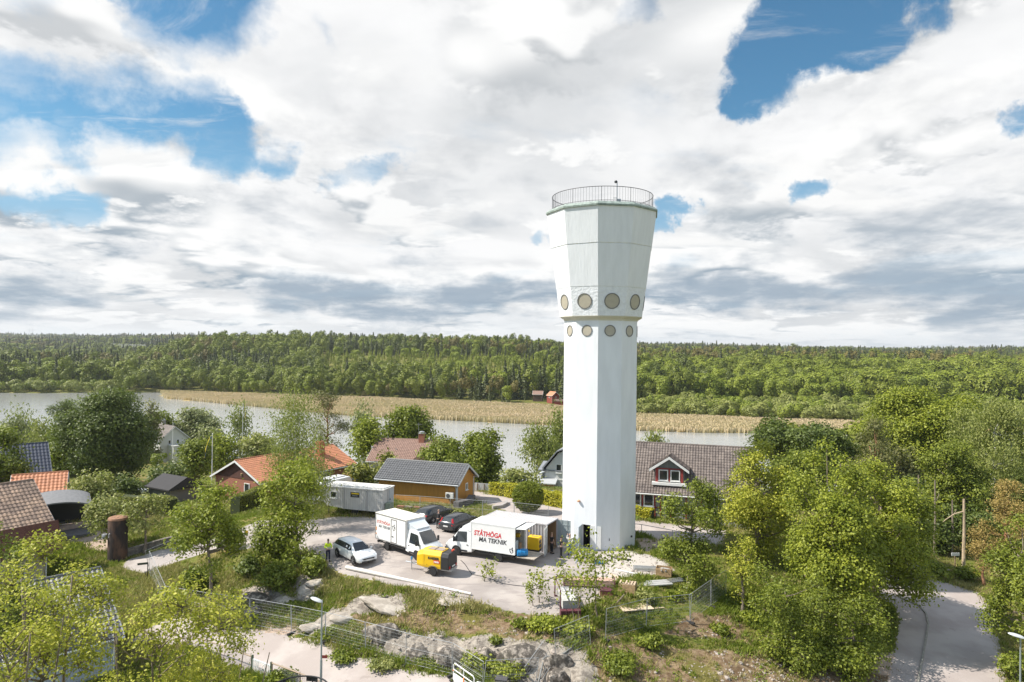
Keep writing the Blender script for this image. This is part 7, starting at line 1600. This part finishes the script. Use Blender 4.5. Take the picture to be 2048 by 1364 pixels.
# stacks of roof tiles by the garage
for k, (px, py, lb) in enumerate(((800, 1019, 'red roof tiles stacked at the left by the ochre wall'), (816, 1020, 'pale red roof tiles in the middle stack by ochre wall'), (833, 1021, 'roof tile stack nearest the heat pump'))):
    mb = MB(); rr = random.Random(k); p = on(px, py)
    for j in range(7): mb.box(j*.115-.4, 0, .02, .05, .4, .45, ry=.35+rr.uniform(-.05, .05))
    o = mb.ob('tile_stack', mat('old_tile_%d' % (k % 2), ((.48, .25, .17), (.42, .36, .30))[k % 2], .85, var=.3)); o.location = p; o.rotation_euler = (0, 0, R(-19)); tag(o, lb, 'tiles')
# garden gate and wire fence at the bottom, trampoline
ga, gb = on(506, 1346), on(541, 1356); gz_ = min(ga.z, gb.z); e = empty('garden_gate', 'white wooden garden gate with a cross pattern', 'gate', ga); dv = gb-ga; dv.z = 0; L_ = dv.length; an = math.atan2(dv.y, dv.x); e.rotation_euler = (0, 0, an); mb = MB()
for z in (.08, .82): mb.box(L_/2, 0, z, L_, .05, .12)
for k in range(11):
    if k in (4, 5, 6): continue
    mb.box(.05+k*(L_-.1)/10, -.03, .1, .055, .03, .82)
for s_ in (-1, 1): mb.box(L_/2, -.03, .20, .04, .03, .70, ry=s_*.5) if False else mb.tube([(L_/2-s_*L_*.14, -.03, .18), (L_/2+s_*L_*.14, -.03, .82)], .02, 4)
mb.ob('leaf', WHITE, e)
for x in (-.06, L_+.06): mb = MB(); mb.box(x, 0, -.3, .10, .10, 1.45); mb.ob('post', mat('dark_green_post', (.05, .08, .05), .7), e)
for lb_, run in (('chain link garden fence left of the white gate', [on(380, 1300), on(440, 1320), on(503, 1344)]), ('chain link garden fence running from the white gate behind the trampoline', [on(544, 1358), on(600, 1380), on(660, 1405), on(740, 1440)])):
    e = empty('wire_fence', lb_, 'fence', run[0]); mb, mc = MB(), MB(); run = [p-e.location for p in run]; up_ = Vector((0, 0, 1.0))
    for p in run: mb = MB(); mb.box(p.x, p.y, p.z-.2, .07, .07, 1.25); mb.ob('post', mat('weathered_rail', (.33, .25, .18), .8), e)
    mb = MB(); mb.tube([p+up_ for p in run], .045, 5); mb.ob('top_rail', MATS['weathered_rail'], e)
    for a, b_ in zip(run[:-1], run[1:]):
        n = int((b_-a).length/.12)
        for k in range(n):
            for s_ in (0, 1): t0, t1 = k/n, min(1, (k+8)/n); mc.tube([a.lerp(b_, t0 if s_ else t1), a.lerp(b_, t1 if s_ else t0)+up_], .004, 3, False)
    mc.ob('wire', GALV, e, fix=False)
tr = empty('trampoline', 'round trampoline with black padded ring and safety net', 'trampoline', (-11.45, 37.2, HG(-11.45, 37.2))); zt_ = 18-18.35-0.0-tr.location.z; zt_ = 2.45; Rr = 1.66
def cc_(r, z, n=40): return [(r*math.cos(2*math.pi*k/n), r*math.sin(2*math.pi*k/n), z) for k in range(n+1)]
BLK = mat('black_padding', (.018, .018, .02), .55); mb = MB(); mb.tube(cc_(Rr, zt_), .045, 8, False)
mb.ob('top_ring', BLK, tr, smooth=True); mb = MB(); mb.tube(cc_(Rr, .75), .05, 8, False); mb.lathe([(Rr-.28, .74), (Rr+.02, .74), (Rr+.02, .80), (Rr-.28, .80)], 40, closed=True); mb.ob('padding', BLK, tr)
mb = MB(); mb.lathe([(Rr-.3, .70), (.01, .70)], 40); mb.ob('mat', mat('jump_mat', (.03, .03, .03), .8), tr, fix=False)
for k in range(6): t = 2*math.pi*(k+.3)/6; mb = MB(); mb.tube([(Rr*math.cos(t), Rr*math.sin(t), 0), (Rr*1.04*math.cos(t), Rr*1.04*math.sin(t), 1.3), (Rr*math.cos(t), Rr*math.sin(t), zt_)], .03, 6); mb.ob('pole', BLK, tr)
for t0 in (1.15, 2.25, .1): mb = MB(); mb.loft([[((Rr-.02)*math.cos(t), (Rr-.02)*math.sin(t), z) for z in (zt_-.27, zt_-.05)]+[((Rr+.0)*math.cos(t), (Rr+.0)*math.sin(t), z) for z in (zt_-.05, zt_-.27)] for t in np.linspace(t0, t0+.42, 6)]); mb.ob('net_flap', BLK, tr)
mb = MB(); n = 96
for k in range(n): t = 2*math.pi*k/n; mb.tube([(Rr*.985*math.cos(t), Rr*.985*math.sin(t), .8), (Rr*.985*math.cos(t), Rr*.985*math.sin(t), zt_)], .003, 3, False)
for k in range(1, 14): mb.tube(cc_(Rr*.985, .8+k*(zt_-.8)/14), .003, 3, False)
mb.ob('safety_net', BLK, tr, fix=False)
# road barriers and post box
def barrier(label, a, b_, h_):
    a, b_ = on(*a), on(*b_); e = empty('road_barrier', label, 'barrier', a, math.atan2(b_.y-a.y, b_.x-a.x)); L_ = (b_-a).length; mb = MB(); mb.tube([(0, 0, .05), (0, 0, h_-.12), (.12, 0, h_), (L_-.12, 0, h_), (L_, 0, h_-.12), (L_, 0, .05)], .035, 8); mb.tube([(0, 0, h_*.62), (L_, 0, h_*.62)], .03, 6); mb.tube([(L_*.5, 0, .05), (L_*.5, 0, h_)], .03, 6); mb.ob('tube_frame', mat('barrier_white', (.76, .76, .75), .35), e, smooth=True)
    mb = MB(); mb.box(L_*.5, 0, .0, L_*.96, .12, .42); mb.ob('base_board', mat('barrier_board', (.70, .69, .66), .5), e)
    mb = MB(); mb.box(.06, -.07, h_*.55, .07, .02, .09); mb.box(L_*.55, -.08, h_*.1, .10, .03, .5); mb.ob('reflector', mat('reflector_orange', (.72, .20, .03), .4), e)
    for x in (0, L_): mb = MB(); mb.box(x, 0, -.02, .18, .5, .08); mb.ob('foot', BPL, e)
barrier('white tubular road barrier with orange reflectors beside the fence corner', (907, 1360), (948, 1396), 1.05)
barrier('second white barrier cut off by the bottom edge', (950, 1398), (990, 1412), 1.0)
e = empty('post_box', 'wooden post box with black lid in the brambles', 'post box', on(1003, 1385), R(-10)); mb = MB(); mb.box(0, 0, .0, .62, .45, .75); mb.ob('box', WOODL, e, bevel=.01); mb = MB(); mb.box(0, 0, .752, .72, .55, .10); mb.ob('lid', mat('slate_lid', (.07, .065, .07), .6), e, bevel=.02)
# signs
e = empty('street_sign', 'dark street name sign on a post beside the drive fence', 'sign', on(295, 1158)); mb = MB(); mb.tube([(0, 0, -.1), (0, 0, 1.45)], .035, 6); mb.ob('post', BLACKM, e); mb = MB(); mb.box(-.42, 0, 1.25, .95, .04, .18, ry=-.12); mb.ob('plate', mat('plate_dark_green', (.05, .06, .045), .5), e)
e = empty('path_sign', 'small white sign on a brown post at the road bend', 'sign', on(1910, 1134)); mb = MB(); mb.tube([(0, 0, -.1), (0, 0, 1.35)], .05, 6); mb.ob('post', mat('brown_post', (.3, .2, .13), .8), e); mb = MB(); mb.box(0, -.06, 1.1, .75, .05, .28); mb.ob('plate', WHITE, e)
e = empty('yellow_marker', 'small yellow marker tag on the drive', 'marker', on(493, 1076)); mb = MB(); mb.box(0, 0, .35, .28, .04, .38); mb.ob('plate', MATS['yellow_plastic'], e); mb = MB(); mb.tube([(0, 0, -.05), (0, 0, .4)], .02, 5); mb.ob('stake', BLACKM, e)
# bare trunk
D_ = 70; pb_ = AT(1927, 1130, 66); gx = HG(pb_.x, 66); e = empty('bare_trunk', 'pale bare tree trunk standing like a pole above the road bend', 'tree trunk', (pb_.x, 66, gx)); hh_ = AT(1927, 998, 66).z-gx
mb = MB(); mb.tube([(0, 0, -.3), (.03, 0, hh_*.5), (0, 0, hh_)], [.17, .14, .10], 8); t_ = mb.ob('trunk', mat('pale_bark', (.44, .34, .23), .85, var=.2, vscale=5), e, smooth=True); mb = MB(); mb.tube([(0, 0, hh_*.82), (-.9, 0, hh_*.78), (-1.7, 0, hh_*.70), (-2.0, 0, hh_*.66)], [.06, .05, .04, .02], 6); mb.ob('branch', MATS['pale_bark'], t_)
for px, py, tp_, lb in ((1868, 1118, 960, 'thin dark trunk in the shade left of the bare trunk'), (1835, 1112, 950, 'slim trunk in the shade behind the overhanging maple'), (1903, 1112, 1000, 'slim leaning trunk close to the bare trunk')):
    p = on(px, py); h_ = AT(px, tp_, p.y).z-p.z; e = empty('tree_trunk', lb, 'tree trunk', p); mb = MB(); mb.tube([(0, 0, -.3), (.1, 0, h_*.5), (.05, 0, h_)], [.13, .10, .06], 7); mb.ob('trunk', BARK, e, smooth=True)
    mb = MB(); mb.tube([(.08, 0, h_*.7), (.6, .2, h_*.82)], .03, 5); mb.ob('branch', BARK, e)
# bins
for px, py, lb, col in ((1103, 1000, 'blue wheelie bin in front of the gambrel house', (.03, .10, .22)), (1116, 1001, 'black wheelie bin in front of the gambrel house', (.02, .02, .03))):
    e = empty('wheelie_bin', lb, 'bin', on(px, py), R(-10)); m_ = mat('bin_%s' % lb[:4].strip(), col, .5); mb = MB(); mb.loft([[(-.24, -.26, .05), (.24, -.26, .05), (.24, .26, .05), (-.24, .26, .05)], [(-.29, -.34, 1.0), (.29, -.34, 1.0), (.29, .34, 1.0), (-.29, .34, 1.0)]]); mb.ob('body', m_, e); mb = MB(); mb.box(0, 0, 1.01, .62, .74, .07); mb.ob('lid', m_, e, bevel=.02)
# rocks and boulders
RK = mat('granite_rock', (.10, .085, .07), .9, col2=(.36, .31, .26), c2=(.46, .60), c2scale=2.6, var=.35, vscale=6, bump=1.6, bscale=7)
RKP = mat('pale_granite', (.34, .295, .245), .9, col2=(.46, .41, .35), c2=(.42, .6), c2scale=1.0, var=.12, vscale=5, bump=1.2, bscale=4)
def rock_ob(label, px, py, w_, d_, h_, m_, seed, rz=0, group=None, sink=.35, ang=1.0):
    r = np.random.default_rng(seed); bm = bmesh.new(); bmesh.ops.create_icosphere(bm, subdivisions=4, radius=1)
    for _ in range(int(14*ang)):      # cleave with planes for a broken granite look
        n_ = Vector(r.normal(0, 1, 3)).normalized(); dcut = r.uniform(.50, .88)
        for v in bm.verts:
            k = v.co.dot(n_)
            if k > dcut: v.co -= n_*(k-dcut)*.9
    for v in bm.verts:
        f_ = float(fbm(np.array([v.co.x*1.6+seed]), np.array([v.co.y*1.6+v.co.z*1.3]), 1.1, 4)[0])-.5; v.co *= 1+f_*.22
        v.co = Vector((v.co.x*w_/2, v.co.y*d_/2, v.co.z*h_))
    me = bpy.data.meshes.new('rock'); bm.to_mesh(me); bm.free(); me.materials.append(m_); me.polygons.foreach_set('use_smooth', [True]*len(me.polygons))
    try: me.set_sharp_from_angle(angle=R(28))
    except Exception: pass
    o = bpy.data.objects.new('rock', me); C.objects.link(o); p = on(px, py); o.location = (p.x, p.y, p.z-h_*sink+.05); o.rotation_euler = (r.normal(0, .08), r.normal(0, .08), R(rz)); return tag(o, label, 'rock', group)
rk = [('broad pale rock slab in the middle of the front slope', 775, 1212, 4.8, 2.4, .34, RKP, 1, -8, .6), ('low pale rock slab right of the broad slab', 915, 1204, 3.2, 1.4, .28, RKP, 2, -5, .6), ('pale rock below and left of the broad slab', 690, 1232, 2.2, 1.5, .4, RKP, 3, 20, .6),
      ('long pale rock at the foot of the slope by the road', 628, 1252, 3.2, 1.1, .32, RKP, 4, 28, .6), ('grey rock shoulder under the maple shade', 510, 1196, 3.0, 1.6, .6, RK, 5, -15, .8), ('jagged light rock right of the shaded shoulder', 572, 1200, 2.2, 1.2, .6, RKP, 6, -10, 1.2),
      ('upright rock in the middle of left slope', 606, 1182, 1.6, 1.1, .7, RKP, 7, 30, 1.2), ('rock below the bush near the man in yellow jacket', 628, 1166, 1.7, 1.2, .55, RKP, 8, 50, 1.1), ('dark split rock above the lower fence at left', 508, 1228, 1.6, 1.1, .9, RK, 9, 10, 1.4),
      ('steep rock face at the left end of the ledge', 765, 1285, 3.4, 1.3, 1.3, RK, 10, -14, 1.5), ('rock ledge block left of centre', 840, 1300, 3.0, 1.4, 1.3, RK, 11, -12, 1.6), ('rock ledge block with light top', 905, 1305, 2.8, 1.4, 1.2, RK, 12, -10, 1.6),
      ('central rock ledge block above the post box', 975, 1312, 3.0, 1.5, 1.3, RK, 13, -6, 1.7), ('long dark ledge under the saplings', 1050, 1312, 3.6, 1.5, 1.3, RK, 14, -4, 1.6), ('right end block of the dark ledge', 1118, 1322, 2.8, 1.5, 1.2, RK, 15, 5, 1.6),
      ('flat topped lower rock step', 1035, 1362, 3.4, 1.4, .8, RK, 16, -10, 1.6), ('broken rock beside the thick hose', 1120, 1362, 2.4, 1.6, 1.0, RK, 17, 20, 1.7), ('rock at the bottom edge right of the hoses', 1165, 1385, 2.4, 1.6, 1.1, RK, 18, -20, 1.7),
      ('rounded boulder at the fence by the road', 880, 1332, 1.3, .9, .8, RK, 19, 0, 1.0), ('boulder at the bottom beside the brambles', 940, 1335, 1.4, 1.0, .8, RK, 20, 30, 1.2)]
for a in rk: rock_ob(a[0], a[1], a[2], a[3], a[4], a[5], a[6], a[7], a[8], ang=a[9])
# loose stones: stuff
r = np.random.default_rng(9)
def pebble(seed):
    bm = bmesh.new(); bmesh.ops.create_icosphere(bm, subdivisions=1, radius=1); rr = np.random.default_rng(seed)
    for v in bm.verts: v.co = Vector((v.co.x*rr.uniform(.7, 1.1), v.co.y*rr.uniform(.7, 1.1), v.co.z*rr.uniform(.4, .7)))
    me = bpy.data.meshes.new('p'); bm.to_mesh(me); bm.free(); me.materials.append(mat('loose_stone', (.34, .29, .25), .9)); return bpy.data.objects.new('p', me)
n = 90000; y = r.uniform(31, 66, n); x = r.uniform(-.8, .8, n)*y; m_ = np.maximum(MG(moss, x, y)*.8, MG(rock, x, y)); m2 = MG(white, x, y); cl = fbm(x, y, .8, 3); edge_ = MG(yard, x, y); edge_ = 4*edge_*(1-edge_)
k = (r.random(n) < (np.clip(m_*np.clip((cl-.50)*7, 0, 1), 0, 1)*.4+m2*.3+edge_*.08+MG(dirt, x, y)*.2)); x, y = x[k], y[k]; n = len(x); s_ = r.uniform(.025, .085, n)*(1+r.random(n)**6*2)
gn_scatter('stones', np.stack([x, y, HGv(x, y)], 1), np.repeat(s_[:, None], 3, 1), np.stack([np.zeros(n), np.zeros(n), r.uniform(0, 6, n)], 1), r.integers(0, 3, n), [pebble(1), pebble(2), pebble(3)], 'loose stones on the bare ground')
# haze
HZB = MB(); HZB.v = [(x, y, z) for x in (-5200, 5200) for y in (-300, 5300) for z in (-140, 75)]; HZB.f = [(0, 1, 3, 2), (4, 6, 7, 5), (0, 4, 5, 1), (2, 3, 7, 6), (0, 2, 6, 4), (1, 5, 7, 3)]
hm = bpy.data.materials.new('haze'); hm.use_nodes = True; hm.node_tree.nodes.clear(); q = NB(hm.node_tree); pv = q.n('ShaderNodeVolumePrincipled'); pv.inputs['Color'].default_value = (.88, .93, 1, 1); pv.inputs['Density'].default_value = .00008; pv.inputs['Anisotropy'].default_value = .2
mo_ = q.n('ShaderNodeOutputMaterial'); hm.node_tree.links.new(pv.outputs[0], mo_.inputs['Volume']); tag(HZB.ob('haze', hm), 'thin summer haze over the lake and hills', 'haze', kind='stuff')
